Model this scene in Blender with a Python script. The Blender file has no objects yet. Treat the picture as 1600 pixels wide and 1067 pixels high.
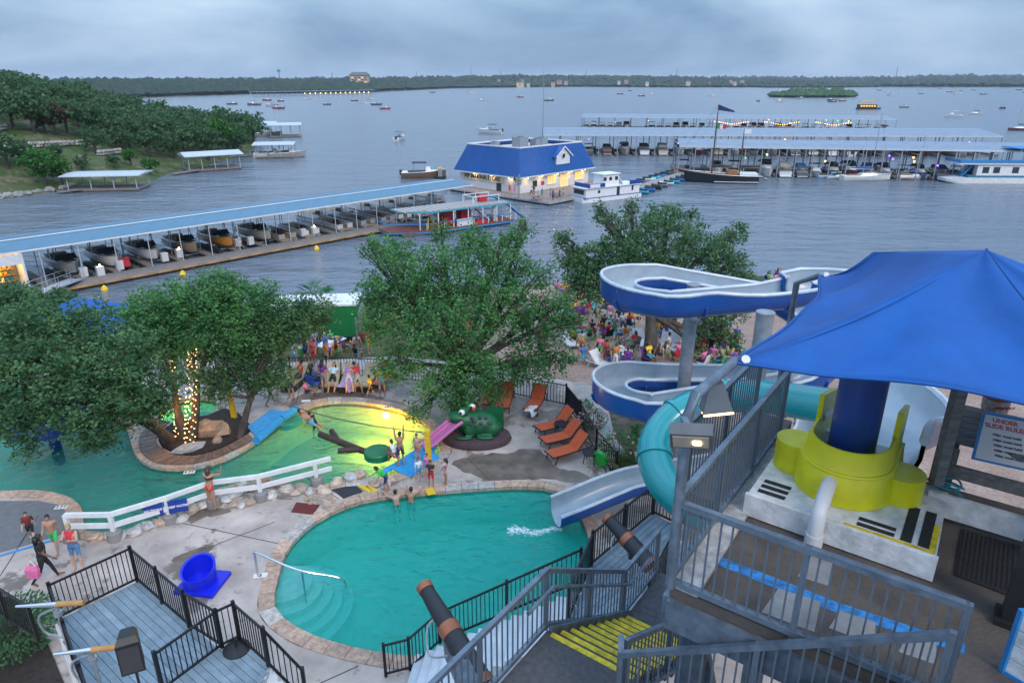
import bpy, bmesh, math, random
import numpy as np
from mathutils import Vector, Matrix
from mathutils.geometry import tessellate_polygon
R = math.radians
rnd = random.Random(7)
scene = bpy.context.scene
COL = scene.collection

# ------------------------------------------------------------------ camera, sky, sun, exposure
CAMZ = 20.0; FPX = 1067.0; PITCH = R(20.93)
cam_d = bpy.data.cameras.new('camera'); cam = bpy.data.objects.new('camera', cam_d)
COL.objects.link(cam); scene.camera = cam
cam.location = (0, 0, CAMZ); cam.rotation_euler = (R(90) - PITCH, 0, 0)
cam_d.sensor_width = 36; cam_d.lens = 36 * FPX / 1600; cam_d.clip_start = .1; cam_d.clip_end = 30000

SUN_EL, SUN_AZ = 40, 150          # degrees; azimuth clockwise from +Y (the view direction)
w = bpy.data.worlds.new('World'); scene.world = w; w.use_nodes = True
nt = w.node_tree; nt.nodes.clear()
def wn(t, **k):
    n = nt.nodes.new(t)
    for a, b in k.items(): setattr(n, a, b)
    return n
sky = wn('ShaderNodeTexSky', sky_type='NISHITA', sun_disc=False, sun_elevation=R(SUN_EL), sun_rotation=R(SUN_AZ), air_density=1.2, dust_density=1.5, ozone_density=3)
tc = wn('ShaderNodeTexCoord'); mp = wn('ShaderNodeMapping'); mp.inputs['Scale'].default_value = (1, 1, 3.0)
nz = wn('ShaderNodeTexNoise'); nz.inputs['Scale'].default_value = 2.3; nz.inputs['Detail'].default_value = 5; nz.inputs['Roughness'].default_value = .5
nz.inputs['Distortion'].default_value = .5
ramp = wn('ShaderNodeValToRGB'); e = ramp.color_ramp.elements
e[0].position = .34; e[0].color = (.11, .205, .36, 1); e[1].position = .70; e[1].color = (.50, .61, .75, 1)
m_ = e.new(.52); m_.color = (.275, .395, .56, 1)
mul = wn('ShaderNodeVectorMath', operation='SCALE'); mul.inputs['Scale'].default_value = 10.0
mixs = wn('ShaderNodeMix', data_type='RGBA'); mixs.inputs[0].default_value = .9
bg = wn('ShaderNodeBackground'); bg.inputs['Strength'].default_value = .1
out = wn('ShaderNodeOutputWorld')
L = nt.links.new
L(tc.outputs['Generated'], mp.inputs['Vector']); L(mp.outputs[0], nz.inputs['Vector']); L(nz.outputs['Fac'], ramp.inputs[0])
L(ramp.outputs[0], mul.inputs[0]); L(sky.outputs[0], mixs.inputs[6]); L(mul.outputs[0], mixs.inputs[7])
sep = wn('ShaderNodeSeparateXYZ'); L(tc.outputs['Generated'], sep.inputs[0])      # overcast sky: brighter towards the zenith (CIE overcast shape)
ov = wn('ShaderNodeMapRange'); ov.inputs[1].default_value = .06; ov.inputs[2].default_value = 1; ov.inputs[3].default_value = 1; ov.inputs[4].default_value = 2.7; L(sep.outputs['Z'], ov.inputs[0])
scl = wn('ShaderNodeVectorMath', operation='SCALE'); L(mixs.outputs[2], scl.inputs[0]); L(ov.outputs[0], scl.inputs['Scale'])
L(scl.outputs[0], bg.inputs['Color']); L(bg.outputs[0], out.inputs['Surface'])
sun_d = bpy.data.lights.new('sun', 'SUN'); sun_d.energy = 1.4; sun_d.angle = R(24); sun_d.color = (1, .88, .76)
sun = bpy.data.objects.new('sun', sun_d); COL.objects.link(sun)
sun.rotation_euler = (R(90 - SUN_EL), 0, R(180 - SUN_AZ))
scene.view_settings.view_transform = 'Standard'; scene.view_settings.look = 'None'
scene.view_settings.exposure = 0.52; scene.view_settings.gamma = 1.0; scene.view_settings.use_curve_mapping = False
scene.cycles.use_denoising = True
scene.cycles.volume_bounces = 0; scene.cycles.max_bounces = 5; scene.cycles.diffuse_bounces = 3; scene.cycles.transparent_max_bounces = 12; scene.cycles.caustics_reflective = False; scene.cycles.caustics_refractive = False

# ------------------------------------------------------------------ helpers
CP, SP = math.cos(PITCH), math.sin(PITCH)
def ray(px, py):
    u = (px - 800) / FPX; v = (533.5 - py) / FPX
    return Vector((u, CP + v * SP, -SP + v * CP))
def P(px, py, z=0.0):                 # the point at height z seen at pixel (px,py) of the 1600x1067 photograph
    d = ray(px, py); return Vector((0, 0, CAMZ)) + d * ((z - CAMZ) / d.z)
def Q(px, py, Y):                     # the same at distance Y
    d = ray(px, py); return Vector((0, 0, CAMZ)) + d * (Y / d.y)
V = lambda *a: Vector(a)
def lerp(a, b, t): return a + (b - a) * t

MATS = {}
def mat(name, col=(.5, .5, .5), rough=.6, metal=0., var=.18, scale=2.5, bump=0., bscale=30., col2=None, tint=False, emit=0., spec=.5, stretch=None, detail=5, coat=0., world=False):
    if name in MATS: return MATS[name]
    m = bpy.data.materials.new(name); m.use_nodes = True; t = m.node_tree; n = t.nodes; b = n['Principled BSDF']
    b.inputs['Roughness'].default_value = rough; b.inputs['Metallic'].default_value = metal
    b.inputs['Specular IOR Level'].default_value = spec; b.inputs['Coat Weight'].default_value = coat
    c = n.new('ShaderNodeTexCoord'); src = c.outputs['Object']
    if world: src = n.new('ShaderNodeNewGeometry').outputs['Position']
    if stretch:
        mp = n.new('ShaderNodeMapping'); mp.inputs['Scale'].default_value = stretch; t.links.new(src, mp.inputs[0]); src = mp.outputs[0]
    nz = n.new('ShaderNodeTexNoise'); nz.inputs['Scale'].default_value = scale; nz.inputs['Detail'].default_value = detail; nz.inputs['Roughness'].default_value = .62
    t.links.new(src, nz.inputs['Vector'])
    mx = n.new('ShaderNodeMix'); mx.data_type = 'RGBA'
    rp = n.new('ShaderNodeMapRange'); rp.inputs[1].default_value = .32; rp.inputs[2].default_value = .68
    t.links.new(nz.outputs['Fac'], rp.inputs[0]); t.links.new(rp.outputs[0], mx.inputs[0])
    if tint:
        oi = n.new('ShaderNodeObjectInfo')
        for k, f in ((6, 1 - var), (7, 1 + var * .5)):
            sc = n.new('ShaderNodeVectorMath'); sc.operation = 'SCALE'; sc.inputs['Scale'].default_value = f
            t.links.new(oi.outputs['Color'], sc.inputs[0]); t.links.new(sc.outputs[0], mx.inputs[k])
    else:
        a = col; d = col2 or tuple(x * (1 - var) for x in col); a2 = col if col2 else tuple(min(1, x * (1 + var * .6)) for x in col)
        mx.inputs[6].default_value = (*d, 1); mx.inputs[7].default_value = (*a2, 1)
    t.links.new(mx.outputs[2], b.inputs['Base Color'])
    if bump:
        n2 = n.new('ShaderNodeTexNoise'); n2.inputs['Scale'].default_value = bscale; n2.inputs['Detail'].default_value = 4
        t.links.new(src, n2.inputs['Vector'])
        bp = n.new('ShaderNodeBump'); bp.inputs['Strength'].default_value = bump; bp.inputs['Distance'].default_value = .05
        t.links.new(n2.outputs['Fac'], bp.inputs['Height']); t.links.new(bp.outputs[0], b.inputs['Normal'])
    if emit:
        b.inputs['Emission Color'].default_value = (*col, 1); b.inputs['Emission Strength'].default_value = emit
    MATS[name] = m
    return m

class MB:
    """collects shapes; build() links them as one mesh object"""
    def __init__(s): s.v = []; s.f = []; s.m = []; s.cur = 0; s.smooth_f = []; s.sm = False
    def add(s, vs, fs):
        o = len(s.v); s.v += [tuple(x) for x in vs]
        for f in fs: s.f.append(tuple(i + o for i in f)); s.m.append(s.cur); s.smooth_f.append(s.sm)
        return s
    def box(s, c, sz, rz=0., top=1.):
        x, y, z = (k / 2 for k in sz); ca, sa = math.cos(rz), math.sin(rz); vs = []
        for dz in (-z, z):
            k = top if dz > 0 else 1.
            for dx, dy in ((-x, -y), (x, -y), (x, y), (-x, y)):
                dx *= k; dy *= k
                vs.append((c[0] + dx * ca - dy * sa, c[1] + dx * sa + dy * ca, c[2] + dz))
        return s.add(vs, [(3, 2, 1, 0), (4, 5, 6, 7), (0, 1, 5, 4), (1, 2, 6, 5), (2, 3, 7, 6), (3, 0, 4, 7)])
    def beam(s, p, q, wd, ht, up=(0, 0, 1)):
        p, q = Vector(p), Vector(q); d = (q - p).normalized(); u = Vector(up)
        if abs(d.dot(u)) > .99: u = Vector((0, 1, 0))
        a = d.cross(u).normalized() * wd / 2; b = a.cross(d).normalized() * ht / 2
        vs = [p - a - b, p + a - b, p + a + b, p - a + b, q - a - b, q + a - b, q + a + b, q - a + b]
        return s.add(vs, [(0, 3, 2, 1)[::-1][::-1], (4, 5, 6, 7), (0, 1, 5, 4), (1, 2, 6, 5), (2, 3, 7, 6), (3, 0, 4, 7)])
    def tube(s, pts, rads, n=8, cap=True, closed=False):
        pts = [Vector(p) for p in pts]; k = len(pts)
        if not hasattr(rads, '__len__'): rads = [rads] * k
        vs = []; prev = None
        for i, p in enumerate(pts):
            if closed: d = pts[(i + 1) % k] - pts[i - 1]
            else: d = pts[min(i + 1, k - 1)] - pts[max(i - 1, 0)]
            d.normalize()
            if prev is None:
                u = Vector((0, 0, 1)) if abs(d.z) < .9 else Vector((1, 0, 0)); a = d.cross(u).normalized()
            else:
                a = prev - d * prev.dot(d)
                if a.length < 1e-6: a = d.orthogonal()
                a.normalize()
            prev = a; b = d.cross(a)
            for j in range(n):
                t = 2 * math.pi * j / n; vs.append(p + (a * math.cos(t) + b * math.sin(t)) * rads[i])
        fs = []
        for i in range(k if closed else k - 1):
            i2 = (i + 1) % k
            for j in range(n): fs.append((i * n + j, i * n + (j + 1) % n, i2 * n + (j + 1) % n, i2 * n + j))
        if cap and not closed: fs.append(tuple(range(n))[::-1]); fs.append(tuple((k - 1) * n + j for j in range(n)))
        return s.add(vs, fs)
    def cyl(s, p, q, r1, r2=None, n=12): return s.tube([p, q], [r1, r1 if r2 is None else r2], n)
    def ball(s, c, r, n=10, m=6, sc=(1, 1, 1)):
        vs = [(c[0], c[1], c[2] - r * sc[2])]; fs = []
        for i in range(1, m):
            t = math.pi * i / m - math.pi / 2
            for j in range(n):
                a = 2 * math.pi * j / n
                vs.append((c[0] + r * sc[0] * math.cos(t) * math.cos(a), c[1] + r * sc[1] * math.cos(t) * math.sin(a), c[2] + r * sc[2] * math.sin(t)))
        vs.append((c[0], c[1], c[2] + r * sc[2])); top = len(vs) - 1
        for j in range(n): fs.append((0, 1 + (j + 1) % n, 1 + j)); fs.append((top, 1 + (m - 2) * n + j, 1 + (m - 2) * n + (j + 1) % n))
        for i in range(m - 2):
            for j in range(n): fs.append((1 + i * n + j, 1 + i * n + (j + 1) % n, 1 + (i + 1) * n + (j + 1) % n, 1 + (i + 1) * n + j))
        return s.add(vs, fs)
    def prism(s, poly, z0, z1, holes=()):
        """poly: list of (x,y); a vertical prism"""
        loops = [list(poly)] + [list(h) for h in holes]; flat = [p for l in loops for p in l]; n = len(flat)
        tris = tessellate_polygon([[Vector((p[0], p[1], 0)) for p in l] for l in loops])
        vs = [(p[0], p[1], z1) for p in flat] + [(p[0], p[1], z0) for p in flat]; fs = []
        for a, b, c in tris:
            A, B, C = flat[a], flat[b], flat[c]
            if (B[0] - A[0]) * (C[1] - A[1]) - (B[1] - A[1]) * (C[0] - A[0]) < 0: a, b, c = c, b, a
            fs += [(a, b, c), (c + n, b + n, a + n)]
        o = 0
        for l in loops:
            k = len(l)
            for i in range(k): j = (i + 1) % k; fs.append((o + i, o + j, o + j + n, o + i + n))
            o += k
        return s.add(vs, fs)
    def quad(s, a, b, c, d): return s.add([a, b, c, d], [(0, 1, 2, 3)])
    def lathe(s, prof, c=(0, 0, 0), n=20, cap=True):
        vs = []; k = len(prof)
        for r, z in prof:
            for j in range(n):
                t = 2 * math.pi * j / n; vs.append((c[0] + r * math.cos(t), c[1] + r * math.sin(t), c[2] + z))
        fs = [(i * n + j, i * n + (j + 1) % n, (i + 1) * n + (j + 1) % n, (i + 1) * n + j) for i in range(k - 1) for j in range(n)]
        if cap: fs.append(tuple(range(n))[::-1]); fs.append(tuple((k - 1) * n + j for j in range(n)))
        return s.add(vs, fs)
    def loft(s, secs, closed=True, cap=True):
        k = len(secs[0]); vs = [p for sec in secs for p in sec]; fs = []
        for i in range(len(secs) - 1):
            for j in range(k if closed else k - 1):
                j2 = (j + 1) % k; fs.append((i * k + j, i * k + j2, (i + 1) * k + j2, (i + 1) * k + j))
        if cap and closed: fs.append(tuple(range(k))[::-1]); fs.append(tuple((len(secs) - 1) * k + j for j in range(k)))
        return s.add(vs, fs)
    def mesh(s, name, mats, smooth=False, loc=None, rz=0.):
        me = bpy.data.meshes.new(name); vs = s.v
        if loc is not None:
            c, sn = math.cos(-rz), math.sin(-rz); l = loc
            vs = [((x - l[0]) * c - (y - l[1]) * sn, (x - l[0]) * sn + (y - l[1]) * c, z - l[2]) for x, y, z in vs]
        me.from_pydata(vs, [], s.f)
        for m in (mats if isinstance(mats, (list, tuple)) else [mats]): me.materials.append(m)
        if len(me.materials) > 1: me.polygons.foreach_set('material_index', s.m)
        bm = bmesh.new(); bm.from_mesh(me); bmesh.ops.recalc_face_normals(bm, faces=bm.faces); bm.to_mesh(me); bm.free()
        if smooth:
            me.shade_smooth()
            if smooth != 'all': me.set_sharp_from_angle(angle=R(40))
        me.update(); return me
    def build(s, name, mats, parent=None, smooth=False, world=True):
        if parent is None: me = s.mesh(name, mats, smooth); return link(name, me)
        loc, rz = XF.get(parent.name, ((0, 0, 0), 0)) if world else ((0, 0, 0), 0)
        o = link(name, s.mesh(name, mats, smooth, loc, rz), parent); return o
XF = {}
def link(name, me, parent=None):
    o = bpy.data.objects.new(name, me); COL.objects.link(o)
    if parent is not None: o.parent = parent; XF[o.name] = XF.get(parent.name, ((0, 0, 0), 0))
    return o
def tag(o, label, cat, group=None):
    o['label'] = label; o['category'] = cat
    if group: o['group'] = group
    return o
def thing(name, label, cat, loc=(0, 0, 0), rz=0., group=None):
    o = bpy.data.objects.new(name, None); COL.objects.link(o); o.location = loc; o.rotation_euler = (0, 0, rz); o.empty_display_size = .2
    XF[o.name] = (tuple(loc), rz)
    return tag(o, label, cat, group)
def struct(o): o['kind'] = 'structure'; return o
def stuff(o): o['kind'] = 'stuff'; return o
KIDS = {}
def copy_tree(o, parent=None):
    c = o.copy(); COL.objects.link(c)
    if parent is not None: c.parent = parent
    for ch in o.children: copy_tree(ch, c)
    return c
def place(o, loc, rz=0., label=None, group=None, sc=None, color=None):
    o.location = loc; o.rotation_euler = (0, 0, rz)
    if label: o['label'] = label
    if group: o['group'] = group
    if sc: o.scale = (sc,) * 3 if not hasattr(sc, '__len__') else sc
    return o
class Proto:                            # first use places the original, later uses copy it with its parts
    def __init__(s, root): s.root = root; s.used = False
    def put(s, loc, rz=0., label=None, group=None, sc=None):
        o = s.root if not s.used else copy_tree(s.root); s.used = True
        return place(o, loc, rz, label, group, sc)
def paint(o, names, color):             # object colour for parts whose material reads it
    for c in [o] + list(o.children_recursive):
        if c.name.split('.')[0] in names: c.color = (*color, 1)
    return o
def smooth_closed(pts, n=4):            # closed Catmull-Rom
    out = []; k = len(pts)
    for i in range(k):
        p0, p1, p2, p3 = (Vector(pts[(i + j - 1) % k]) for j in range(4))
        for s in range(n):
            t = s / n; out.append(.5 * ((2 * p1) + (p2 - p0) * t + (2 * p0 - 5 * p1 + 4 * p2 - p3) * t * t + (3 * p1 - p0 - 3 * p2 + p3) * t ** 3))
    return out
def smooth_open(pts, n=6):
    pts = [Vector(p) for p in pts]; q = [pts[0] * 2 - pts[1]] + pts + [pts[-1] * 2 - pts[-2]]; out = []
    for i in range(1, len(q) - 2):
        p0, p1, p2, p3 = q[i - 1:i + 3]
        for s in range(n):
            t = s / n; out.append(.5 * ((2 * p1) + (p2 - p0) * t + (2 * p0 - 5 * p1 + 4 * p2 - p3) * t * t + (3 * p1 - p0 - 3 * p2 + p3) * t ** 3))
    out.append(pts[-1]); return out
def resample(pts, step, closed=False):
    pts = [Vector(p) for p in pts]
    if closed: pts = pts + [pts[0]]
    d = [0]
    for a, b in zip(pts, pts[1:]): d.append(d[-1] + (b - a).length)
    n = max(2, round(d[-1] / step)); out = []; j = 0
    for i in range(n + (0 if closed else 1)):
        t = d[-1] * i / n
        while j < len(d) - 2 and d[j + 1] < t: j += 1
        out.append(pts[j].lerp(pts[j + 1], (t - d[j]) / max(1e-9, d[j + 1] - d[j])))
    return out
def offset_closed(pts, w):              # outward for counter-clockwise loops
    k = len(pts); out = []
    area = sum(pts[i][0] * pts[(i + 1) % k][1] - pts[(i + 1) % k][0] * pts[i][1] for i in range(k)); sg = 1 if area > 0 else -1
    for i in range(k):
        d = Vector(pts[(i + 1) % k]) - Vector(pts[i - 1]); d.z = 0; d.normalize()
        out.append(Vector(pts[i]) + Vector((d.y, -d.x, 0)) * w * sg)
    return out
def inside(x, y, poly):
    r = False; n = len(poly); j = n - 1
    for i in range(n):
        if (poly[i][1] > y) != (poly[j][1] > y) and x < (poly[j][0] - poly[i][0]) * (y - poly[i][1]) / (poly[j][1] - poly[i][1]) + poly[i][0]: r = not r
        j = i
    return r
UNIT = {}
def unit_bar(mt, shape='box'):          # shared 1 m bar, thickness 1, to be scaled
    k = (mt.name, shape)
    if k not in UNIT:
        m = MB()
        if shape == 'box': m.box((0, 0, .5), (1, 1, 1))
        else: m.cyl((0, 0, 0), (0, 0, 1), .5, n=8)
        UNIT[k] = m.mesh('bar', mt, smooth=shape != 'box')
    return UNIT[k]
def bar(name, parent, p, h, th, mt, shape='box', rz=0.):
    o = link(name, unit_bar(mt, shape), parent); loc, r0 = XF.get(parent.name, ((0, 0, 0), 0))
    c, s = math.cos(-r0), math.sin(-r0); x, y, z = p[0] - loc[0], p[1] - loc[1], p[2] - loc[2]
    o.location = (x * c - y * s, x * s + y * c, z); o.rotation_euler = (0, 0, rz - r0); o.scale = (th, th, h); return o
def fence(name, label, cat, base, h, mt, gap=.12, bal=.018, post=.06, postgap=2.0, rail=.04, low=.1, top_extra=.08, group=None, posts=None, mid=None, handrail=None, shape='box'):
    """base: polyline of base points (world). Posts, rails and each baluster are parts."""
    base = [Vector(p) for p in base]; t = thing(name, label, cat, base[0], 0, group)
    done = set()
    for i, (a, b) in enumerate(zip(base, base[1:])):
        ln = Vector((b.x - a.x, b.y - a.y, 0)).length; n = max(1, round(ln / postgap)); ang = math.atan2(b.y - a.y, b.x - a.x)
        for k in range(n + 1):
            p = a.lerp(b, k / n); key = (round(p.x, 2), round(p.y, 2))
            if key in done: continue
            done.add(key); bar('post', t, p, h + top_extra, post, mt, 'box', ang)
        for zz, nm in ((h - rail / 2, 'top_rail'), (low, 'bottom_rail')) + (((mid, 'middle_rail'),) if mid else ()):
            MB().beam(a + V(0, 0, zz), b + V(0, 0, zz), rail, rail).build(nm, mt, t)
        nb = max(1, round(ln / gap))
        for k in range(1, nb):
            if abs((k / nb * n) - round(k / nb * n)) * ln / n < post * .6: continue
            bar('baluster', t, a.lerp(b, k / nb) + V(0, 0, low), h - low - rail / 2, bal, mt, shape, ang)
    return t
# ------------------------------------------------------------------ setting: water, ground, deck, pools, hills
ZD = 5.5                                 # pool deck; the lake is z = 0
def water_mat(name, col, rough, scales, bump, rvar=0.):
    m = bpy.data.materials.new(name); m.use_nodes = True; t = m.node_tree; n = t.nodes; b = n['Principled BSDF']
    b.inputs['Base Color'].default_value = (*col, 1); b.inputs['Roughness'].default_value = rough; b.inputs['IOR'].default_value = 1.333; b.inputs['Specular IOR Level'].default_value = .5
    g = n.new('ShaderNodeNewGeometry'); acc = None
    for sc, st, amp in scales:
        mp = n.new('ShaderNodeMapping'); mp.inputs['Scale'].default_value = (st, 1, 1); mp.inputs['Rotation'].default_value = (0, 0, R(12 * len(n)))
        nz = n.new('ShaderNodeTexNoise'); nz.inputs['Scale'].default_value = sc; nz.inputs['Detail'].default_value = 3; nz.inputs['Roughness'].default_value = .5
        t.links.new(g.outputs['Position'], mp.inputs[0]); t.links.new(mp.outputs[0], nz.inputs['Vector'])
        ma = n.new('ShaderNodeMath'); ma.operation = 'MULTIPLY'; ma.inputs[1].default_value = amp; t.links.new(nz.outputs['Fac'], ma.inputs[0])
        if acc is None: acc = ma.outputs[0]
        else:
            ad = n.new('ShaderNodeMath'); t.links.new(acc, ad.inputs[0]); t.links.new(ma.outputs[0], ad.inputs[1]); acc = ad.outputs[0]
    bp = n.new('ShaderNodeBump'); bp.inputs['Strength'].default_value = 1; bp.inputs['Distance'].default_value = bump
    t.links.new(acc, bp.inputs['Height']); t.links.new(bp.outputs[0], b.inputs['Normal'])
    MATS[name] = m; return m
lake_m = water_mat('lake_water', (.135, .165, .205), .18, ((.12, .35, 2.2), (.45, .5, 1.0), (1.5, .6, .30), (4., .8, .07)), .5)
lake = MB(); xs = (-6000, -300, 0, 300, 6000); ys = (30, 300, 1500, 14000)
lake.add([(x, y, 0) for y in ys for x in xs], [(j * 5 + i, j * 5 + i + 1, j * 5 + i + 6, j * 5 + i + 5) for j in range(3) for i in range(4)])
struct(lake.build('lake_water', lake_m))

# (dark bed in the lower-left corner is added with the deck)
# pool outlines, traced on the deck level
PX = lambda pts, z: [P(x, y, z) for x, y in pts]
WL = ZD - .16
pool_px = [(428, 955), (434, 905), (452, 858), (495, 818), (560, 789), (640, 777), (720, 770), (800, 765), (850, 767), (884, 778), (905, 805), (922, 845), (928, 890), (900, 940), (840, 985), (760, 1018), (700, 1030), (640, 1034), (570, 1024), (510, 1008), (465, 990)]
lagoon_px = [(672, 672), (640, 650), (590, 636), (540, 631), (500, 634), (468, 646), (440, 664), (405, 690), (380, 707), (340, 726), (290, 736), (240, 733), (215, 716), (207, 694), (196, 668), (150, 640), (60, 610), (-60, 600), (-160, 640), (-190, 720), (-120, 775), (0, 774), (60, 773), (104, 782), (126, 798), (130, 815), (135, 836), (200, 836), (262, 812), (318, 790), (350, 766), (420, 758), (480, 768), (540, 757), (600, 752), (650, 738), (690, 712)]
tub_c = P(294, 640, ZD)
pool = smooth_closed(PX(pool_px, WL), 5); lagoon = smooth_closed(PX(lagoon_px, WL), 4)
tub = [V(tub_c.x + 1.35 * math.cos(a * .3491), tub_c.y + 1.35 * math.sin(a * .3491), WL) for a in range(18)]
flat = lambda l: [(p[0], p[1]) for p in l]

def ys_shore(x): return float(np.interp(x, [-90, -43, -16, 6, 26, 60, 100], [52, 58, 64, 70, 72.5, 69, 60]))
grid_m = bpy.data.materials.new('ground'); grid_m.use_nodes = True
def ground_material(m):
    t = m.node_tree; n = t.nodes; b = n['Principled BSDF']; b.inputs['Roughness'].default_value = .95; b.inputs['Specular IOR Level'].default_value = .15
    g = n.new('ShaderNodeNewGeometry'); sx = n.new('ShaderNodeSeparateXYZ'); t.links.new(g.outputs['Position'], sx.inputs[0])
    def noise(s, d=5):
        q = n.new('ShaderNodeTexNoise'); q.inputs['Scale'].default_value = s; q.inputs['Detail'].default_value = d; q.inputs['Roughness'].default_value = .65
        t.links.new(g.outputs['Position'], q.inputs['Vector']); return q.outputs['Fac']
    def math_(op, a, c, d=None):
        q = n.new('ShaderNodeMath'); q.operation = op
        for i, k in enumerate((a, c, d)):
            if k is None: continue
            if isinstance(k, (int, float)): q.inputs[i].default_value = k
            else: t.links.new(k, q.inputs[i])
        return q.outputs[0]
    def rng(f, a, c):
        q = n.new('ShaderNodeMapRange'); q.inputs[1].default_value = a; q.inputs[2].default_value = c; t.links.new(f, q.inputs[0]); return q.outputs[0]
    def mixc(f, a, c):
        q = n.new('ShaderNodeMix'); q.data_type = 'RGBA'; t.links.new(f, q.inputs[0])
        for i, k in ((6, a), (7, c)):
            if isinstance(k, tuple): q.inputs[i].default_value = (*k, 1)
            else: t.links.new(k, q.inputs[i])
        return q.outputs[2]
    sand = mixc(rng(noise(.7), .3, .7), (.30, .205, .165), (.43, .32, .265)); sand = mixc(rng(noise(9), .45, .7), sand, (.22, .15, .12))
    grass = mixc(rng(noise(1.2), .35, .65), (.065, .085, .03), (.19, .155, .09)); grass = mixc(rng(noise(14), .4, .65), grass, (.05, .075, .028))
    dirt = mixc(rng(noise(1.5), .35, .65), (.085, .07, .055), (.17, .14, .115)); dirt = mixc(rng(noise(3.1), .52, .6), dirt, (.055, .085, .03))
    wob = math_('MULTIPLY', math_('SUBTRACT', noise(.25, 3), .5), 7.)
    xe = math_('ADD', sx.outputs['X'], wob)
    c = mixc(rng(xe, -2.6, -.6), grass, sand)                   # grass lawn left, beach right
    near = rng(math_('ADD', sx.outputs['Y'], math_('MULTIPLY', math_('SUBTRACT', noise(.9, 3), .5), 2.)), 31.5, 30.5)
    c = mixc(math_('MULTIPLY', near, rng(sx.outputs['X'], 10., 8.5)), c, dirt)
    edge = math_('MULTIPLY', rng(sx.outputs['Z'], .75, .55), rng(xe, 14., 18.))   # strip of turf above the waterline
    c = mixc(edge, c, (.045, .10, .03))
    wet = rng(sx.outputs['Z'], .22, .05); c = mixc(wet, c, (.085, .07, .06))
    t.links.new(c, b.inputs['Base Color'])
    bp = n.new('ShaderNodeBump'); bp.inputs['Strength'].default_value = .6; bp.inputs['Distance'].default_value = .12
    t.links.new(math_('ADD', noise(4., 6), math_('MULTIPLY', noise(18., 3), .4)), bp.inputs['Height']); t.links.new(bp.outputs[0], b.inputs['Normal'])
ground_material(grid_m)
gx = np.arange(-90, 100.1, .75); gy = np.arange(0, 84, .75)
pools_out = [flat(offset_closed(resample(l, .8, True), .9)) for l in (pool, lagoon, tub)]
def ground_h(x, y):
    s = ys_shore(x); t = (y - 33) / (s - 33); h = ZD - .12 - (ZD - .12) * max(0., min(1.25, t))
    return h
vs = []; 
for y in gy:
    for x in gx:
        h = ground_h(x, y) + .05 * math.sin(x * .9 + y * .4) * math.sin(y * .7 - x * .3) * (1 if y > 34 else 0)
        if y < 46 and any(inside(x, y, q) for q in pools_out): h = 2.6
        vs.append((x, y, h))
nx = len(gx); gm = MB(); gm.add(vs, [(j * nx + i, j * nx + i + 1, (j + 1) * nx + i + 1, (j + 1) * nx + i) for j in range(len(gy) - 1) for i in range(nx - 1)])
struct(gm.build('ground', grid_m, smooth='all'))

# pool deck: a concrete slab with the pools cut out
conc = mat('concrete', (.45, .375, .335), .8, var=.38, scale=.55, bump=.25, bscale=9, detail=10, world=True)
def add_stain(m):                        # damp patches: darker and smoother blotches with hard edges
    t = m.node_tree; n = t.nodes; b = n['Principled BSDF']; old = b.inputs['Base Color'].links[0].from_socket
    g = n.new('ShaderNodeNewGeometry')
    def nr(s, lo, hi):
        q = n.new('ShaderNodeTexNoise'); q.inputs['Scale'].default_value = s; q.inputs['Detail'].default_value = 7; q.inputs['Roughness'].default_value = .7
        t.links.new(g.outputs['Position'], q.inputs['Vector']); r = n.new('ShaderNodeMapRange'); r.inputs[1].default_value = lo; r.inputs[2].default_value = hi; t.links.new(q.outputs['Fac'], r.inputs[0]); return r.outputs[0]
    f1 = nr(.33, .535, .575); f2 = nr(1.9, .58, .68)
    mx = n.new('ShaderNodeMix'); mx.data_type = 'RGBA'; t.links.new(f1, mx.inputs[0]); t.links.new(old, mx.inputs[6]); mx.inputs[7].default_value = (.185, .145, .12, 1)
    m2 = n.new('ShaderNodeMix'); m2.data_type = 'RGBA'; t.links.new(f2, m2.inputs[0]); t.links.new(mx.outputs[2], m2.inputs[6]); m2.inputs[7].default_value = (.22, .185, .16, 1)
    t.links.new(m2.outputs[2], b.inputs['Base Color'])
    rr = n.new('ShaderNodeMapRange'); rr.inputs[3].default_value = .8; rr.inputs[4].default_value = .28; t.links.new(f1, rr.inputs[0]); t.links.new(rr.outputs[0], b.inputs['Roughness'])
add_stain(conc)
deck_px = [(-330, 560), (120, 552), (300, 560), (450, 566), (620, 556), (760, 572), (893, 596), (948, 690), (984, 742), (1010, 770)]
deck_out = [P(x, y, ZD) for x, y in deck_px] + [V(6, 20, ZD), V(9.5, 17, ZD), V(9.5, 6, ZD), V(-30, 6, ZD)]
CW = .42                                  # coping width
pool_o = offset_closed(pool, CW); lagoon_o = offset_closed(lagoon, CW); tub_o = offset_closed(tub, .35)
deck = MB().prism(flat(deck_out), ZD - .35, ZD, [flat(pool_o), flat(lagoon_o), flat(tub_o)]).build('pool_deck', conc)
struct(deck)
joint_m = mat('joint_dark', (.06, .052, .048), .9)
for a, b in (((205, 800), (440, 850)), ((430, 815), (300, 865)), ((545, 790), (470, 740)), ((730, 715), (775, 760)), ((560, 1040), (500, 1067)), ((470, 600), (462, 632)), ((300, 600), (262, 585)), ((985, 770), (925, 800)), ((60, 805), (0, 900)), ((560, 560), (640, 600))):
    p, q = P(*a, ZD), P(*b, ZD); MB().beam(p + V(0, 0, .002), q + V(0, 0, .002), .03, .006).build('expansion_joint', joint_m, deck)

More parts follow.
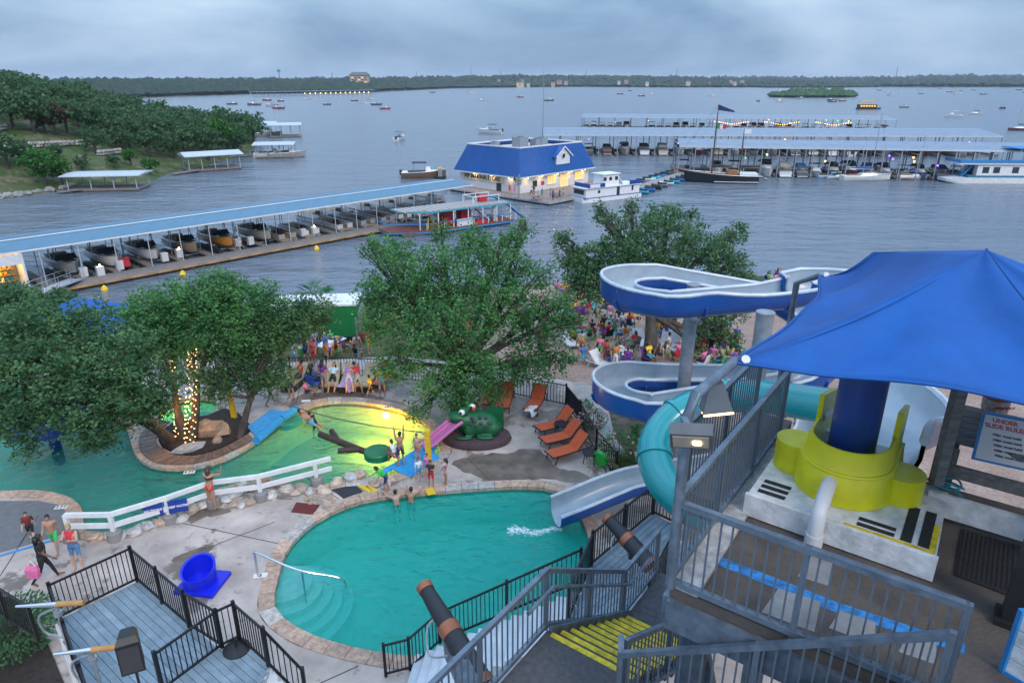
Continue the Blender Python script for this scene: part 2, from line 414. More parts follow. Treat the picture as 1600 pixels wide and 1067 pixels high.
plaster = mat('pool_plaster', (.50, .80, .76), .6, var=.12, scale=1.2, world=True)
plaster2 = mat('lagoon_plaster', (.52, .60, .46), .6, var=.25, scale=.7, world=True)
stepm = mat('pool_step_plaster', (.62, .88, .98), .6, var=.1)
def pool_water(name, absorb, dens, rough=.05, bump=.05, scales=((1.3, .8, 1.), (4., .9, .35)), murk=(.0, .16, .15), murkf=.3):
    m = bpy.data.materials.new(name); m.use_nodes = True; t = m.node_tree; n = t.nodes; n.remove(n['Principled BSDF']); o = n['Material Output']
    tr = n.new('ShaderNodeBsdfTransparent'); gl = n.new('ShaderNodeBsdfGlossy'); gl.inputs['Roughness'].default_value = rough
    df = n.new('ShaderNodeBsdfDiffuse'); df.inputs['Color'].default_value = (*murk, 1)
    mk = n.new('ShaderNodeMixShader'); mk.inputs[0].default_value = murkf; t.links.new(tr.outputs[0], mk.inputs[1]); t.links.new(df.outputs[0], mk.inputs[2])
    fr = n.new('ShaderNodeFresnel'); fr.inputs['IOR'].default_value = 1.333; mx = n.new('ShaderNodeMixShader')
    g = n.new('ShaderNodeNewGeometry'); acc = None
    for sc, st, amp in scales:
        mp = n.new('ShaderNodeMapping'); mp.inputs['Scale'].default_value = (st, 1, 1); mp.inputs['Rotation'].default_value = (0, 0, R(25))
        nz = n.new('ShaderNodeTexNoise'); nz.inputs['Scale'].default_value = sc; nz.inputs['Detail'].default_value = 4; nz.inputs['Distortion'].default_value = .8
        t.links.new(g.outputs['Position'], mp.inputs[0]); t.links.new(mp.outputs[0], nz.inputs['Vector'])
        ma = n.new('ShaderNodeMath'); ma.operation = 'MULTIPLY'; ma.inputs[1].default_value = amp; t.links.new(nz.outputs['Fac'], ma.inputs[0])
        if acc is None: acc = ma.outputs[0]
        else: ad = n.new('ShaderNodeMath'); t.links.new(acc, ad.inputs[0]); t.links.new(ma.outputs[0], ad.inputs[1]); acc = ad.outputs[0]
    bp = n.new('ShaderNodeBump'); bp.inputs['Distance'].default_value = bump; t.links.new(acc, bp.inputs['Height'])
    t.links.new(bp.outputs[0], gl.inputs['Normal']); t.links.new(bp.outputs[0], fr.inputs['Normal'])
    t.links.new(fr.outputs[0], mx.inputs[0]); t.links.new(mk.outputs[0], mx.inputs[1]); t.links.new(gl.outputs[0], mx.inputs[2]); t.links.new(mx.outputs[0], o.inputs['Surface'])
    va = n.new('ShaderNodeVolumeAbsorption'); va.inputs['Color'].default_value = (*absorb, 1); va.inputs['Density'].default_value = dens
    t.links.new(va.outputs[0], o.inputs['Volume']); MATS[name] = m; return m
def make_pool(name, label, loop, floor_z, wall_m, floor_m, wname, wm, cop_m, cw, steps=False, yellow=()):
    c = sum(loop, V(0, 0, 0)) / len(loop); t = thing(name, label, 'swimming pool', (c.x, c.y, floor_z))
    top = ZD + .02; b = MB(); lp = resample(loop, .5, True); k = len(lp)
    for za, zb, nm_w, mw in ((ZD - .01, WL - .14, 'tile_band', wall_m), (WL - .14, floor_z, 'pool_wall', floor_m)):
        b = MB(); b.add([(p.x, p.y, za) for p in lp] + [(p.x, p.y, zb) for p in lp], [(i, (i + 1) % k, (i + 1) % k + k, i + k) for i in range(k)]); b.build(nm_w, mw, t)
    MB().prism(flat(lp), floor_z - .1, floor_z).build('pool_floor', floor_m, t)
    # coping stones, one by one
    inner = resample(loop, .62, True); nst = len(inner); outer = offset_closed(inner, cw); inner2 = offset_closed(inner, -.05)
    for i in range(nst):
        j = (i + 1) % nst; z1 = top + rnd.uniform(-.006, .01); gp = .012
        a, bb = inner2[i].lerp(inner2[j], gp), inner2[j].lerp(inner2[i], gp); c2, d2 = outer[j].lerp(outer[i], gp), outer[i].lerp(outer[j], gp)
        quad = [a, bb, c2, d2]
        o = MB().prism(flat(quad), ZD - .13, z1).build('coping_stone', cop_m, t)
        f = rnd.uniform(.78, 1.12); o.color = tuple(x * f for x in ((.52, .36, .27) if rnd.random() < .75 else (.47, .42, .38))) + (1,)
        if i in yellow: o.color = (.85, .6, .03, 1)
    wv = [p for p in offset_closed(lp, -.012)]
    sheet = MB(); fl_ = flat(wv); sheet.add([(x, y, WL) for x, y in fl_], [tuple(t3) for t3 in tessellate_polygon([[Vector((x, y, 0)) for x, y in fl_]])])
    so = struct(sheet.build(wname, wm)); me_ = so.data
    if me_.polygons[0].normal.z < 0: me_.flip_normals()
    return t
cop = mat('coping_stone', tint=True, rough=.85, var=.4, scale=7, bump=.3, bscale=25)
wallm = mat('tile_wall', (.10, .06, .045), .5, var=.4, scale=6)
wm1 = pool_water('pool_water', (.06, .85, .77), .56, bump=.22, rough=.07, murk=(.0, .44, .35), murkf=.48)
wm2 = pool_water('lagoon_water', (.62, .91, .82), .6, bump=.32, rough=.05, scales=((1.1, .6, 1.), (2.6, .8, .6), (7, 1, .16)), murk=(.02, .34, .27), murkf=.5)
wm3 = pool_water('tub_water', (.2, .85, .8), .8)
pool_t = make_pool('swimming_pool', 'oval teal swimming pool with tan stone coping and curved entry steps', pool, 3.9, wallm, plaster, 'pool_water', wm1, cop, CW, yellow=())
lag_t = make_pool('lagoon_pool', 'winding lagoon pool lit yellow by an underwater lamp', lagoon, 3.8, wallm, plaster2, 'lagoon_water', wm2, cop, CW)
tub_t = make_pool('round_pool', 'small round pool behind the tree trunks wrapped in lights', tub, 4.7, wallm, plaster, 'round_pool_water', wm3, cop, .35)
for o in list(pool_t.children):           # the yellow safety block at the far edge
    pass
# curved entry steps
c0 = P(446, 925, 4.9); pl = flat(pool)
def ray_hit(c, a, rmax):
    lo = 0.
    for s in range(1, 60):
        r = rmax * s / 60
        if not inside(c[0] + r * math.cos(a), c[1] + r * math.sin(a), pl): return max(.02, r - rmax / 60 - .03)
    return rmax
for k in range(5):
    rk = .85 + .30 * k
    poly = [(c0.x + ray_hit(c0, t_ * .1309, rk) * math.cos(t_ * .1309), c0.y + ray_hit(c0, t_ * .1309, rk) * math.sin(t_ * .1309)) for t_ in range(48)]
    MB().prism(poly, 3.91 + .002 * k, WL - .10 - .24 * k).build('entry_step', stepm, pool_t)
# black tile patch on the pool wall and the depth lamp of the lagoon
lampm = mat('pool_lamp_glass', (1, .74, .18), emit=28)
lp_ = P(603, 653, WL - .38); lt = thing('underwater_lamp', 'glowing underwater lamp at the far wall of the lagoon', 'lamp', lp_)
wl_pt = min(lagoon, key=lambda p: (p.x - lp_.x) ** 2 + (p.y - lp_.y) ** 2); nrm = (P(560, 700, WL) - wl_pt); nrm.z = 0; nrm.normalize()
lc = V(wl_pt.x, wl_pt.y, WL - .32)
MB().cyl(lc - nrm * .05, lc + nrm * .05, .2, n=16).build('lamp_housing', mat('chrome', (.7, .7, .72), .2, metal=1, var=.05), lt)
MB().cyl(lc + nrm * .05, lc + nrm * .08, .17, .1, n=16).build('lens', lampm, lt)
def point(name, loc, energy, color, r=.1):
    d = bpy.data.lights.new(name, 'POINT'); d.energy = energy; d.color = color; d.shadow_soft_size = r
    o = bpy.data.objects.new(name, d); COL.objects.link(o); o.location = loc; return o
point('lagoon_lamp_light', lc + nrm * 1.25 + V(0, 0, -.05), 850, (1, .46, .03), .35)
# second lamp in the round pool
point('round_pool_light', V(tub_c.x - .9, tub_c.y - .6, WL - .3), 90, (1, .66, .1), .12)

# ---- left hillside
shore_px = [(-420, 345), (-120, 322), (0, 312), (60, 303), (120, 294), (235, 284), (285, 266), (330, 258), (390, 240), (400, 226)]
shore = [P(x, y, 0) for x, y in shore_px]
sh = np.array([(p.x, p.y) for p in shore]); shl = [tuple(p) for p in sh] + [(-93, 255), (-140, 420), (-700, 420), (-700, 100)]
def shore_dist(x, y):
    a = sh[:-1]; b = sh[1:]; p = np.array((x, y)); ab = b - a
    t = np.clip(((p - a) * ab).sum(1) / (ab * ab).sum(1), 0, 1); q = a + ab * t[:, None]
    d = float(np.sqrt(((p - q) ** 2).sum(1)).min()); return d if inside(x, y, shl) else -d
def hill_cap(x, y):
    u = x / (y * CP + 12 * SP)            # bearing
    return float(np.interp(u, [-1.1, -.78, -.66, -.56, -.47, -.39], [24, 16.5, 13.5, 8.5, 3.2, .9]))
def hill_h(x, y):
    d = shore_dist(x, y)
    if d < 0: return max(-1.5, d * .4)
    c = hill_cap(x, y); h = min(d * .30, 1.1) + c * (1 - math.exp(-max(0, d - 3) / 34.))
    return min(h, c) + .35 * math.sin(x * .31) * math.sin(y * .27)
hm = bpy.data.materials.new('hill_ground'); hm.use_nodes = True
def simple_ground(m, cols, scales, bump=.4):
    t = m.node_tree; n = t.nodes; b = n['Principled BSDF']; b.inputs['Roughness'].default_value = .95; b.inputs['Specular IOR Level'].default_value = .1
    g = n.new('ShaderNodeNewGeometry'); cur = None
    for (c, s, lo, hi) in zip(cols[1:], scales, (.42, .5, .55), (.55, .6, .62)):
        q = n.new('ShaderNodeTexNoise'); q.inputs['Scale'].default_value = s; q.inputs['Detail'].default_value = 7; q.inputs['Roughness'].default_value = .68; t.links.new(g.outputs['Position'], q.inputs['Vector'])
        r = n.new('ShaderNodeMapRange'); r.inputs[1].default_value = lo; r.inputs[2].default_value = hi; t.links.new(q.outputs['Fac'], r.inputs[0])
        mx = n.new('ShaderNodeMix'); mx.data_type = 'RGBA'; t.links.new(r.outputs[0], mx.inputs[0])
        if cur is None: mx.inputs[6].default_value = (*cols[0], 1)
        else: t.links.new(cur, mx.inputs[6])
        mx.inputs[7].default_value = (*c, 1); cur = mx.outputs[2]
    t.links.new(cur, b.inputs['Base Color'])
simple_ground(hm, [(.045, .085, .026), (.085, .10, .045), (.17, .14, .10), (.06, .11, .03)], [.12, .3, .7])
hx = np.arange(-330, -58, 3.); hy = np.arange(95, 330, 3.)
hv = [(x, y, hill_h(x, y)) for y in hy for x in hx]; n_ = len(hx)
struct(MB().add(hv, [(j * n_ + i, j * n_ + i + 1, (j + 1) * n_ + i + 1, (j + 1) * n_ + i) for j in range(len(hy) - 1) for i in range(n_ - 1)]).build('hillside_terrain', hm, smooth='all'))

# ---- far shores and island (ridge terrain)
fm = bpy.data.materials.new('far_terrain'); fm.use_nodes = True
simple_ground(fm, [(.030, .055, .035), (.045, .07, .04), (.10, .085, .07), (.05, .08, .04)], [.004, .012, .02])
def ridge(name, base_px, top_px, depth, back=1.6):
    """base_px: waterline pixels; top_px: skyline pixel heights at the same x; depth: metres from waterline to skyline"""
    m = MB(); rows = []; g2 = []
    xs_ = np.arange(base_px[0][0], base_px[-1][0] + 1, 12)
    bx = [a for a, _ in base_px]; by = [b for _, b in base_px]; tx = [a for a, _ in top_px]; ty = [b for _, b in top_px]
    for x in xs_:
        p = P(x, float(np.interp(x, bx, by)), 0); yt = float(np.interp(x, tx, ty)) + 1.2 * math.sin(x * .13) * math.sin(x * .031 + 1)
        s = (p.y + depth) / p.y; q = Q(x, yt, p.y + depth); hh = max(2., q.z); prof = []
        for f, k in ((-.02, -2), (0, .5), (.06, .12 * hh), (.3, .42 * hh), (.65, .75 * hh), (1, hh), (1.5, hh * .7), (2.5, -3)):
            fy = p.y + depth * f; prof.append((p.x * fy / p.y, fy, k + (rnd.uniform(-.05, .05) * hh if 0 < f < 1 else 0)))
        rows.append(prof)
    k = len(rows[0]); m.add([v for r in rows for v in r], [(i * k + j, (i + 1) * k + j, (i + 1) * k + j + 1, i * k + j + 1) for i in range(len(rows) - 1) for j in range(k - 1)])
    o = struct(m.build(name, fm, smooth='all')); return rows
rA = ridge('far_shore', [(90, 160), (240, 152), (400, 147), (560, 145), (700, 138.5), (880, 136), (1040, 137), (1230, 137)], [(90, 133), (150, 131), (300, 130), (430, 129), (560, 128), (700, 124), (800, 121), (950, 121), (1100, 124), (1230, 129)], 420)
rB = ridge('far_hills', [(1150, 135), (1400, 136.5), (1800, 136.5), (2200, 136)], [(1150, 126), (1290, 127), (1390, 126), (1460, 123), (1600, 123), (1800, 121), (2200, 123)], 1500)
rC = ridge('far_headland', [(1190, 137.5), (1300, 137.5), (1425, 135.5)], [(1190, 129), (1270, 130), (1330, 132), (1425, 134.5)], 150)
rD = ridge('distant_ridge', [(-500, 133), (0, 133), (800, 133), (1250, 133)], [(-500, 128), (130, 129), (430, 126.5), (800, 123), (1250, 125)], 1500)
rI = ridge('island_terrain', [(1203, 152), (1216, 152.5), (1240, 153), (1300, 153), (1338, 152)], [(1203, 150), (1216, 149), (1240, 143), (1300, 140), (1338, 150)], 45)
# ------------------------------------------------------------------ people: posed, fused into one surface, one mesh per pose shared by its copies
def fk(lean=0, head=0, thigh=((0, 3), (0, 3)), knee=(0, 0), arm=((0, 8), (0, 8)), elbow=(8, 8), twist=0, elbow_in=(0, 0)):
    """joint positions of a 1.75 m figure facing +Y, pelvis at the origin; angles in degrees"""
    def rot(v, ax, a): return Matrix.Rotation(R(a), 3, ax) @ v
    J = {}; tor = lambda v: rot(v, 'X', -lean)
    J['pel'] = V(0, 0, 0); J['belly'] = tor(V(0, .01, .18)); J['chest'] = tor(V(0, .0, .40)); J['neck'] = tor(V(0, -.01, .56))
    hd = lambda v: J['neck'] + tor(rot(v, 'X', -head)); J['head'] = hd(V(0, .03, .16)); J['nose'] = hd(V(0, .135, .145)); J['crown'] = hd(V(0, .0, .27)); J['chin'] = hd(V(0, .085, .065)); J['nape'] = hd(V(0, -.075, .13))
    for i, sx in enumerate((-1, 1)):
        k = 'LR'[i]; J['hip' + k] = V(sx * .095, 0, -.03)
        th, sp = thigh[i]; d = rot(rot(V(0, 0, -1), 'Y', -sx * sp), 'X', th); J['knee' + k] = J['hip' + k] + d * .43
        d2 = rot(rot(V(0, 0, -1), 'Y', -sx * sp * .4), 'X', th - knee[i]); J['ank' + k] = J['knee' + k] + d2 * .42
        f = rot(V(0, 1, 0), 'X', th - knee[i]); J['heel' + k] = J['ank' + k] + d2 * .05 - f * .04; J['toe' + k] = J['ank' + k] + d2 * .065 + f * .17
        J['sho' + k] = tor(V(sx * .185, -.01, .50)); a, s = arm[i]
        d = tor(rot(rot(V(0, 0, -1), 'Y', -sx * s), 'X', a)); J['elb' + k] = J['sho' + k] + d * .29
        d2 = tor(rot(rot(rot(V(0, 0, -1), 'Y', -sx * s * .6 + sx * elbow_in[i]), 'X', a + elbow[i]), 'Z', 0)); J['wri' + k] = J['elb' + k] + d2 * .25; J['hand' + k] = J['wri' + k] + d2 * .085
        J['hd' + k] = d2
    return J
def body_mesh(name, J, female=False):
    m = MB(); T = lambda pts, rs: m.tube(pts, rs, 10)
    def cap(p, r): m.ball(p, r, 10, 6)
    T([J['pel'] - V(0, 0, .06), J['pel'], J['belly'], J['chest'], J['chest'].lerp(J['neck'], .7)], [.12, .152 if female else .142, .125 if female else .135, .155, .10])
    for s in 'LR':
        m.ball(J['chest'].lerp(J['sho' + s], .45) + V(0, .01, -.02), .115, 10, 6); m.ball(J['pel'].lerp(J['hip' + s], .7) + V(0, -.02, -.02), .115, 10, 6)
        T([J['sho' + s], J['sho' + s].lerp(J['elb' + s], .4), J['elb' + s]], [.058, .054, .041]); cap(J['sho' + s], .062); cap(J['elb' + s], .042)
        T([J['elb' + s], J['elb' + s].lerp(J['wri' + s], .3), J['wri' + s]], [.041, .043, .029]); T([J['wri' + s], J['hand' + s]], [.03, .036]); cap(J['hand' + s], .037)
        T([J['hip' + s], J['hip' + s].lerp(J['knee' + s], .35), J['knee' + s]], [.092, .083, .058]); cap(J['hip' + s], .094); cap(J['knee' + s], .058)
        T([J['knee' + s], J['knee' + s].lerp(J['ank' + s], .3), J['ank' + s]], [.057, .058, .037]); cap(J['ank' + s], .04)
        T([J['heel' + s], J['ank' + s].lerp(J['toe' + s], .5), J['toe' + s]], [.037, .042, .032]); cap(J['toe' + s], .033)
        if female: m.ball(J['chest'] + V(.075 if s == 'R' else -.075, 0, 0) + (J['nose'] - J['head']).normalized() * .1 - V(0, 0, .01), .075, 8, 6)
    T([J['chest'].lerp(J['neck'], .6), J['neck'], J['neck'].lerp(J['head'], .6)], [.07, .056, .058])
    h = J['head']; ax = (J['crown'] - J['neck']).normalized(); fw = (J['nose'] - h); fw = (fw - ax * fw.dot(ax)).normalized(); sd = ax.cross(fw)
    hb = MB().ball((0, 0, 0), 1, 12, 8); hv = [h + sd * (x * .078) + fw * (y * .098 - (.01 if z > .3 else 0)) + ax * (z * .125) for x, y, z in hb.v]; m.add(hv, hb.f)
    T([h + fw * .085 + ax * .012, J['nose']], [.014, .019]); m.ball(J['chin'] + ax * .02, .04, 8, 5)
    for q in (-1, 1): m.ball(h + sd * .08 * q, .025, 6, 4)
    me = m.mesh('tmp', mat('skin_b', (.42, .24, .17))); o = bpy.data.objects.new('tmp', me); COL.objects.link(o)
    r = o.modifiers.new('r', 'REMESH'); r.mode = 'VOXEL'; r.voxel_size = .021; sm = o.modifiers.new('s', 'SMOOTH'); sm.iterations = 2; sm.factor = .5
    dc = o.modifiers.new('d', 'DECIMATE'); dc.ratio = .34
    dg = bpy.context.evaluated_depsgraph_get(); me2 = bpy.data.meshes.new_from_object(o.evaluated_get(dg)); bpy.data.objects.remove(o)
    # fingers: four and a thumb, grown out of each palm
    fg = MB()
    for s in 'LR':
        d = J['hd' + s].normalized(); a = d.orthogonal().normalized(); a = V(0, 1, 0) - d * d.y; a = a.normalized() if a.length > .1 else d.orthogonal(); b = d.cross(a)
        for i, (off, ln) in enumerate(((-.027, .066), (-.009, .08), (.009, .074), (.026, .058))):
            p = J['hand' + s] + a * off + d * .012; fg.tube([p, p + d * ln * .55, p + d * ln + b * .02], [.010, .009, .006], 5)
        p = J['wri' + s] + d * .03 + a * -.025; fg.tube([p, p + d * .03 - a * .03, p + d * .065 - a * .038], [.012, .011, .008], 5)
    bm = bmesh.new(); bm.from_mesh(me2)
    vv = [bm.verts.new(v) for v in fg.v]
    for f in fg.f:
        try: bm.faces.new([vv[i] for i in f])
        except ValueError: pass
    bmesh.ops.recalc_face_normals(bm, faces=bm.faces)
    # material zones by the nearest bone: 0 skin, 1 top, 2 bottoms, 3 shoes
    bones = [('pel', 'belly', 2), ('belly', 'chest', 1), ('chest', 'neck', 1), ('neck', 'head', 0), ('head', 'crown', 0)]
    for s in 'LR': bones += [('sho' + s, 'elb' + s, 4), ('elb' + s, 'wri' + s, 0), ('wri' + s, 'hand' + s, 0), ('hip' + s, 'knee' + s, 5), ('knee' + s, 'ank' + s, 6), ('heel' + s, 'toe' + s, 3), ('chest', 'sho' + s, 1), ('pel', 'hip' + s, 2)]
    A = np.array([J[a] for a, _, _ in bones]); B = np.array([J[b] for _, b, _ in bones]); AB = B - A; LL = (AB * AB).sum(1)
    zones = []
    for f in bm.faces:
        c = np.array(f.calc_center_median()); t = np.clip(((c - A) * AB).sum(1) / LL, 0, 1); dist = (((A + AB * t[:, None]) - c) ** 2).sum(1)
        i = int(dist.argmin()); zones.append((bones[i][2], float(t[i]), float(c[2])))
    bm.to_mesh(me2); bm.free(); me2.shade_smooth(); me2.name = name
    return me2, zones
SKIN = [mat('skin_light', (.52, .32, .235), .55, var=.08), mat('skin_tan', (.40, .22, .145), .55, var=.08), mat('skin_brown', (.20, .105, .065), .55, var=.08), mat('skin_dark', (.09, .05, .035), .55, var=.08)]
def cloth(c): return mat('cloth_%02x%02x%02x' % tuple(int(max(0, min(1, x)) * 255) for x in c), c, .85, var=.2, scale=9)
HAIRM = {'black': mat('hair_black', (.012, .010, .009), .5, var=.3, scale=30), 'brown': mat('hair_brown', (.06, .03, .017), .5, var=.3, scale=30), 'blond': mat('hair_blond', (.40, .27, .12), .55, var=.3, scale=30), 'grey': mat('hair_grey', (.35, .34, .33), .6, var=.2, scale=30)}
POSES = {}
def pose_def(key, ground, female=False, **k):
    J = fk(**k); me, z = body_mesh('person_' + key, J, female)
    low = min(v.co.z for v in me.vertices) if ground is None else ground
    hairs = {}
    h = J['head']; ax = (J['crown'] - J['neck']).normalized(); fw = (J['nose'] - h); fw = (fw - ax * fw.dot(ax)).normalized(); sd = ax.cross(fw)
    for kind in ('short', 'long'):
        m = MB(); hb = MB().ball((0, 0, 0), 1, 12, 8); keep = []
        hv = [h + sd * (x * .089) + fw * (y * .108 - .012) + ax * (z * .135 + .008) for x, y, z in hb.v]
        fs = [f for f in hb.f if not all((hb.v[i][1] > .25 and hb.v[i][2] < .45) or hb.v[i][2] < -.5 for i in f)]
        fs = [f for f in fs if sum(hb.v[i][1] for i in f) / len(f) < .35 or sum(hb.v[i][2] for i in f) / len(f) > .5]
        m.add(hv, fs)
        if kind == 'long':
            dn = V(0, 0, -1); a = h - fw * .075 + ax * .03
            m.tube([a, a - fw * .035 + dn * .14, a - fw * .03 + dn * .30, a - fw * .02 + dn * .40], [.085, .095, .075, .03], 9)
        hairs[kind] = m
    POSES[key] = dict(me=me, zones=z, J=J, low=low, hairs=hairs, cache={}, hc={}, female=female)
OUTFITS = {'trunks': (0, 0, 1), 'shirt_shorts': (1, 1, 1), 'tank_shorts': (1, 0, 1), 'long': (1, 1, 2), 'bikini': (2, 0, 3), 'suit': (1, 0, 3), 'rash': (1, 3, 1)}
def zone_mats(zones, outfit, J, female):
    top, sleeve, leg = OUTFITS[outfit]; out = []
    cz = J['chest']; bz = J['belly']
    for z, t, zz in zones:
        k = 0
        if z == 1: k = 1 if top == 1 else 0
        if z == 2: k = 2 if (t < .75 or top != 1) else 1
        if z == 2 and outfit in ('bikini', 'trunks') and t > .5: k = 0
        if z == 4: k = 1 if (sleeve == 3 or (sleeve == 1 and t < .62)) else 0
        if z == 5: k = 2 if leg == 2 or (leg == 1 and t < .78) or (leg == 3 and t < .14) else 0
        if z == 6: k = 2 if leg == 2 else 0
        if z == 3: k = 3
        out.append(k)
    return out
NP = [0]
def person(pose, loc, face, label, outfit, skin, top, bottom, hair=('short', 'brown'), h=1.7, group=None, shoes=None, hat=None):
    """loc: the point carrying the figure; face: heading in degrees (0 = +Y, clockwise)"""
    d = POSES[pose]; key = outfit
    if key not in d['cache']:
        me = d['me'].copy(); me.materials.clear()
        for i in range(4): me.materials.append(SKIN[0])
        idx = zone_mats(d['zones'], outfit, d['J'], d['female'])
        if outfit == 'bikini':             # band over the chest
            J = d['J']; ax = (J['neck'] - J['pel']).normalized(); c0 = (J['chest'] - J['pel']).dot(ax)
            for i, p in enumerate(me.polygons):
                if d['zones'][i][0] == 1:
                    s = (Vector(p.center) - J['pel']).dot(ax)
                    if c0 - .10 < s < c0 + .03: idx[i] = 1
        me.polygons.foreach_set('material_index', idx); d['cache'][key] = me
    root = thing('person', label, 'person', loc, R(-face), group); s = h / 1.75; root.scale = (s, s, s)
    body = link('body', d['cache'][key], root); body.location = (0, 0, -d['low'])
    for i, mm in enumerate((SKIN[skin], cloth(top), cloth(bottom), cloth(shoes) if shoes else SKIN[skin])):
        body.material_slots[i].link = 'OBJECT'; body.material_slots[i].material = mm
    hk = hair[0]
    if hair[0] != 'bald':
        if hk not in d['hc']: d['hc'][hk] = d['hairs'][hk].mesh('hair', HAIRM['brown'], smooth='all')
        hm_ = link('hair', d['hc'][hk], root); hm_.location = (0, 0, -d['low']); hm_.material_slots[0].link = 'OBJECT'; hm_.material_slots[0].material = HAIRM[hair[1]]
    if hat:
        J = d['J']; ax = (J['crown'] - J['neck']).normalized(); c = J['head'] + ax * .05 - V(0, 0, d['low']); m = MB()
        m.lathe([(.17, 0), (.165, .012), (.105, .02), (.10, .09), (.07, .12), (.0, .125)], (c.x, c.y, c.z), 14); link('hat', m.mesh('hat', cloth(hat), smooth=True), root)
    NP[0] += 1; return root
pose_def('stand', None); pose_def('stand_f', None, True, arm=((8, 10), (10, 10)), elbow=(20, 15))
pose_def('walk', None, thigh=((22, 2), (-16, 2)), knee=(8, 22), arm=((-20, 8), (22, 8)), elbow=(20, 30), lean=4)
pose_def('hang', None, arm=((168, 6), (172, 4)), elbow=(6, 8), lean=-2, head=-10)
pose_def('lookout', None, True, arm=((55, 30), (75, 25)), elbow=(20, 115), lean=10, thigh=((4, 4), (-2, 3)))
pose_def('sit_chair', None, thigh=((82, 8), (84, 8)), knee=(80, 78), arm=((28, 12), (30, 12)), elbow=(50, 45), lean=-12)
pose_def('sit_chair_f', None, True, thigh=((82, 6), (80, 6)), knee=(75, 80), arm=((35, 14), (25, 12)), elbow=(60, 40), lean=-8)
pose_def('sit_ground', None, thigh=((96, 12), (100, 10)), knee=(70, 95), arm=((-25, 14), (40, 16)), elbow=(10, 40), lean=-14)
pose_def('sit_ground_f', None, True, thigh=((88, 10), (94, 8)), knee=(20, 60), arm=((-35, 16), (-30, 16)), elbow=(8, 10), lean=-20)
pose_def('recline', None, thigh=((58, 8), (66, 8)), knee=(4, 38), arm=((18, 16), (20, 16)), elbow=(50, 40), lean=-48, head=14)
pose_def('lie', None, thigh=((4, 6), (8, 6)), knee=(2, 4), arm=((6, 14), (8, 14)), elbow=(10, 30), lean=0)
pose_def('crouch', None, thigh=((105, 16), (95, 14)), knee=(125, 120), arm=((55, 10), (60, 10)), elbow=(40, 30), lean=28)
pose_def('bend', None, thigh=((14, 6), (-8, 4)), knee=(18, 6), arm=((55, 10), (70, 10)), elbow=(20, 30), lean=38)
pose_def('edge', None, arm=((85, 22), (88, 25)), elbow=(30, 25), lean=8)
pose_def('fold', None, arm=((30, 12), (32, 12)), elbow=(95, 95), elbow_in=(25, 25))
WHITE_C, RED_C, BLUE_C, NAVY_C, BLACK_C = (.75, .75, .75), (.55, .03, .035), (.04, .16, .5), (.02, .035, .11), (.015, .015, .018)
GREEN_C, PINK_C, TEAL_C, GREY_C, YEL_C, PURP_C, ORG_C = (.05, .35, .10), (.75, .18, .38), (.03, .38, .42), (.22, .23, .25), (.75, .55, .04), (.18, .05, .30), (.75, .22, .03)
CL = [('white', WHITE_C), ('red', RED_C), ('blue', BLUE_C), ('navy', NAVY_C), ('black', BLACK_C), ('green', GREEN_C), ('pink', PINK_C), ('teal', TEAL_C), ('grey', GREY_C), ('yellow', YEL_C), ('purple', PURP_C), ('orange', ORG_C)]
# ------------------------------------------------------------------ boats (bow +X, waterline z = 0)
gel = mat('gelcoat', tint=True, rough=.25, var=.08, coat=.3)
whiteg = mat('gelcoat_white', (.72, .73, .74), .28, var=.08)
darkm = mat('dark_upholstery', (.035, .036, .04), .7, var=.3, scale=6)
tanm = mat('tan_upholstery', (.30, .245, .19), .75, var=.3, scale=4)
canvas = mat('boat_canvas', tint=True, rough=.85, var=.2)
alum = mat('aluminium', (.55, .57, .60), .38, metal=.85, var=.12)
galv = mat('galvanised_steel', (.34, .37, .41), .5, metal=.55, var=.25, scale=5)
dglass = mat('dark_glass', (.02, .026, .032), .08, var=.1, spec=.8)
blackp = mat('black_plastic', (.018, .018, .02), .5, var=.2)
woodm = mat('varnished_wood', (.26, .11, .04), .45, var=.3, scale=3, stretch=(1, 8, 8))
def hull_secs(Lh, B, fb, dr=.35, sheer=.35, fine=2.2, n=9, x0=0., stern=.88):
    secs = []
    for i in range(n):
        s = i / (n - 1); x = x0 + (s - .5) * Lh; b = B / 2 * (stern + (1 - stern) * min(1, s * 2.5)) * (1 - max(0, (s - .45) / .55) ** fine) + .015; z = fb + sheer * s ** 2
        k = -dr * (1 - max(0, (s - .6) / .4) ** 1.6) + (fb * .2) * max(0, (s - .85) / .15)
        secs.append([(x, -b, z), (x, -b * .93, z * .45), (x, -b * .72, .02 + k * .25 + .10 * s), (x, 0, k), (x, b * .72, .02 + k * .25 + .10 * s), (x, b * .93, z * .45), (x, b, z)])
    return secs
def hull_parts(root, Lh, B, fb, hm_, deckm, name='hull', **k):
    S = hull_secs(Lh, B, fb, **k); m = MB(); m.loft(S, closed=False); m.add(S[0], [tuple(range(7))])
    h = m.build(name, hm_, root, smooth=True, world=False)
    d = MB(); rows = [[s[0], (s[0][0], 0, s[0][2] + .04), s[6]] for s in S]; d.loft(rows, closed=False); d.build('deck', deckm, root, smooth=True, world=False)
    g = MB(); g.tube([V(*s[0]) + V(0, 0, .02) for s in S] + [V(*s[6]) + V(0, 0, .02) for s in reversed(S)], .045, 6); g.build('rub_rail', alum, root, smooth=True, world=False)
    return S
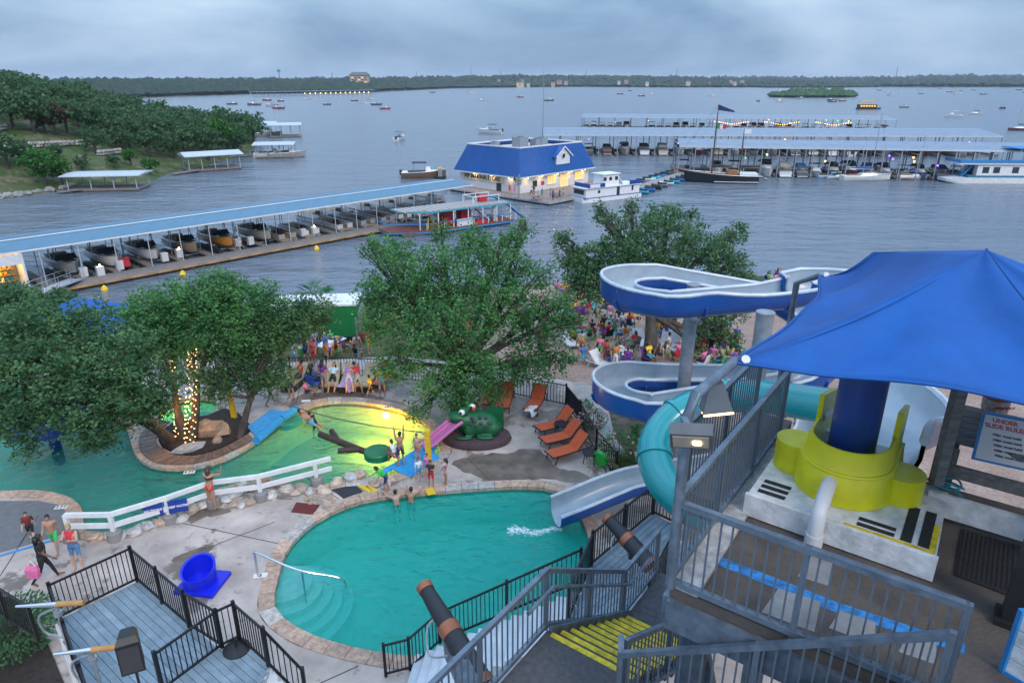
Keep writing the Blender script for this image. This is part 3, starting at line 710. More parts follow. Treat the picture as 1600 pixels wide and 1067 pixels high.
def mk_runabout(tower=True):
    r = thing('speedboat', 'speedboat', 'boat'); hull_parts(r, 6.6, 2.4, .85, gel, whiteg, dr=.4, sheer=.25)
    MB().box((-.9, 0, .95), (3.0, 1.7, .12)).build('cockpit', darkm, r, world=False)
    MB().box((1.9, 0, 1.07), (1.5, 1.0, .1), top=.7).build('bow_seating', darkm, r, world=False)
    for y in (-.5, .5): MB().box((-.3, y, 1.14), (.5, .5, .35), top=.85).build('seat', tanm, r, world=False)
    MB().box((-2.0, 0, 1.1), (.6, 1.6, .3), top=.9).build('rear_bench', tanm, r, world=False)
    w_ = MB(); w_.add([(.9, -.95, 1.0), (1.25, 0, 1.05), (.9, .95, 1.0), (.6, -.85, 1.5), (.85, 0, 1.55), (.6, .85, 1.5)], [(0, 1, 4, 3), (1, 2, 5, 4)]); w_.build('windshield', dglass, r, world=False)
    MB().box((-2.75, 0, 1.0), (.9, 1.8, .14)).build('sun_pad', tanm, r, world=False)
    MB().box((-3.5, 0, .25), (.5, 1.9, .08)).build('swim_platform', woodm, r, world=False)
    if tower:
        t = MB()
        for y in (-1.08, 1.08): t.tube([(-.1, y, .95), (-.5, y * .95, 1.9), (-.6, y * .75, 2.35)], .045, 6); t.tube([(-1.0, y, .95), (-.7, y * .95, 1.9)], .035, 6)
        t.tube([(-.6, -.82, 2.35), (-.6, .82, 2.35)], .045, 6); t.build('wakeboard_tower', alum, r, smooth=True, world=False)
        MB().box((-1.1, 0, 2.42), (1.7, 1.9, .06), top=.92).build('bimini', canvas, r, world=False)
    return Proto(r)
def mk_pontoon():
    r = thing('pontoon_boat', 'pontoon boat', 'boat')
    for y in (-.85, .85):
        MB().tube([(-3.5, y, .12), (2.9, y, .12), (3.4, y, .25), (3.7, y, .42)], [.3, .3, .22, .04], 10).build('pontoon', alum, r, smooth=True, world=False)
    MB().box((0, 0, .5), (7.0, 2.5, .12)).build('deck', tanm, r, world=False)
    for nm, c, s in (('side_panel', (-.1, -1.22, .95), (6.4, .05, .62)), ('side_panel', (-.1, 1.22, .95), (6.4, .05, .62)), ('bow_panel', (3.1, -.8, .95), (.05, .85, .62)), ('bow_panel', (3.1, .8, .95), (.05, .85, .62)), ('stern_panel', (-3.3, 0, .95), (.05, 2.4, .62))):
        MB().box(c, s).build(nm, gel, r, world=False)
    t = MB(); t.tube([(3.12, -1.24, 1.3), (-3.3, -1.24, 1.3), (-3.3, 1.24, 1.3), (3.12, 1.24, 1.3)], .035, 6); t.build('top_rail', alum, r, smooth=True, world=False)
    for c, s in (((2.1, -.85, .8), (1.6, .6, .45)), ((2.1, .85, .8), (1.6, .6, .45)), ((-2.4, 0, .8), (1.2, 2.1, .5))):
        MB().box(c, s, top=.93).build('bench', tanm, r, world=False)
    MB().box((-.2, .7, .95), (.7, .6, .8), top=.8).build('helm', darkm, r, world=False)
    MB().box((-1.6, 0, 1.25), (2.2, 2.2, .35), top=.75).build('folded_cover', tanm, r, world=False)
    MB().box((-3.75, 0, .75), (.4, .45, .9), top=.75).build('motor', blackp, r, world=False)
    return Proto(r)
def mk_cruiser():
    r = thing('cabin_cruiser', 'cabin cruiser', 'boat'); hull_parts(r, 9.0, 3.0, 1.25, gel, whiteg, dr=.6, sheer=.5)
    MB().loft([[(3.2, -.3, 1.6), (3.2, .3, 1.6), (3.0, .3, 1.75), (3.0, -.3, 1.75)], [(1.0, -1.15, 1.5), (1.0, 1.15, 1.5), (.9, .95, 2.15), (.9, -.95, 2.15)], [(-.8, -1.25, 1.4), (-.8, 1.25, 1.4), (-.8, 1.05, 2.2), (-.8, -1.05, 2.2)]]).build('cabin', whiteg, r, world=False)
    w_ = MB(); w_.add([(.9, -1.05, 2.1), (1.1, 0, 2.16), (.9, 1.05, 2.1), (.3, -.95, 2.75), (.5, 0, 2.8), (.3, .95, 2.75)], [(0, 1, 4, 3), (1, 2, 5, 4)]); w_.build('windshield', dglass, r, world=False)
    for y in (-1.16, 1.16): MB().box((.1, y, 1.82), (1.4, .04, .25)).build('cabin_window', dglass, r, world=False)
    MB().box((-2.4, 0, 1.42), (3.2, 2.3, .12)).build('cockpit', tanm, r, world=False)
    MB().loft([[(.4, -1.1, 2.75), (.4, 1.1, 2.75), (.4, .9, 2.95), (.4, -.9, 2.95)], [(-1.5, -1.25, 2.8), (-1.5, 1.25, 2.8), (-1.5, 1.0, 3.05), (-1.5, -1.0, 3.05)], [(-3.6, -1.2, 2.2), (-3.6, 1.2, 2.2), (-3.6, 1.0, 2.4), (-3.6, -1.0, 2.4)]]).build('canvas_top', canvas, r, world=False)
    t = MB()
    for y in (-1.2, 1.2): t.tube([(-1.0, y, 1.4), (-1.3, y, 2.8)], .05, 6); t.tube([(-3.5, y, 1.35), (-3.5, y, 2.2)], .03, 6)
    t.build('canvas_frame', alum, r, world=False); MB().box((-4.75, 0, .3), (.6, 2.4, .1)).build('swim_platform', whiteg, r, world=False)
    return Proto(r)
def mk_jetski():
    r = thing('jet_ski', 'jet ski', 'jet ski'); S = hull_secs(3.0, 1.15, .38, dr=.15, sheer=.12, n=7); m = MB(); m.loft(S, closed=False); m.add(S[0], [tuple(range(7))]); m.loft([[s[0], (s[0][0], 0, s[0][2] + .18), s[6]] for s in S], closed=False); m.build('hull', gel, r, smooth=True, world=False)
    MB().loft([[(-1.3, -.22, .45), (-1.3, .22, .45), (-1.3, .15, .8), (-1.3, -.15, .8)], [(.1, -.25, .5), (.1, .25, .5), (.1, .16, .85), (.1, -.16, .85)], [(.6, -.2, .5), (.6, .2, .5), (.45, .14, 1.0), (.45, -.14, 1.0)]]).build('seat', blackp, r, world=False)
    MB().tube([(.35, -.4, 1.05), (.5, 0, 1.0), (.35, .4, 1.05)], .03, 6).build('handlebar', blackp, r, world=False)
    return Proto(r)
def mk_sailboat(Lh=8.5, mast=11.):
    r = thing('sailboat', 'sailboat', 'boat'); hull_parts(r, Lh, 2.6, .8, gel, whiteg, dr=.5, sheer=.25, fine=1.9, stern=.7)
    MB().box((.2, 0, 1.05), (3.0, 1.5, .4), top=.8).build('cabin', whiteg, r, world=False); MB().box((-2.4, 0, .93), (2., 1.3, .1)).build('cockpit', tanm, r, world=False)
    m = MB(); m.tube([(.8, 0, .8), (.8, 0, mast)], [.1, .06], 8); m.build('mast', alum, r, smooth=True, world=False)
    MB().tube([(.8, 0, 1.9), (-3., 0, 1.95)], .06, 6).build('boom', alum, r, world=False)
    MB().tube([(.7, 0, 2.1), (-1., 0, 2.12), (-2.9, 0, 2.05)], [.2, .17, .08], 8).build('sail_cover', canvas, r, smooth=True, world=False)
    s = MB(); s.tube([(.8, 0, mast - .2), (Lh * .48, 0, 1.1)], .02, 4); s.tube([(.8, 0, mast - .2), (-Lh * .49, 0, .9)], .02, 4); s.build('rigging', alum, r, world=False)
    return Proto(r)
def mk_lakeboat():
    r = thing('motorboat', 'motorboat', 'boat'); hull_parts(r, 7.0, 2.4, .9, gel, whiteg, dr=.35)
    MB().box((-.8, 0, 1.02), (3.2, 1.7, .12)).build('cockpit', darkm, r, world=False)
    MB().box((.7, 0, 1.35), (.9, 1.6, .6), top=.75).build('console', whiteg, r, world=False)
    MB().box((-.6, 0, 2.35), (2.2, 2.0, .08)).build('sun_top', canvas, r, world=False)
    for x in (.3, -1.5):
        for y in (-.9, .9): MB().tube([(x, y, .95), (x, y, 2.33)], .03, 5).build('top_post', alum, r, world=False)
    MB().box((-3.5, 0, .9), (.4, .45, .8)).build('motor', blackp, r, world=False)
    return Proto(r)
runabout = mk_runabout(); pontoon = mk_pontoon(); cruiser = mk_cruiser(); jetski = mk_jetski(); sailb = mk_sailboat(); lakeboat = mk_lakeboat()
# ------------------------------------------------------------------ marina
def ordn(i):
    if i < 20: return ORD[i]
    n = i + 1; return {20: 'twentieth', 30: 'thirtieth', 40: 'fortieth'}.get(n, {2: 'twenty-', 3: 'thirty-', 4: 'forty-'}[n // 10] + ORD[n % 10 - 1])
ORD = ['first', 'second', 'third', 'fourth', 'fifth', 'sixth', 'seventh', 'eighth', 'ninth', 'tenth', 'eleventh', 'twelfth', 'thirteenth', 'fourteenth', 'fifteenth', 'sixteenth', 'seventeenth', 'eighteenth', 'nineteenth', 'twentieth']
roofblue = mat('blue_roof_metal', (.085, .20, .30), .42, metal=.1, var=.12, scale=.8)
roofgrey = mat('grey_roof_metal', (.22, .275, .35), .5, metal=.1, var=.14, scale=.4)
plankm = mat('dock_planks', (.22, .19, .175), .85, var=.3, scale=3, bump=.3)
fascia = mat('tan_fascia', (.40, .235, .115), .75, var=.3, scale=2)
floatm = mat('black_float', (.02, .02, .022), .7)
postm = mat('painted_post', (.42, .46, .50), .5, var=.15)
whitep = mat('white_paint', (.70, .71, .72), .6, var=.12)
redp = mat('red_paint', (.52, .03, .04), .5, var=.2)
bluep = mat('blue_paint', (.03, .22, .52), .45, var=.18)
navyp = mat('royal_blue_paint', (.012, .05, .26), .4, var=.15)
redbrown = mat('red_deck', (.19, .065, .05), .8, var=.3, scale=2)
sidem = mat('clapboard', (.62, .65, .69), .65, var=.12)
warm = mat('warm_window', (1, .52, .13), emit=.55)
bulbm = mat('warm_bulb', (1, .72, .32), emit=18)
plastw = mat('white_plastic', (.58, .59, .61), .45, var=.06)
E0 = P(0, 397, 4.3); E1 = P(745, 288, 4.3); dd = (E1 - E0).normalized(); nn = V(-dd.y, dd.x, 0); DANG = math.atan2(dd.y, dd.x)
def DK(t, o, z): return V(E0.x, E0.y, 0) + dd * t + nn * o + V(0, 0, z)
def tpx(px, py, z=.5): p = P(px, py, z) - V(E0.x, E0.y, 0); return p.dot(dd), p.dot(nn)
dock = thing('covered_dock', 'long blue-roofed covered boat dock running from the shore to the store', 'dock', DK(0, 0, 0), DANG)
TL = -12; TR = 63.5; STEP = 2.7; RW = 9.0
def roof_panel(step, w, zr, ze, seed=0, waves=9):
    m = MB(); n = waves * 2
    for (o0, z0, o1, z1) in ((0, ze, w / 2, zr), (w / 2, zr, w, ze)):
        r0 = []; r1 = []
        for i in range(n + 1):
            x = step * i / n; dz = .05 * (i % 2); r0.append((x, o0, z0 + dz)); r1.append((x, o1, z1 + dz))
        m.add(r0 + r1, [(i, i + 1, n + 2 + i, n + 1 + i) for i in range(n)])
    return m
rp_me = roof_panel(STEP, RW, 4.62, 4.3).mesh('roof_panel', roofblue)
t = TL
while t < TR - .5:
    o = link('roof_panel', rp_me, dock); o.location = (t, 0, 0); t += STEP
TEND = t
for o_, nm in ((0, 'gutter'), (RW, 'gutter')): MB().beam(DK(TL, o_, 4.24), DK(TEND, o_, 4.24), .14, .14).build(nm, whitep, dock)
MB().beam(DK(TL, RW / 2, 4.70), DK(TEND, RW / 2, 4.70), .30, .05).build('ridge_cap', whitep, dock)
sec_me = MB().box((1.35, -1.2, .42), (2.66, 3.0, .14)).mesh('deck_section', plankm); fas_me = MB().box((1.35, -2.75, .40), (2.69, .10, .22)).mesh('edge_board', fascia); flo_me = MB().box((1.35, -1.3, .16), (2.3, 2.6, .34)).mesh('float', floatm)
t = -6.; k = 0
while t < 47:
    for me, nm in ((sec_me, 'deck_section'), (fas_me, 'edge_board'), (flo_me, 'float')): o = link(nm, me, dock); o.location = (t, 0, 0)
    t += STEP
for i in range(18):
    t = 3.2 + i * 3.45
    bar('post', dock, DK(t, .1, .45), 3.75, .11, postm, 'cyl'); bar('post', dock, DK(t, RW - .3, -.8), 5.0, .11, postm, 'cyl'); bar('post', dock, DK(t + .5, RW / 2, -.8), 5.3, .1, postm, 'cyl'); bar('post', dock, DK(t - .7, RW - 2.2, -.8), 5.2, .09, postm, 'cyl')
    MB().beam(DK(t, 0, 4.18), DK(t, RW, 4.18), .08, .14).build('cross_beam', galv, dock)
    if i < 17: MB().beam(DK(t, .3, .4), DK(t, RW - .5, .4), .8, .16).build('finger_pier', plankm, dock)
# speedboats on lifts, bow towards the walkway
hc = [(.30, .31, .33), (.62, .62, .63), (.70, .70, .71), (.26, .21, .16), (.62, .27, .05), (.42, .42, .36)]
hn = ['grey', 'pale', 'white', 'brown', 'orange', 'cream']
bow = DANG - math.pi / 2
for i, px in enumerate((103, 166, 226, 286, 340, 398)):
    t, _ = tpx(px, 405 - .17 * (px - 100) + 6, 1.4)
    b = runabout.put(DK(t, 5.2, .75), bow, '%s-hulled speedboat on a lift, %s boat from the shop end of the blue-roofed dock' % (hn[i], ORD[i]), 'speedboats under the blue-roofed dock')
    b.scale = (1.12,) * 3; paint(b, ('hull',), hc[i]); paint(b, ('bimini',), (.03, .04, .09))
    lf = thing('boat_lift', 'dark floating boat lift under the %s speedboat from the dock shop' % ORD[i], 'boat lift', DK(t, 5.2, .1), bow, 'boat lifts')
    for y in (-1.35, 1.35): MB().box((0, y, .1), (6.2, .55, .5)).build('float_tank', floatm, lf, world=False)
    for x in (-2, 0, 2): MB().box((x, 0, .2), (.25, 2.6, .14)).build('cradle_beam', galv, lf, world=False)
pn = 0
for i, (px, py, row) in enumerate(((440, 368, 0), (478, 362, 0), (535, 354, 0), (577, 349, 0), (610, 344, 0), (640, 340, 0), (670, 335, 0), (455, 350, 1), (497, 346, 1), (548, 338, 1), (592, 332, 1), (628, 327, 1), (662, 322, 1))):
    t, _ = tpx(px, py, .8); o_ = 4.4 if row == 0 else 12.4
    if row: t = t + 6.0
    b = pontoon.put(DK(t, o_, 0), bow, ('%s pontoon boat from the speedboats, facing the walkway' % ORD[i]) if not row else ('pontoon boat moored outside the blue roof, %s of the back row' % ORD[i - 7]), 'pontoon boats at the blue-roofed dock')
    paint(b, ('side_panel', 'bow_panel', 'stern_panel'), rnd.choice([(.6, .6, .6), (.35, .30, .26), (.5, .5, .52), (.28, .30, .33)]))
# white dock boxes, pedestals, buoys
for i, (px, py) in enumerate(((132, 432), (158, 430), (188, 421), (258, 408), (281, 402), (372, 385), (392, 382), (474, 369), (491, 366))):
    p = P(px, py, .5); m = thing('dock_box', 'white plastic dock box, %s along the walkway from the shop' % ORD[i], 'dock box', (p.x, p.y, .5), DANG, 'dock boxes on the walkway')
    MB().box((0, 0, .45), (.7, .55, .9)).build('bin', plastw, m, world=False); MB().box((0, 0, .94), (.76, .61, .1), top=.9).build('lid', plastw, m, world=False)
    if i in (1, 4, 8): MB().cyl((0, -.2, 1.0), (0, -.2, 1.2), .07).build('lamp', bulbm, m, world=False); point('dock_lamp_light', V(p.x, p.y - .3, 1.5), 10, (1, .6, .25), .1)
p = P(196, 416, .5); m = thing('red_crate', 'red plastic crate standing between white dock boxes', 'crate', p, DANG); MB().box((0, 0, .45), (.9, .8, .9), top=.9).build('crate_body', redp, m, world=False); MB().box((0, 0, .93), (.96, .86, .06)).build('rim', redp, m, world=False)
yelm = mat('yellow_plastic', (.75, .50, .02), .5, var=.1)
for i, (px, py) in enumerate(((164, 455), (286, 431), (495, 391))):
    p = P(px, py, 0); m = MB().lathe([(.05, -.3), (.3, -.1), (.34, .2), (.2, .5), (.06, .62), (.0, .64)], p, 12).build('mooring_buoy', yelm); tag(m, 'yellow mooring buoy floating off the dock, %s from the shop' % ORD[i], 'buoy', 'yellow buoys')
# shop at the shore end
sh_t = thing('dock_shop', 'white clapboard shop with brightly lit open front at the dock end', 'shop', DK(-6, 0, .5), DANG)
for i in range(14): MB().beam(DK(-11.5, -.02, .62 + i * .26), DK(-3.05, -.02, .62 + i * .26), .08, .27).build('siding_board', sidem, sh_t)
MB().beam(DK(-3.0, .0, .5), DK(-3.0, .0, 4.1), .14, .14).build('door_frame', bluep, sh_t); MB().beam(DK(1.6, 0, .5), DK(1.6, 0, 4.1), .5, .16, up=dd).build('door_frame', sidem, sh_t)
MB().beam(DK(-3.0, 0, 3.55), DK(1.6, 0, 3.55), .14, 1.0).build('header_board', sidem, sh_t)
for a, b_ in ((DK(-11.5, 3.5, 2.2), DK(1.6, 3.5, 2.2)),): MB().beam(a, b_, .12, 3.4).build('back_wall', mat('shop_wall', (.7, .55, .35), .8), sh_t)
MB().beam(DK(1.7, 0, 2.2), DK(1.7, 3.5, 2.2), .12, 3.4).build('side_wall', sidem, sh_t); MB().beam(DK(-11.5, 0, 2.2), DK(-11.5, 3.5, 2.2), .12, 3.4).build('side_wall', sidem, sh_t)
wdw = MB().beam(DK(-8.6, -.1, 1.9), DK(-5.6, -.1, 1.9), .08, 1.15).build('window', dglass, sh_t)
MB().beam(DK(-7.1, -.15, 1.35), DK(-7.1, -.15, 2.45), .06, .08).build('mullion', whitep, wdw)
for i in range(4):
    sh_ = MB().beam(DK(-2.7, 3.0, .9 + i * .62), DK(1.3, 3.0, .9 + i * .62), .5, .05).build('shelf', mat('shelf_wood', (.5, .3, .12), .7), sh_t)
    for k in range(9):
        c_ = rnd.choice([(.7, .3, .03), (.6, .06, .03), (.75, .55, .05), (.8, .7, .5), (.03, .15, .35), (.7, .35, .04)]); q = DK(-2.5 + k * .43, 2.95, .93 + i * .62)
        MB().box(q + V(0, 0, .2), (rnd.uniform(.2, .36), .3, rnd.uniform(.25, .45)), DANG).build('goods', cloth(c_), sh_)
point('shop_light', DK(-.7, 1.3, 3.0), 330, (1, .62, .22), .2)
for c_, q in (((.02, .07, .25), DK(-2.2, .6, .5)), ((.02, .22, .15), DK(-1.1, .5, .5))):
    MB().lathe([(.35, 0), (.4, .1), (.42, .8), (.36, .9), (.3, .92)], q, 14).build('bin', cloth(c_), sh_t, smooth=True)
# gangway to the shore
g0 = P(118, 436, .75); g1 = P(-10, 484, 1.9); gw = thing('gangway', 'sloping grey metal gangway with tube rails beside the dock shop', 'gangway', g0)
sd_ = (g1 - g0).cross(V(0, 0, 1)).normalized() * .75
MB().beam(g0, g1, 1.5, .12).build('ramp', mat('gangway_deck', (.36, .38, .41), .6), gw)
for s in (-1, 1):
    for hh, nm in ((.55, 'middle_rail'), (1.05, 'top_rail')): MB().tube([g0 + sd_ * s + V(0, 0, hh), g1 + sd_ * s + V(0, 0, hh)], .03, 6).build(nm, alum, gw)
    for k in range(7): q = g0.lerp(g1, k / 6) + sd_ * s; bar('rail_post', gw, q, 1.05, .05, alum, 'cyl')
person('walk', P(377, 389, .5), 235, 'person in pale shirt walking along the blue-roofed dock', 'shirt_shorts', 1, (.55, .55, .58), (.6, .6, .6), h=1.75)
# --- party barge
B0 = P(655, 364, .55); B1 = P(803, 344, .55); bd = (B1 - B0); bd.z = 0; BL = bd.length; bd.normalize(); bn = V(-bd.y, bd.x, 0); BW = 5.6; BA = math.atan2(bd.y, bd.x)
bg_ = thing('party_barge', 'red and blue double-deck party barge with white posts moored at the dock', 'barge', B0, BA)
BR = lambda x, y, z: B0 + bd * x + bn * y + V(0, 0, z - .55)
dpoly = [(0, .8), (1.6, 0), (BL, 0), (BL, BW), (-3.5, BW), (-3.5, 2.6)]
def bpoly(m, poly, z0, z1): m.prism([(BR(x, y, 0).x, BR(x, y, 0).y) for x, y in poly], z0, z1); return m
bpoly(MB(), dpoly, .45, .62).build('lower_deck', redbrown, bg_)
bpoly(MB(), [(x * 1.0 + (-.06 if x <= 0 else .06 if x > 10 else 0), y + (-.06 if y < 1 else .06)) for x, y in dpoly], .25, .46).build('blue_hull_band', bluep, bg_)
for y in (.8, BW - .8): MB().tube([BR(-2.2, y, .0), BR(BL - .2, y, .0)], .42, 10).build('float_pontoon', mat('rusty_steel', (.07, .06, .055), .7), bg_)
MB().loft([[BR(-.2, .9, -.1), BR(-.2, 2.1, -.1), BR(-.2, 2.1, .45), BR(-.2, .9, .45)], [BR(-1.2, 1.3, .15), BR(-1.2, 1.8, .15), BR(-1.2, 1.8, .45), BR(-1.2, 1.3, .45)]]).build('bow_block', redp, bg_)
upoly = [(.5, 1.2), (1.9, .3), (BL, .3), (BL, BW - .2), (-1.6, BW - .2), (-1.6, 3.)]
up = bpoly(MB(), upoly, 3.08, 3.16).build('upper_deck', plankm, bg_)
for i in range(20):
    x = -1.0 + i * (BL + .9) / 20; MB().beam(BR(x, .55 if x > 1.6 else 1.6, 3.17), BR(x, BW - .4, 3.17), .55, .03).build('roof_plank', mat('pale_planks', (.40, .38, .37), .8, var=.2), up)
for i in range(len(upoly)):
    a, b_ = upoly[i], upoly[(i + 1) % len(upoly)]; MB().beam(BR(a[0], a[1], 3.06), BR(b_[0], b_[1], 3.06), .12, .2).build('roof_edge', mat('teal_trim', (.05, .33, .42), .5), up)
for i in range(7):
    x = .8 + i * (BL - 1.2) / 6
    for y in (.35 if i else 1.2, BW - .3): bar('post', bg_, BR(x, y, .6), 2.5, .12, whitep, 'box', BA)
    for y in (.12 if x > 1.5 else .7,): bar('rail_post', bg_, BR(x + .8, y, .6), 1.0, .09, whitep, 'box', BA)
for a, b_ in (((1.6, .1), (BL, .1)), ((.0, .85), (1.6, .1)), ((-3.4, 2.7), (0, .85)), ((-3.4, 2.7), (-3.4, BW - .1)), ((-3.4, BW - .1), (BL, BW - .1))):
    MB().beam(BR(*a, 1.55), BR(*b_, 1.55), .07, .09).build('hand_rail', bluep, bg_)
for x, y, h_ in ((6.2, 3.2, 2.4), (8.9, 3.0, 2.4)): MB().box(BR(x, y, .6 + h_ / 2), (1.6, 1.5, h_), BA).build('red_cabin', redp, bg_)
MB().box(BR(7.6, .5, 1.1), (2.6, .15, 1.0), BA).build('white_panel', whitep, bg_); MB().box(BR(10.4, .5, .95), (1.7, .15, .7), BA).build('red_bench', redp, bg_)
MB().beam(BR(9.8, 2.0, 3.0), BR(12.6, 2.0, .7), .9, .12).build('stair', whitep, bg_); MB().cyl(BR(13.1, 1.0, .6), BR(13.1, 1.0, 2.9), .3, n=12).build('support_column', whitep, bg_)
for k in range(3): MB().box(BR(2.6 + k * 1.5, 3.4, .95), (1.1, .6, .7), BA).build('bench', redp if k else bluep, bg_)
MB().cyl(BR(2.2, 1.4, .6), BR(2.2, 1.4, 2.2), .08).build('yellow_stand', yelm, bg_)
for x, y in ((10.0, 2.0), (10.0, 4.8), (14.5, 2.0), (14.5, 4.8), (12.2, 4.8)): bar('roof_rail_post', bg_, BR(x, y, 3.16), 1.1, .12, whitep)
for a, b_ in (((10, 4.8), (14.5, 4.8)), ((10., 2.), (14.5, 2.)), ((10, 2), (10, 4.8))): MB().beam(BR(*a, 4.2), BR(*b_, 4.2), .1, .1).build('roof_rail', whitep, bg_)
MB().box(BR(12.3, 3.2, 3.7), (1.2, .8, 1.0), BA).build('red_seat', redp, bg_)
sl = thing('blue_slide', 'blue plastic slide dropping from the barge roof into the lake', 'slide', BR(15, 2, 3.1))
sp_ = smooth_open([BR(13.2, 3.6, 3.75), BR(14.6, 3.2, 3.5), BR(16.2, 2.2, 2.4), BR(17.8, 1.0, .8), BR(18.6, .5, .45)], 5)
for s in (-1, 1): MB().tube([p + bn * .38 * s + V(0, 0, .12) for p in sp_], .10, 8).build('side_wall', bluep, sl, smooth=True)
ch = MB(); rows = [[p - bn * .38, p - V(0, 0, .08), p + bn * .38] for p in sp_]; ch.loft(rows, closed=False); ch.build('chute', bluep, sl, smooth=True)
for p in (sp_[6], sp_[12]): bar('support_leg', sl, V(p.x, p.y, -.6), p.z + .5, .1, alum, 'cyl')
# --- store
S0 = P(812, 304, .6); sd1 = V(.68, .733, 0).normalized(); sn = V(-sd1.y, sd1.x, 0); SL, SW = 21.5, 16.5; SA = math.atan2(sd1.y, sd1.x)
ST = lambda x, y, z: V(S0.x, S0.y, 0) + sd1 * x + sn * y + V(0, 0, z)
deckp = mat('store_deck', (.27, .22, .20), .85, var=.25, scale=1.5)
sdk = thing('store_dock', 'wide wooden dock platform carrying the marina store', 'dock', ST(0, 0, 0), SA)
sx0, sx1, sy0, sy1 = -3., 27., -9.5, SW + 1.5
k = 0; y = sy0
while y < 0.0:
    MB().beam(ST(sx0, y + .29, .52), ST(sx1, y + .29, .52), .56, .12).build('deck_board', deckp, sdk); y += .58
MB().box(ST((sx0 + sx1) / 2, (0 + sy1) / 2, .50), (sx1 - sx0, sy1, .12), SA).build('deck_base', deckp, sdk)
for a, b_ in (((sx0, sy0), (sx1, sy0)), ((sx0, sy0), (sx0, sy1)), ((sx1, sy0), (sx1, sy1))): MB().beam(ST(*a, .42), ST(*b_, .42), .14, .3).build('edge_board', mat('weathered_edge', (.33, .33, .34), .8), sdk)
for i in range(12): MB().box(ST(sx0 + 1.5 + i * 2.45, sy0 + .8, .1), (1.9, 1.3, .5), SA).build('float', floatm, sdk)
for i in range(9): MB().box(ST(sx0 + .8, sy0 + 1.5 + i * 2.8, .1), (1.3, 1.9, .5), SA).build('float', floatm, sdk)
store = thing('marina_store', 'white marina store with tall blue mansard roof lit warmly under the eaves', 'building', ST(0, 0, .58), SA)
wallw = mat('store_wall', (.60, .62, .66), .7, var=.08)
MB().box(ST(SL / 2, SW / 2, 2.15), (SL - .8, SW - .8, 3.1), SA).build('wall', wallw, store)
EZ, TZ, INS = 3.62, 8.5, 1.5; OH = .55
oc = [(-OH, -OH), (SL + OH, -OH), (SL + OH, SW + OH), (-OH, SW + OH)]; ic = [(INS, INS), (SL - INS, INS), (SL - INS, SW - INS), (INS, SW - INS)]
roofst = mat('royal_blue_roof', (.010, .085, .31), .45, var=.12, scale=.6)
for i in range(4):
    a, b_, c_, d_ = oc[i], oc[(i + 1) % 4], ic[(i + 1) % 4], ic[i]; ro = MB(); n = 34
    lo = [ST(lerp(a[0], b_[0], s / n), lerp(a[1], b_[1], s / n), EZ) for s in range(n + 1)]; hi = [ST(lerp(d_[0], c_[0], s / n), lerp(d_[1], c_[1], s / n), TZ) for s in range(n + 1)]
    nrm_ = (lo[1] - lo[0]).cross(hi[0] - lo[0]).normalized()
    ro.add(lo + hi, [(s, s + 1, n + 2 + s, n + 1 + s) for s in range(n)]); rs = ro.build('roof_slope', roofst, store)
    if i in (0, 3):
        for s in range(1, n): MB().beam(lo[s] + nrm_ * .03, hi[s] + nrm_ * .03, .05, .07).build('standing_seam', roofst, rs)
    MB().beam(ST(*a, EZ - .06), ST(*b_, EZ - .06), .12, .18).build('eave_trim', whitep, rs)
    MB().beam(ST(*d_, TZ + .05), ST(*c_, TZ + .05), .25, .22).build('parapet', whitep, rs)
MB().prism([(ST(x, y, 0).x, ST(x, y, 0).y) for x, y in oc], EZ - .22, EZ - .16).build('soffit', whitep, store)
MB().prism([(ST(x, y, 0).x, ST(x, y, 0).y) for x, y in ic], 7.6, 7.7).build('flat_roof', mat('roof_membrane', (.55, .54, .54), .8), store)
for x, y, s in ((6, 12, 1.3), (10, 9, 2.2), (13.5, 8, 1.6), (15.2, 8, 1.8)):
    u_ = MB().box(ST(x, y, 7.7 + s * .45), (s * 1.1, s, s * .9), SA).build('roof_unit', galv, store); MB().cyl(ST(x, y, 7.7 + s * .9), ST(x, y, 7.75 + s * .9), s * .35, n=14).build('fan_grille', blackp, u_)
# dormer with a round window
dx = 12.2; dm = MB(); fy = -.15; z0d, z1d, zp = 5.0, 6.7, 8.2
for s in (0,): dm.add([ST(dx - 2, fy, z0d), ST(dx + 2, fy, z0d), ST(dx + 2, fy, z1d), ST(dx, fy, zp), ST(dx - 2, fy, z1d), ST(dx - 2, 2.6, z0d), ST(dx + 2, 2.6, z0d), ST(dx + 2, 2.6, z1d), ST(dx, 2.6, zp), ST(dx - 2, 2.6, z1d)], [(0, 1, 2, 3, 4), (1, 6, 7, 2), (0, 4, 9, 5)])
dmo = dm.build('dormer', sidem, store)
for s in (-1, 1):
    MB().add([ST(dx, fy - .35, zp + .12), ST(dx + s * 2.5, fy - .35, z1d - .25), ST(dx + s * 2.5, 3.0, z1d - .25), ST(dx, 3.0, zp + .12), ST(dx, fy - .35, zp - .02), ST(dx + s * 2.5, fy - .35, z1d - .39), ST(dx + s * 2.5, 3.0, z1d - .39), ST(dx, 3.0, zp - .02)], [(0, 1, 2, 3), (7, 6, 5, 4), (0, 4, 5, 1), (1, 5, 6, 2), (2, 6, 7, 3), (3, 7, 4, 0)]).build('dormer_roof', roofst, dmo)
    MB().beam(ST(dx, fy - .38, zp + .06), ST(dx + s * 2.5, fy - .38, z1d - .31), .06, .22).build('barge_board', whitep, dmo)
MB().cyl(ST(dx, fy - .06, 6.5), ST(dx, fy + .02, 6.5), .5, n=20).build('round_window', dglass, dmo)
MB().tube([ST(dx + .52 * math.cos(a * .3142), fy - .07, 6.5 + .52 * math.sin(a * .3142)) for a in range(20)], .07, 6, closed=True).build('round_frame', whitep, dmo)
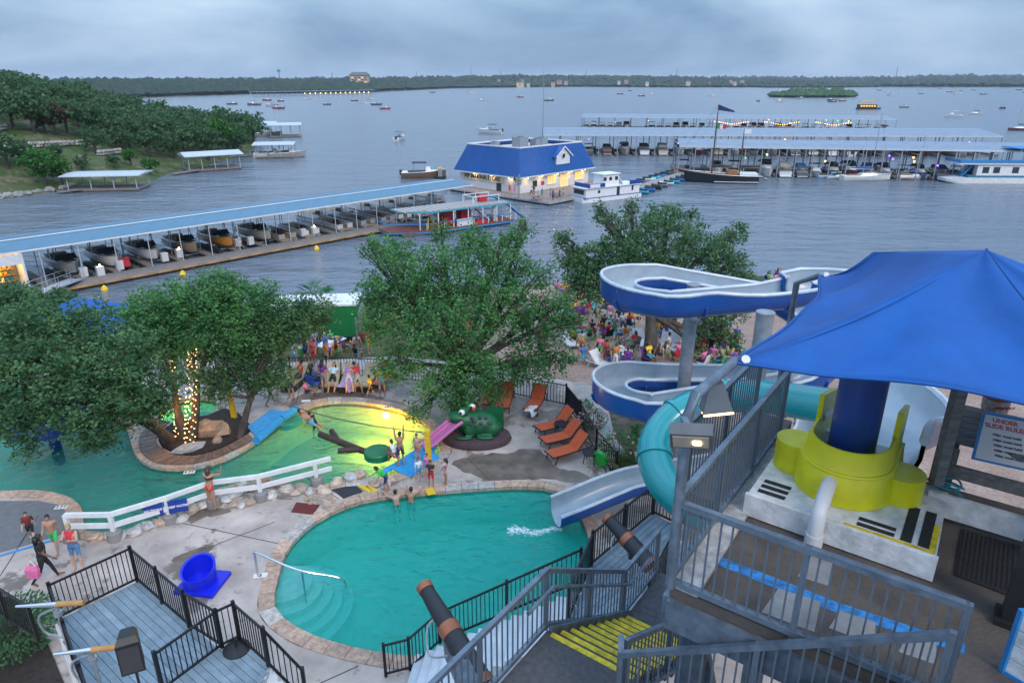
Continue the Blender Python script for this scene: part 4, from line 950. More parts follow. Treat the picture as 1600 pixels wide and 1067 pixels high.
for x0, x1, z0, z1, nm in ((8.2, 10.6, 1.5, 3.1, 'window'), (16.6, 19.2, 1.5, 3.1, 'window'), (12.0, 14.4, .65, 3.0, 'door')):
    o = MB().beam(ST(x0, .37, (z0 + z1) / 2), ST(x1, .37, (z0 + z1) / 2), .06, z1 - z0).build(nm, warm, store)
    nm_ = 3 if nm == 'window' else 4
    for s in range(nm_ + 1): x = lerp(x0, x1, s / nm_); MB().beam(ST(x, .30, z0), ST(x, .30, z1), .09, .09).build('frame_bar', whitep, o)
    for s in range(3): z = lerp(z0, z1, s / 2); MB().beam(ST(x0, .295, z), ST(x1, .295, z), .09, .09).build('frame_bar', whitep, o)
MB().beam(ST(4.0, .37, 2.0), ST(5.2, .37, 2.0), .06, 1.1).build('notice_board', dglass, store); MB().beam(ST(6.4, .36, 1.9), ST(7.3, .36, 1.9), .05, .7).build('red_notice', redp, store)
MB().beam(ST(.37, 5.0, 1.6), ST(.37, 6.2, 1.6), .06, 2.1).build('door', dglass, store); MB().beam(ST(.37, 1.2, 1.6), ST(.37, 2.2, 1.6), .06, 2.1).build('door', sidem, store)
def text(s, size, loc, mt, name, parent, xdir, zdir=V(0, 0, 1), ext=.02):
    c = bpy.data.curves.new('t', 'FONT'); c.body = s; c.size = size; c.extrude = ext; c.offset = size * .018; c.align_x = 'CENTER'; c.align_y = 'CENTER'
    o = bpy.data.objects.new('t', c); COL.objects.link(o); me = bpy.data.meshes.new_from_object(o); bpy.data.objects.remove(o); me.name = name
    x = xdir.normalized(); z = zdir.normalized(); n = x.cross(z); M = Matrix((x, z, -(z.cross(x)) if False else x.cross(z))).transposed()
    l, rz = XF.get(parent.name, ((0, 0, 0), 0)); rot = Matrix.Rotation(-rz, 3, 'Z')
    me.transform(M.to_4x4()); me.transform(Matrix.Translation(Vector(loc) - Vector(l))); me.transform(rot.to_4x4()); me.materials.clear(); me.materials.append(mt)
    return link(name, me, parent)
sg = MB().beam(ST(.28, 4.6, 2.75), ST(.28, 15.2, 2.75), .1, 1.25).build('sign_board', mat('cream_sign', (.62, .55, .42), .7), store)
text('VIP MARINA STORE', 1.12, ST(.20, 9.9, 2.75), mat('sign_black', (.012, .014, .02), .5), 'lettering', sg, -sn)
for x, y in ((2, -.2), (6, -.2), (10.5, -.2), (14.8, -.2), (19, -.2), (-.2, 2.5), (-.2, 7), (-.2, 11.5)):
    o = MB().cyl(ST(x, y, EZ - .3), ST(x, y, EZ - .2), .13, n=10).build('eave_lamp', bulbm, store); point('eave_light', ST(x + (-.15 if x < 0 else 0), y - (.15 if y < 0 else 0), EZ - .5), 22, (1, .62, .22), .08)
# flag, lamp pole, tables, people on the store deck
fl = thing('flag', 'striped flag on a short pole at the corner of the store', 'flag', ST(-.9, .6, 2.4))
MB().tube([ST(-.9, .6, .58), ST(-.9, .6, 4.0)], .04, 6).build('pole', alum, fl)
fp = [ST(-.9 - .1 * k, .6 - .32 * k, 3.95 - .16 * k - .1 * (k % 2)) for k in range(7)]
for s in range(7): MB().loft([[p + V(0, 0, -.12 * s), p + V(0, 0, -.12 * (s + 1))] for p in fp], closed=False).build('stripe', cloth(RED_C if s % 2 == 0 else WHITE_C), fl)
MB().loft([[p + V(-.012, -.012, .005), p + V(-.012, -.012, -.5)] for p in fp[:3]], closed=False).build('canton', cloth(NAVY_C), fl)
lpz = P(811, 311, .58); lpo = thing('dock_pole', 'grey pole with small signs at the corner of the store dock', 'pole', lpz)
MB().cyl(lpz, lpz + V(0, 0, 4.2), .12, n=8).build('shaft', galv, lpo)
for k in range(3): MB().box(lpz + V(0, -.1, 2.6 + .55 * k), (.8, .05, .4), .5).build('sign_plate', mat('green_sign', (.10, .22, .18), .6), lpo)
def picnic(p, rz, label):
    t = thing('picnic_table', label, 'table', p, rz, 'picnic tables on the store dock')
    for k in range(4): MB().box((0, -.3 + .2 * k, .74), (1.8, .18, .05)).build('table_plank', plankm, t, world=False)
    for s in (-1, 1):
        MB().box((0, s * .75, .45), (1.8, .26, .05)).build('bench', plankm, t, world=False)
        MB().beam((-.6 * s, -.7, 0), (-.6 * s, .25, .72), .08, .08).build('leg', plankm, t, world=False); MB().beam((-.6 * s, .7, 0), (-.6 * s, -.25, .72), .08, .08).build('leg', plankm, t, world=False)
picnic(P(838, 313, .58), SA, 'wooden picnic table nearest the corner pole of the store dock'); picnic(P(870, 308, .58), SA, 'wooden picnic table in front of the lit store door')
for pose, px, py, f, lb, of, tp, bt in (('stand_f', 804, 304.5, 200, 'person in pink top beside the store side door', 'shirt_shorts', PINK_C, PINK_C), ('stand', 796, 303.5, 160, 'person in red shirt at the store side door', 'shirt_shorts', RED_C, RED_C), ('walk', 830, 307, 120, 'person in white shirt walking past the store window', 'shirt_shorts', WHITE_C, BLACK_C), ('stand', 834, 306, 200, 'person in dark clothes beside the white-shirted walker', 'long', BLACK_C, GREY_C), ('stand', 847, 310, 40, 'person in blue shirt standing near the store door', 'shirt_shorts', BLUE_C, TEAL_C), ('stand_f', 860, 311, 100, 'person in blue dress at the crowded picnic table', 'tank_shorts', (.1, .2, .5), (.1, .2, .5)), ('stand', 864, 313, 60, 'person in black at the crowded picnic table', 'long', BLACK_C, BLACK_C), ('stand_f', 874, 313, 300, 'person in dark red top at the crowded picnic table', 'shirt_shorts', (.2, .03, .05), NAVY_C), ('walk', 880, 311, 280, 'person in pale green shirt at the end of the picnic table', 'shirt_shorts', (.35, .55, .45), GREY_C), ('stand', 934, 307.5, 150, 'person in white shirt beside the houseboat door', 'shirt_shorts', WHITE_C, NAVY_C), ('stand', 945, 305, 200, 'person in blue shirt boarding the white houseboat', 'shirt_shorts', BLUE_C, (.3, .3, .3))):
    person(pose, P(px, py, .58), f, lb, of, rnd.choice((0, 1, 1, 2)), tp, bt, h=1.75, hair=('long' if pose.endswith('f') else 'short', rnd.choice(('black', 'brown', 'blond'))))
# --- white houseboat at the store dock
H0 = P(905, 315, 0); ha = math.atan2(.55, .83); hb = thing('houseboat', 'white houseboat with blue trim and pilothouse beside the store', 'boat', H0, ha); hb.scale = (.86, .86, .8)
MB().loft([[(-.8, -1.9, -.1), (-.8, 1.9, -.1), (-.8, 1.9, 1.0), (-.8, -1.9, 1.0)], [(.6, -2.4, -.1), (.6, 2.4, -.1), (.6, 2.4, .9), (.6, -2.4, .9)], [(15, -2.4, -.1), (15, 2.4, -.1), (15, 2.4, .9), (15, -2.4, .9)]]).build('hull', whitep, hb, world=False)
MB().box((7.2, 0, .93), (15.6, 4.9, .1)).build('blue_stripe', navyp, hb, world=False)
MB().box((7.3, 0, 1.95), (14.6, 4.2, 2.0)).build('cabin', whitep, hb, world=False); MB().box((7.2, 0, 3.0), (15.4, 4.9, .14)).build('cabin_roof', whitep, hb, world=False)
MB().box((2.6, -2.42, 3.5), (4.2, .06, .9)).build('blue_skirt', navyp, hb, world=False); MB().box((.6, 0, 3.5), (.06, 4.8, .9)).build('blue_skirt', navyp, hb, world=False); MB().box((13.2, -2.42, 3.5), (3.6, .06, .9)).build('blue_skirt', navyp, hb, world=False)
MB().box((2.0, -2.5, 3.5), (2.6, .05, .7)).build('name_board', whitep, hb, world=False)
MB().box((7.0, 0, 4.3), (4.2, 3.2, 2.5)).build('pilothouse', whitep, hb, world=False); MB().box((7.0, 0, 5.6), (4.8, 3.8, .14)).build('pilothouse_roof', whitep, hb, world=False)
for x in (5.3, 8.4): MB().box((x, -1.62, 4.6), (.8, .06, .8)).build('window', dglass, hb, world=False)
MB().cyl((6.8, -1.6, 4.6), (6.8, -1.66, 4.6), .42, n=16).build('porthole', dglass, hb, world=False); MB().cyl((3.4, -2.1, 2.1), (3.4, -2.16, 2.1), .35, n=16).build('porthole', dglass, hb, world=False)
MB().box((.0, .2, 2.1), (.06, 3.2, 1.0)).build('front_window', dglass, hb, world=False); MB().box((8.6, -2.12, 1.85), (.8, .06, 1.8)).build('door', dglass, hb, world=False); MB().box((12.6, -2.12, 2.2), (.5, .06, 1.1)).build('window', dglass, hb, world=False)
MB().beam((9.3, -.6, 5.2), (10.8, -.6, 3.1), 1.0, .12).build('stair', whitep, hb, world=False)
# open motor boat and fuel pump beyond the blue roof, cruiser on the lake
b = lakeboat.put(P(662, 278, 0), R(10), 'brown and cream open motorboat moored beyond the blue dock roof'); paint(b, ('hull',), (.16, .10, .07)); paint(b, ('sun_top',), (.03, .04, .08)); b.scale = (1.4,) * 3
fp_ = P(688, 276, .4); fpo = thing('fuel_pump', 'grey fuel pump with yellow top beyond the blue dock roof', 'fuel pump', fp_, 0); MB().box((0, 0, .8), (.9, .7, 1.6)).build('cabinet', galv, fpo, world=False); MB().box((0, 0, 1.75), (.95, .75, .3)).build('yellow_top', yelm, fpo, world=False)
MB().box((0, 0, -.1), (2.5, 2., .3)).build('float', floatm, fpo, world=False)
# jet skis on the finger dock
jd0, jd1 = P(975, 300, .35), P(1070, 270, .35); jdk = thing('jet_ski_dock', 'narrow floating dock lined with jet skis right of the store', 'dock', jd0); jv = (jd1 - jd0)
for k in range(8): MB().beam(jd0.lerp(jd1, k / 8 + .004), jd0.lerp(jd1, (k + 1) / 8 - .004), 2.2, .3).build('deck_section', mat('pale_dock', (.30, .28, .27), .85), jdk)
jn = V(-jv.y, jv.x, 0).normalized(); JC = [('turquoise', (.03, .40, .50)), ('black', (.02, .02, .022)), ('white', (.6, .62, .64)), ('blue', (.03, .16, .45)), ('grey', (.15, .16, .18))]
for k in range(10):
    for s in (-1, 1):
        c = JC[(k * 3 + (s > 0) * 2) % 5]; q = jd0.lerp(jd1, (k + .5) / 10) + jn * s * 2.6; q.z = .1
        b = jetski.put(q, math.atan2(jn.y * -s, jn.x * -s) + .3, 'jet ski, %s from the store on the %s side of the jet ski dock' % (ORD[k], 'near' if s < 0 else 'far'), 'jet skis at the finger dock'); paint(b, ('hull',), c[1])
# --- far covered marinas on the right
RC = [(.62, .63, .65), (.10, .11, .13), (.62, .63, .65), (.07, .10, .22), (.45, .42, .38), (.62, .63, .65), (.16, .04, .05)]
def marina(name, label, a, b_, depth, ez, npost, gable, boats, blabel, bgroup, bz=0., hip=2., fill=.85):
    """a, b_: near corners of the roof on the water"""
    L_ = (b_ - a); L_.z = 0; ln = L_.length; d = L_.normalized(); n = V(-d.y, d.x, 0); ang = math.atan2(d.y, d.x); t = thing(name, label, 'dock', (a.x, a.y, 0), ang)
    np_ = int(ln / 6); st = ln / np_
    me = roof_panel(st, depth, ez + gable, ez, waves=8).mesh('roof_panel', roofgrey)
    for i in range(np_): o = link('roof_panel', me, t); o.location = (i * st, 0, 0)
    for o_ in (0, depth): MB().beam(a + n * o_ + V(0, 0, ez - .12 - a.z), b_ + n * o_ + V(0, 0, ez - .12 - b_.z), .16, .3).build('fascia', mat('pale_fascia', (.5, .54, .56), .6), t)
    for i in range(npost + 1):
        x = ln * i / npost
        for o_ in (.3, depth * .5, depth - .3): bar('post', t, V(a.x, a.y, -.5) + d * x + n * o_, ez + .5, .2, galv, 'box', ang)
        MB().beam(V(a.x, a.y, .4) + d * x + n * .5, V(a.x, a.y, .4) + d * x + n * (depth - .5), 1.1, .4).build('finger_pier', plankm, t)
    MB().beam(V(a.x, a.y, .45) + n * depth * .5, V(b_.x, b_.y, .45) + n * depth * .5, 2.4, .4).build('walkway', plankm, t)
    rows = ((.24, -math.pi / 2), (.76, math.pi / 2)); 
    nb_ = 0
    for r_, (f, da) in enumerate(rows[:boats]):
        for i in range(npost):
            if rnd.random() > fill: continue
            for s in ((.5,) if ln / npost < 7 else (.27, .73)):
                q = V(a.x, a.y, bz) + d * (ln * (i + s) / npost) + n * (depth * f); pr_ = rnd.choice((cruiser, cruiser, runabout, lakeboat))
                o = pr_.put(q, ang + da + (math.pi if rnd.random() < .35 else 0), blabel % ordn(nb_), bgroup, sc=rnd.uniform(.9, 1.1) * (1.0 if pr_ is cruiser else 1.2)); nb_ += 1; paint(o, ('hull',), rnd.choice(RC)); paint(o, ('canvas_top', 'bimini', 'sun_top'), rnd.choice([(.02, .03, .06), (.02, .02, .025), (.03, .10, .22), (.35, .34, .33)]))
    return t, (lambda x, y, z: V(a.x, a.y, z) + d * x + n * y), ln
m1, M1, l1 = marina('front_marina', 'nearest long grey-roofed boat shelter of the right-hand marina', P(1058, 274, .0), P(1660, 286, 0), 17, 6.3, 22, 1.0, 1, 'motor boat under the nearest grey roof, %s boat from its left end', 'boats under the nearest grey roof')
m2, M2, l2 = marina('middle_marina', 'longest grey-roofed boat shelter in the middle of the right-hand marina', P(848, 243, 0), P(1560, 246, 0), 24, 5.6, 24, 1.3, 1, 'motor boat under the middle grey roof, %s boat from its left end', 'boats under the middle grey roof')
m3, M3, l3 = marina('back_marina', 'farthest grey-roofed boat shelter of the right-hand marina', P(908, 203, 0), P(1398, 208, 0), 24, 5.3, 18, .8, 1, 'motor boat under the farthest grey roof, %s boat from its left end', 'boats under the farthest grey roof')
for i in range(24):                       # coloured lamps strung under the roofs
    mm, ln_ = ((M1, l1), (M2, l2), (M3, l3))[i % 3]; q = mm(ln_ * rnd.uniform(.1, .95), rnd.uniform(.5, 6), rnd.uniform(3., 4.6)); c = rnd.choice([('amber', (1, .5, .06)), ('amber', (1, .6, .12)), ('amber', (1, .55, .1)), ('green', (.05, .9, .15)), ('violet', (.2, .1, 1))])
    o = thing('dock_lamp', 'small %s lamp glowing under a grey marina roof' % c[0], 'lamp', q, 0, '%s lamps under the marina roofs' % c[0]); MB().cyl((0, 0, .25), (0, 0, 1.3), .02, n=5).build('hanger', blackp, o, world=False); MB().ball((0, 0, 0), .2, 8, 6).build('globe', mat('lamp_' + c[0], c[1], emit=4), o, world=False)
for i in range(3):
    for k in range(16):
        q = M3(l3 * (.44 + .16 * i) + k * .9, 2, 3.2 + .5 * math.cos(k * .4)); o = MB().ball(q, .14, 6, 4).build('string_light', mat('lamp_orange', (1, .35, .05), emit=9)); tag(o, 'orange bulb in the light strings under the farthest roof', 'string light', 'orange light strings in the far marina')
# --- schooner with two masts
sc0 = P(1125, 285, 0); sch = thing('schooner', 'black-hulled two-masted sailing ship moored by the grey-roofed marina', 'boat', sc0, R(172))
S = hull_parts(sch, 15, 4.0, 1.5, mat('black_hull', (.012, .014, .018), .35), woodm, dr=.6, sheer=.9, fine=2.0, stern=.8)
MB().loft([[(x, -2.03 + abs(x) * 0, .28), (x, 2.03, .28), (x, 2.03, .36), (x, -2.03, .36)] for x in (-7.4, -3, 1.5)]).build('white_waterline', whitep, sch, world=False)
MB().box((-5.4, 0, 1.75), (3.6, 3.6, .55)).build('white_quarterdeck', whitep, sch, world=False); MB().box((-2.2, 0, 2.1), (2.2, 2.0, .9), top=.85).build('deckhouse', woodm, sch, world=False)
for x, h_ in ((1.9, 15.5), (-3.7, 10.8)):
    mo = MB().tube([(x, 0, 1.5), (x, 0, h_ * .62), (x, 0, h_)], [.17, .14, .05], 8).build('mast', mat('mast_wood', (.10, .05, .03), .5), sch, world=False)
    MB().tube([(x, 0, 3.0), (x - 4.2, 0, 3.1)], .1, 6).build('boom', woodm, sch, world=False); MB().tube([(x - .1, 0, 3.3), (x - 2, 0, 3.4), (x - 4, 0, 3.25)], [.28, .25, .1], 8).build('furled_sail', mat('dark_sail', (.03, .05, .06), .9), sch, world=False)
    for y in (-1.9, 1.9): MB().tube([(x, 0, h_ * .95), (x - .3, y, 1.7)], .02, 4).build('shroud', blackp, mo, world=False)
MB().tube([(6.5, 0, 2.2), (10.8, 0, 3.2)], [.16, .08], 6).build('bowsprit', woodm, sch, world=False); MB().tube([(10.6, 0, 3.15), (1.9, 0, 15.2)], .02, 4).build('forestay', blackp, sch, world=False)
f_ = MB()
for k, c in enumerate(((0.02, .3, .1), (.7, .7, .7), (.6, .03, .04))): MB().loft([[(1.85 - .62 * k - .31 * j, .06 * j, 11.6), (1.85 - .62 * k - .31 * j, .06 * j, 10.7)] for j in range(3)], closed=False).build('flag_band', cloth(c), sch, world=False)
MB().loft([[(-3.75 - .45 * j, .06 * j, 10.7), (-3.75 - .45 * j, .06 * j, 9.8)] for j in range(4)], closed=False).build('white_flag', cloth(WHITE_C), sch, world=False)
MB().loft([[(1.9 - .8 * j, .1 * j, 15.4 - .3 * j), (1.9 - .8 * j, .1 * j, 14.3 - .1 * j)] for j in range(5)], closed=False).build('dark_pennant', cloth(NAVY_C), sch, world=False)
dg = lakeboat.put(P(1184, 281, 0), R(185), 'small pale dinghy tied behind the black sailing ship'); paint(dg, ('hull',), (.4, .42, .44)); paint(dg, ('sun_top',), (.5, .5, .5)); dg.scale = (.62, .62, .3)
# sailboats and houseboat along the front dock
for px, py, hc_, cv, lb, s in ((1352, 282, (.62, .66, .62), (.03, .10, .40), 'white sailboat with tall mast in front of the nearest grey roof', 1.25), (1428, 280, (.62, .64, .66), (.03, .10, .45), 'white sailboat with blue sail cover beside the long houseboat', .85), (1310, 279, (.55, .6, .65), (.2, .5, .35), 'small sailboat with pale green cover left of the tall-masted sailboat', .62)):
    b = sailb.put(P(px, py, 0), R(3), lb, None, sc=s); paint(b, ('hull',), hc_); paint(b, ('sail_cover',), cv)
j = jetski.put(P(1290, 278, 0), R(0), 'pale blue jet ski left of the sailboats at the front dock', None, sc=1.2); paint(j, ('hull',), (.35, .55, .70))
hh = thing('long_houseboat', 'long white houseboat with blue stripes at the right edge', 'boat', P(1470, 284, 0), R(-2))
MB().loft([[(0, -1.6, .3), (0, 1.6, .3), (0, 1.8, .9), (0, -1.8, .9)], [(3, -2.6, -.2), (3, 2.6, -.2), (3, 2.7, 1.2), (3, -2.7, 1.2)], [(26, -2.6, -.2), (26, 2.6, -.2), (26, 2.7, 1.2), (26, -2.7, 1.2)]]).build('hull', whitep, hh, world=False)
MB().box((15.5, 0, 2.5), (20, 4.8, 2.6)).build('cabin', whitep, hh, world=False); MB().box((15, 0, 1.45), (22.5, 5.46, .3)).build('blue_stripe', mat('teal_stripe', (.03, .20, .33), .5), hh, world=False)
MB().box((13.5, 0, 4.0), (24, 5.6, .35)).build('upper_deck', whitep, hh, world=False); MB().box((13.5, -2.85, 4.45), (24, .08, .6)).build('blue_rail', bluep, hh, world=False); MB().box((1.5, 0, 4.45), (.08, 5.6, .6)).build('blue_rail', bluep, hh, world=False)
for x in (7.2, 9.4, 13.2): MB().box((x, -2.42, 2.7), (1.3, .06, 1.2)).build('window', dglass, hh, world=False)
MB().box((17.4, -2.42, 2.7), (2.8, .06, 1.7)).build('window', mat('curtain', (.35, .32, .28), .9), hh, world=False); MB().box((5.45, 0, 2.4), (.06, 2.0, 2.2)).build('door', dglass, hh, world=False)
MB().beam((3.0, -1.2, 1.3), (5.3, -1.2, 4.0), .9, .2).build('blue_slide', bluep, hh, world=False); MB().box((19, 0, 7.0), (13, 5.6, .15)).build('top_canopy', bluep, hh, world=False)
for x in (13, 18, 24):
    for y in (-2.6, 2.6): MB().cyl((x, y, 4.1), (x + .3, y, 7.0), .06).build('canopy_post', alum, hh, world=False)
for i, (px, py, lb) in enumerate(((1245, 296, 'bushy'),)): pass
tall = thing('radio_mast', 'thin tall mast standing on the lake side of the store roof', 'mast', P(848, 236, 0)); MB().tube([(0, 0, -1), (0, 0, 14), (0, 0, 23)], [.2, .14, .05], 6).build('mast_pole', galv, tall, world=False); MB().box((0, 0, 5), (.5, .5, 1)).build('mast_base', galv, tall, world=False)
# --- small private docks by the left hillside
def shelter(px, py, w_, d_, rz, label, ez=3.2, slope=.5, posts=4, blue=None):
    p = P(px, py, .4); t = thing('boat_shelter', label, 'boat shelter', (p.x, p.y, 0), rz, 'private docks by the hillside')
    MB().box((0, 0, .3), (w_, d_, .3)).build('dock_platform', plankm, t, world=False); MB().box((0, 0, .05), (w_ * .96, d_ * .9, .3)).build('float', floatm, t, world=False)
    MB().add([(-w_ * .55, -d_ * .6, ez), (w_ * .55, -d_ * .6, ez), (w_ * .55, 0, ez + slope), (-w_ * .55, 0, ez + slope), (w_ * .55, d_ * .6, ez), (-w_ * .55, d_ * .6, ez), (-w_ * .55, -d_ * .6, ez - .15), (w_ * .55, -d_ * .6, ez - .15), (w_ * .55, d_ * .6, ez - .15), (-w_ * .55, d_ * .6, ez - .15)], [(0, 1, 2, 3), (3, 2, 4, 5), (6, 7, 1, 0), (8, 9, 5, 4), (7, 8, 4, 2, 1), (9, 6, 0, 3, 5)]).build('roof', mat('pale_roof', (.50, .56, .60), .5, metal=.2), t, world=False)
    for i in range(posts):
        for s in (-1, 1): bar('post', t, V(p.x, p.y, 0) + Matrix.Rotation(rz, 3, 'Z') @ V((i / (posts - 1) - .5) * w_ * .95, s * d_ * .46, .3), ez - .35, .14, postm)
    return t
shelter(172, 292, 13, 7, R(8), 'white-roofed boat shelter nearest the rocky left shore', 3.0, .25); shelter(332, 262, 12, 7, R(35), 'white-roofed boat shelter with open sides below the hillside', 3.6, .7, 5)
shelter(432, 243, 10, 8, R(10), 'white-roofed boat shelter with boats, nearest of the far pair', 3.6, .5); shelter(447, 212, 11, 9, R(15), 'white-roofed boat shelter farther out behind the near pair', 4.4, .7); shelter(412, 208, 10, 9, R(15), 'grey-green roofed shelter behind the bright waterside tree', 4.4, .4)
for px, py, c, cv, lb in ((420, 213, (.4, .4, .4), (.02, .22, .42), 'motorboat under bright blue cover by the hillside docks'), (425, 246, (.6, .6, .6), (.1, .1, .1), 'white motorboat at the near shelter of the far pair'), (450, 246, (.3, .3, .3), (.3, .3, .3), 'grey motorboat at the near shelter of the far pair')):
    b = lakeboat.put(P(px, py, 0), R(20), lb); paint(b, ('hull',), c); paint(b, ('sun_top',), cv)
for a, b_, lb in ((P(90, 300, .4), P(150, 294, .4), 'plank walkway from the rocky shore to the nearest shelter'), (P(268, 272, .4), P(310, 266, .4), 'plank walkway from the hillside to the open-sided shelter'), (P(330, 247, .4), P(425, 240, .4), 'long plank walkway running out below the bright tree')):
    t = thing('walkway', lb, 'walkway', a); n_s = max(3, int((b_ - a).length / 3)); 
    for k in range(n_s): MB().beam(a.lerp(b_, k / n_s + .01), a.lerp(b_, (k + 1) / n_s - .01), 1.4, .2).build('deck_section', plankm, t)
    for k in range(n_s + 1): bar('pile', t, a.lerp(b_, k / n_s) - V(0, 0, 1.2), 1.5, .15, plankm)
# --- boats scattered on the lake
LB = [(625, 219, 1.2, (.62, .64, .66), 'white cruiser with blue top alone on the open lake', 80, (.02, .12, .25)), (766, 209, 1.5, (.6, .62, .64), 'white cruiser with people passing behind the store', 160, (.03, .03, .05)), (602, 171, 1.1, (.30, .05, .08), 'dark red speedboat on the open lake', 5, (.5, .5, .5)), (570, 163, 1.0, (.6, .6, .6), 'white boat with bright light left of the dark red speedboat', 10, (.1, .3, .35)),
      (1489, 183, 1.4, (.6, .62, .64), 'white motor cruiser left of the lone yacht', 170, (.5, .5, .5)), (1565, 170, 1.1, (.12, .05, .08), 'dark pontoon-like boat near the right edge', 80, (.05, .2, .25)), (1413, 168.5, 1., (.1, .12, .15), 'small dark boat right of the yellow-lit ferry', 0, (.1, .1, .1)), (1250, 154.5, 1.3, (.2, .25, .3), 'grey boat passing in front of the island', 0, (.2, .2, .25)), (1184, 159, 1.1, (.15, .15, .18), 'small dark boat left of the island', 90, (.2, .3, .35))]
for px, py, s, c, lb, rz, cv in LB: b = lakeboat.put(P(px, py, 0), R(rz), lb, None, sc=s); paint(b, ('hull',), c); paint(b, ('sun_top',), cv)
b = sailb.put(P(1523, 179, 0), R(180), 'lone yacht with bare mast on the open lake', None, sc=1.05); paint(b, ('hull',), (.55, .6, .6)); paint(b, ('sail_cover',), (.02, .03, .05))
b = sailb.put(P(1592, 204, 0), R(180), 'dark-hulled yacht cut by the right edge', None, sc=1.15); paint(b, ('hull',), (.12, .05, .06)); paint(b, ('sail_cover',), (.02, .03, .05))
fe = thing('ferry', 'yellow-lit double-deck ferry boat on the open lake', 'boat', P(1356, 171, 0), R(2)); MB().loft([[(x, -2, -.2), (x, 2, -.2), (x, 2.2, 1), (x, -2.2, 1)] for x in (-8, -7, 7)] + [[(9.5, -.3, .3), (9.5, .3, .3), (9.8, .3, 1.2), (9.8, -.3, 1.2)]]).build('hull', blackp, fe, world=False)
MB().box((-1, 0, 2.2), (13, 4, 2.3)).build('cabin', darkm, fe, world=False); MB().box((-1.2, 0, 3.5), (14, 4.4, .3)).build('upper_deck', mat('ferry_yellow', (.65, .42, .03), .5), fe, world=False); MB().box((-1.2, 0, 5.6), (12, 4.2, .5)).build('canopy', mat('ferry_yellow', (.65, .42, .03), .5), fe, world=False)
for i in range(6): MB().box((-6.2 + i * 2, -2.02, 2.3), (1.3, .06, 1.1)).build('window', warm, fe, world=False); MB().cyl((-6.2 + i * 2, -1.9, 3.6), (-6.2 + i * 2, -1.9, 5.4), .08).build('post', alum, fe, world=False)
far = []
for i in range(62):
    if i < 14: px, py = rnd.uniform(300, 620), rnd.uniform(154, 172)
    elif i < 26: px, py = rnd.uniform(640, 1180), rnd.uniform(138.5, 160)
    else: px, py = rnd.uniform(1180, 1640), rnd.uniform(137.5, 150)
    if 1195 < px < 1345 and 130 < py < 156: py = 157 + rnd.uniform(0, 3)
    p = P(px, py, 0)
    if any((p - q).length < 25 for q in far): continue
    far.append(p); b = lakeboat.put(p, rnd.uniform(-.5, .5) + (math.pi if rnd.random() < .5 else 0), 'tiny boat scattered on the distant open lake', 'distant boats on the lake', sc=rnd.uniform(1.0, 1.6)); paint(b, ('hull',), rnd.choice([(.6, .6, .62), (.1, .1, .12), (.25, .05, .06), (.55, .55, .58)])); paint(b, ('sun_top',), rnd.choice([(.1, .12, .2), (.5, .5, .5), (.03, .03, .04)]))
# ------------------------------------------------------------------ pool side
def GP(px, py):                           # point on the natural ground seen at a pixel
    z = 3.
    for _ in range(25): p = P(px, py, z); z = .5 * z + .5 * ground_h(p.x, p.y)
    return V(p.x, p.y, ground_h(p.x, p.y))
D = lambda px, py: P(px, py, ZD)
blackm = mat('black_metal', (.014, .014, .017), .45, metal=.3, var=.2)
bluefoam = mat('blue_foam_pad', (.03, .30, .62), .6, var=.2, scale=4)
orangem = mat('orange_mesh', (.55, .095, .03), .75, var=.2, scale=12)
wickerm = mat('dark_wicker', (.035, .028, .024), .7, var=.4, scale=20)
cush = mat('beige_cushion', (.48, .37, .24), .9, var=.2)
rockm = mat('limestone_rock', tint=True, rough=.9, var=.35, scale=3.5, bump=.6, bscale=6)
soil = mat('mulch', (.035, .025, .02), .95, var=.5, scale=8, bump=.8, bscale=20)
boardm = mat('boardwalk_wood', tint=True, rough=.8, var=.35, scale=5, bump=.3, bscale=20)
# planter island
isl = thing('planter_island', 'tree planter ringed by a curved boardwalk beside the lagoon', 'planter', D(305, 690))
outp = smooth_open([D(x, y) for x, y in ((240, 660), (222, 678), (217, 694), (224, 711), (246, 724), (290, 727), (338, 717), (376, 700), (398, 688))], 8)
inp = smooth_open([D(x, y) for x, y in ((266, 660), (252, 672), (245, 688), (252, 701), (276, 712), (306, 714), (338, 706), (364, 694), (388, 680))], 8)
outr = resample(outp, .2); NPL = 52
def at(path, f): i = f * (len(path) - 1); k = min(int(i), len(path) - 2); return path[k].lerp(path[k + 1], i - k)
for k in range(NPL):
    f0, f1 = k / NPL + .0012, (k + 1) / NPL - .0012; pl_ = [at(inp, f0), at(inp, f1), at(outp, f1), at(outp, f0)]
    o = MB().prism(flat(pl_), ZD + .004, ZD + .075 + rnd.uniform(0, .012)).build('plank', boardm, isl); g = rnd.uniform(.7, 1.2); o.color = ((.20 * g, .125 * g, .09 * g, 1) if k > NPL * .42 else (.17 * g, .145 * g, .13 * g, 1))
bed = [D(x, y) for x, y in ((268, 660), (254, 672), (247, 688), (254, 700), (277, 710.5), (306, 712.5), (337, 705), (362, 693), (386, 680), (396, 668), (372, 645), (350, 637), (325, 648), (300, 652))]
bm_ = bed; c_ = sum(bm_, V(0, 0, 0)) / len(bm_)
mnd = MB(); rings = [[c_.lerp(p, f) + V(0, 0, h) for p in bm_] for f, h in ((1, .003), (.8, .12), (.4, .2))]; mnd.loft(rings, closed=True, cap=True); mnd.build('mulch_bed', soil, isl, smooth='all')
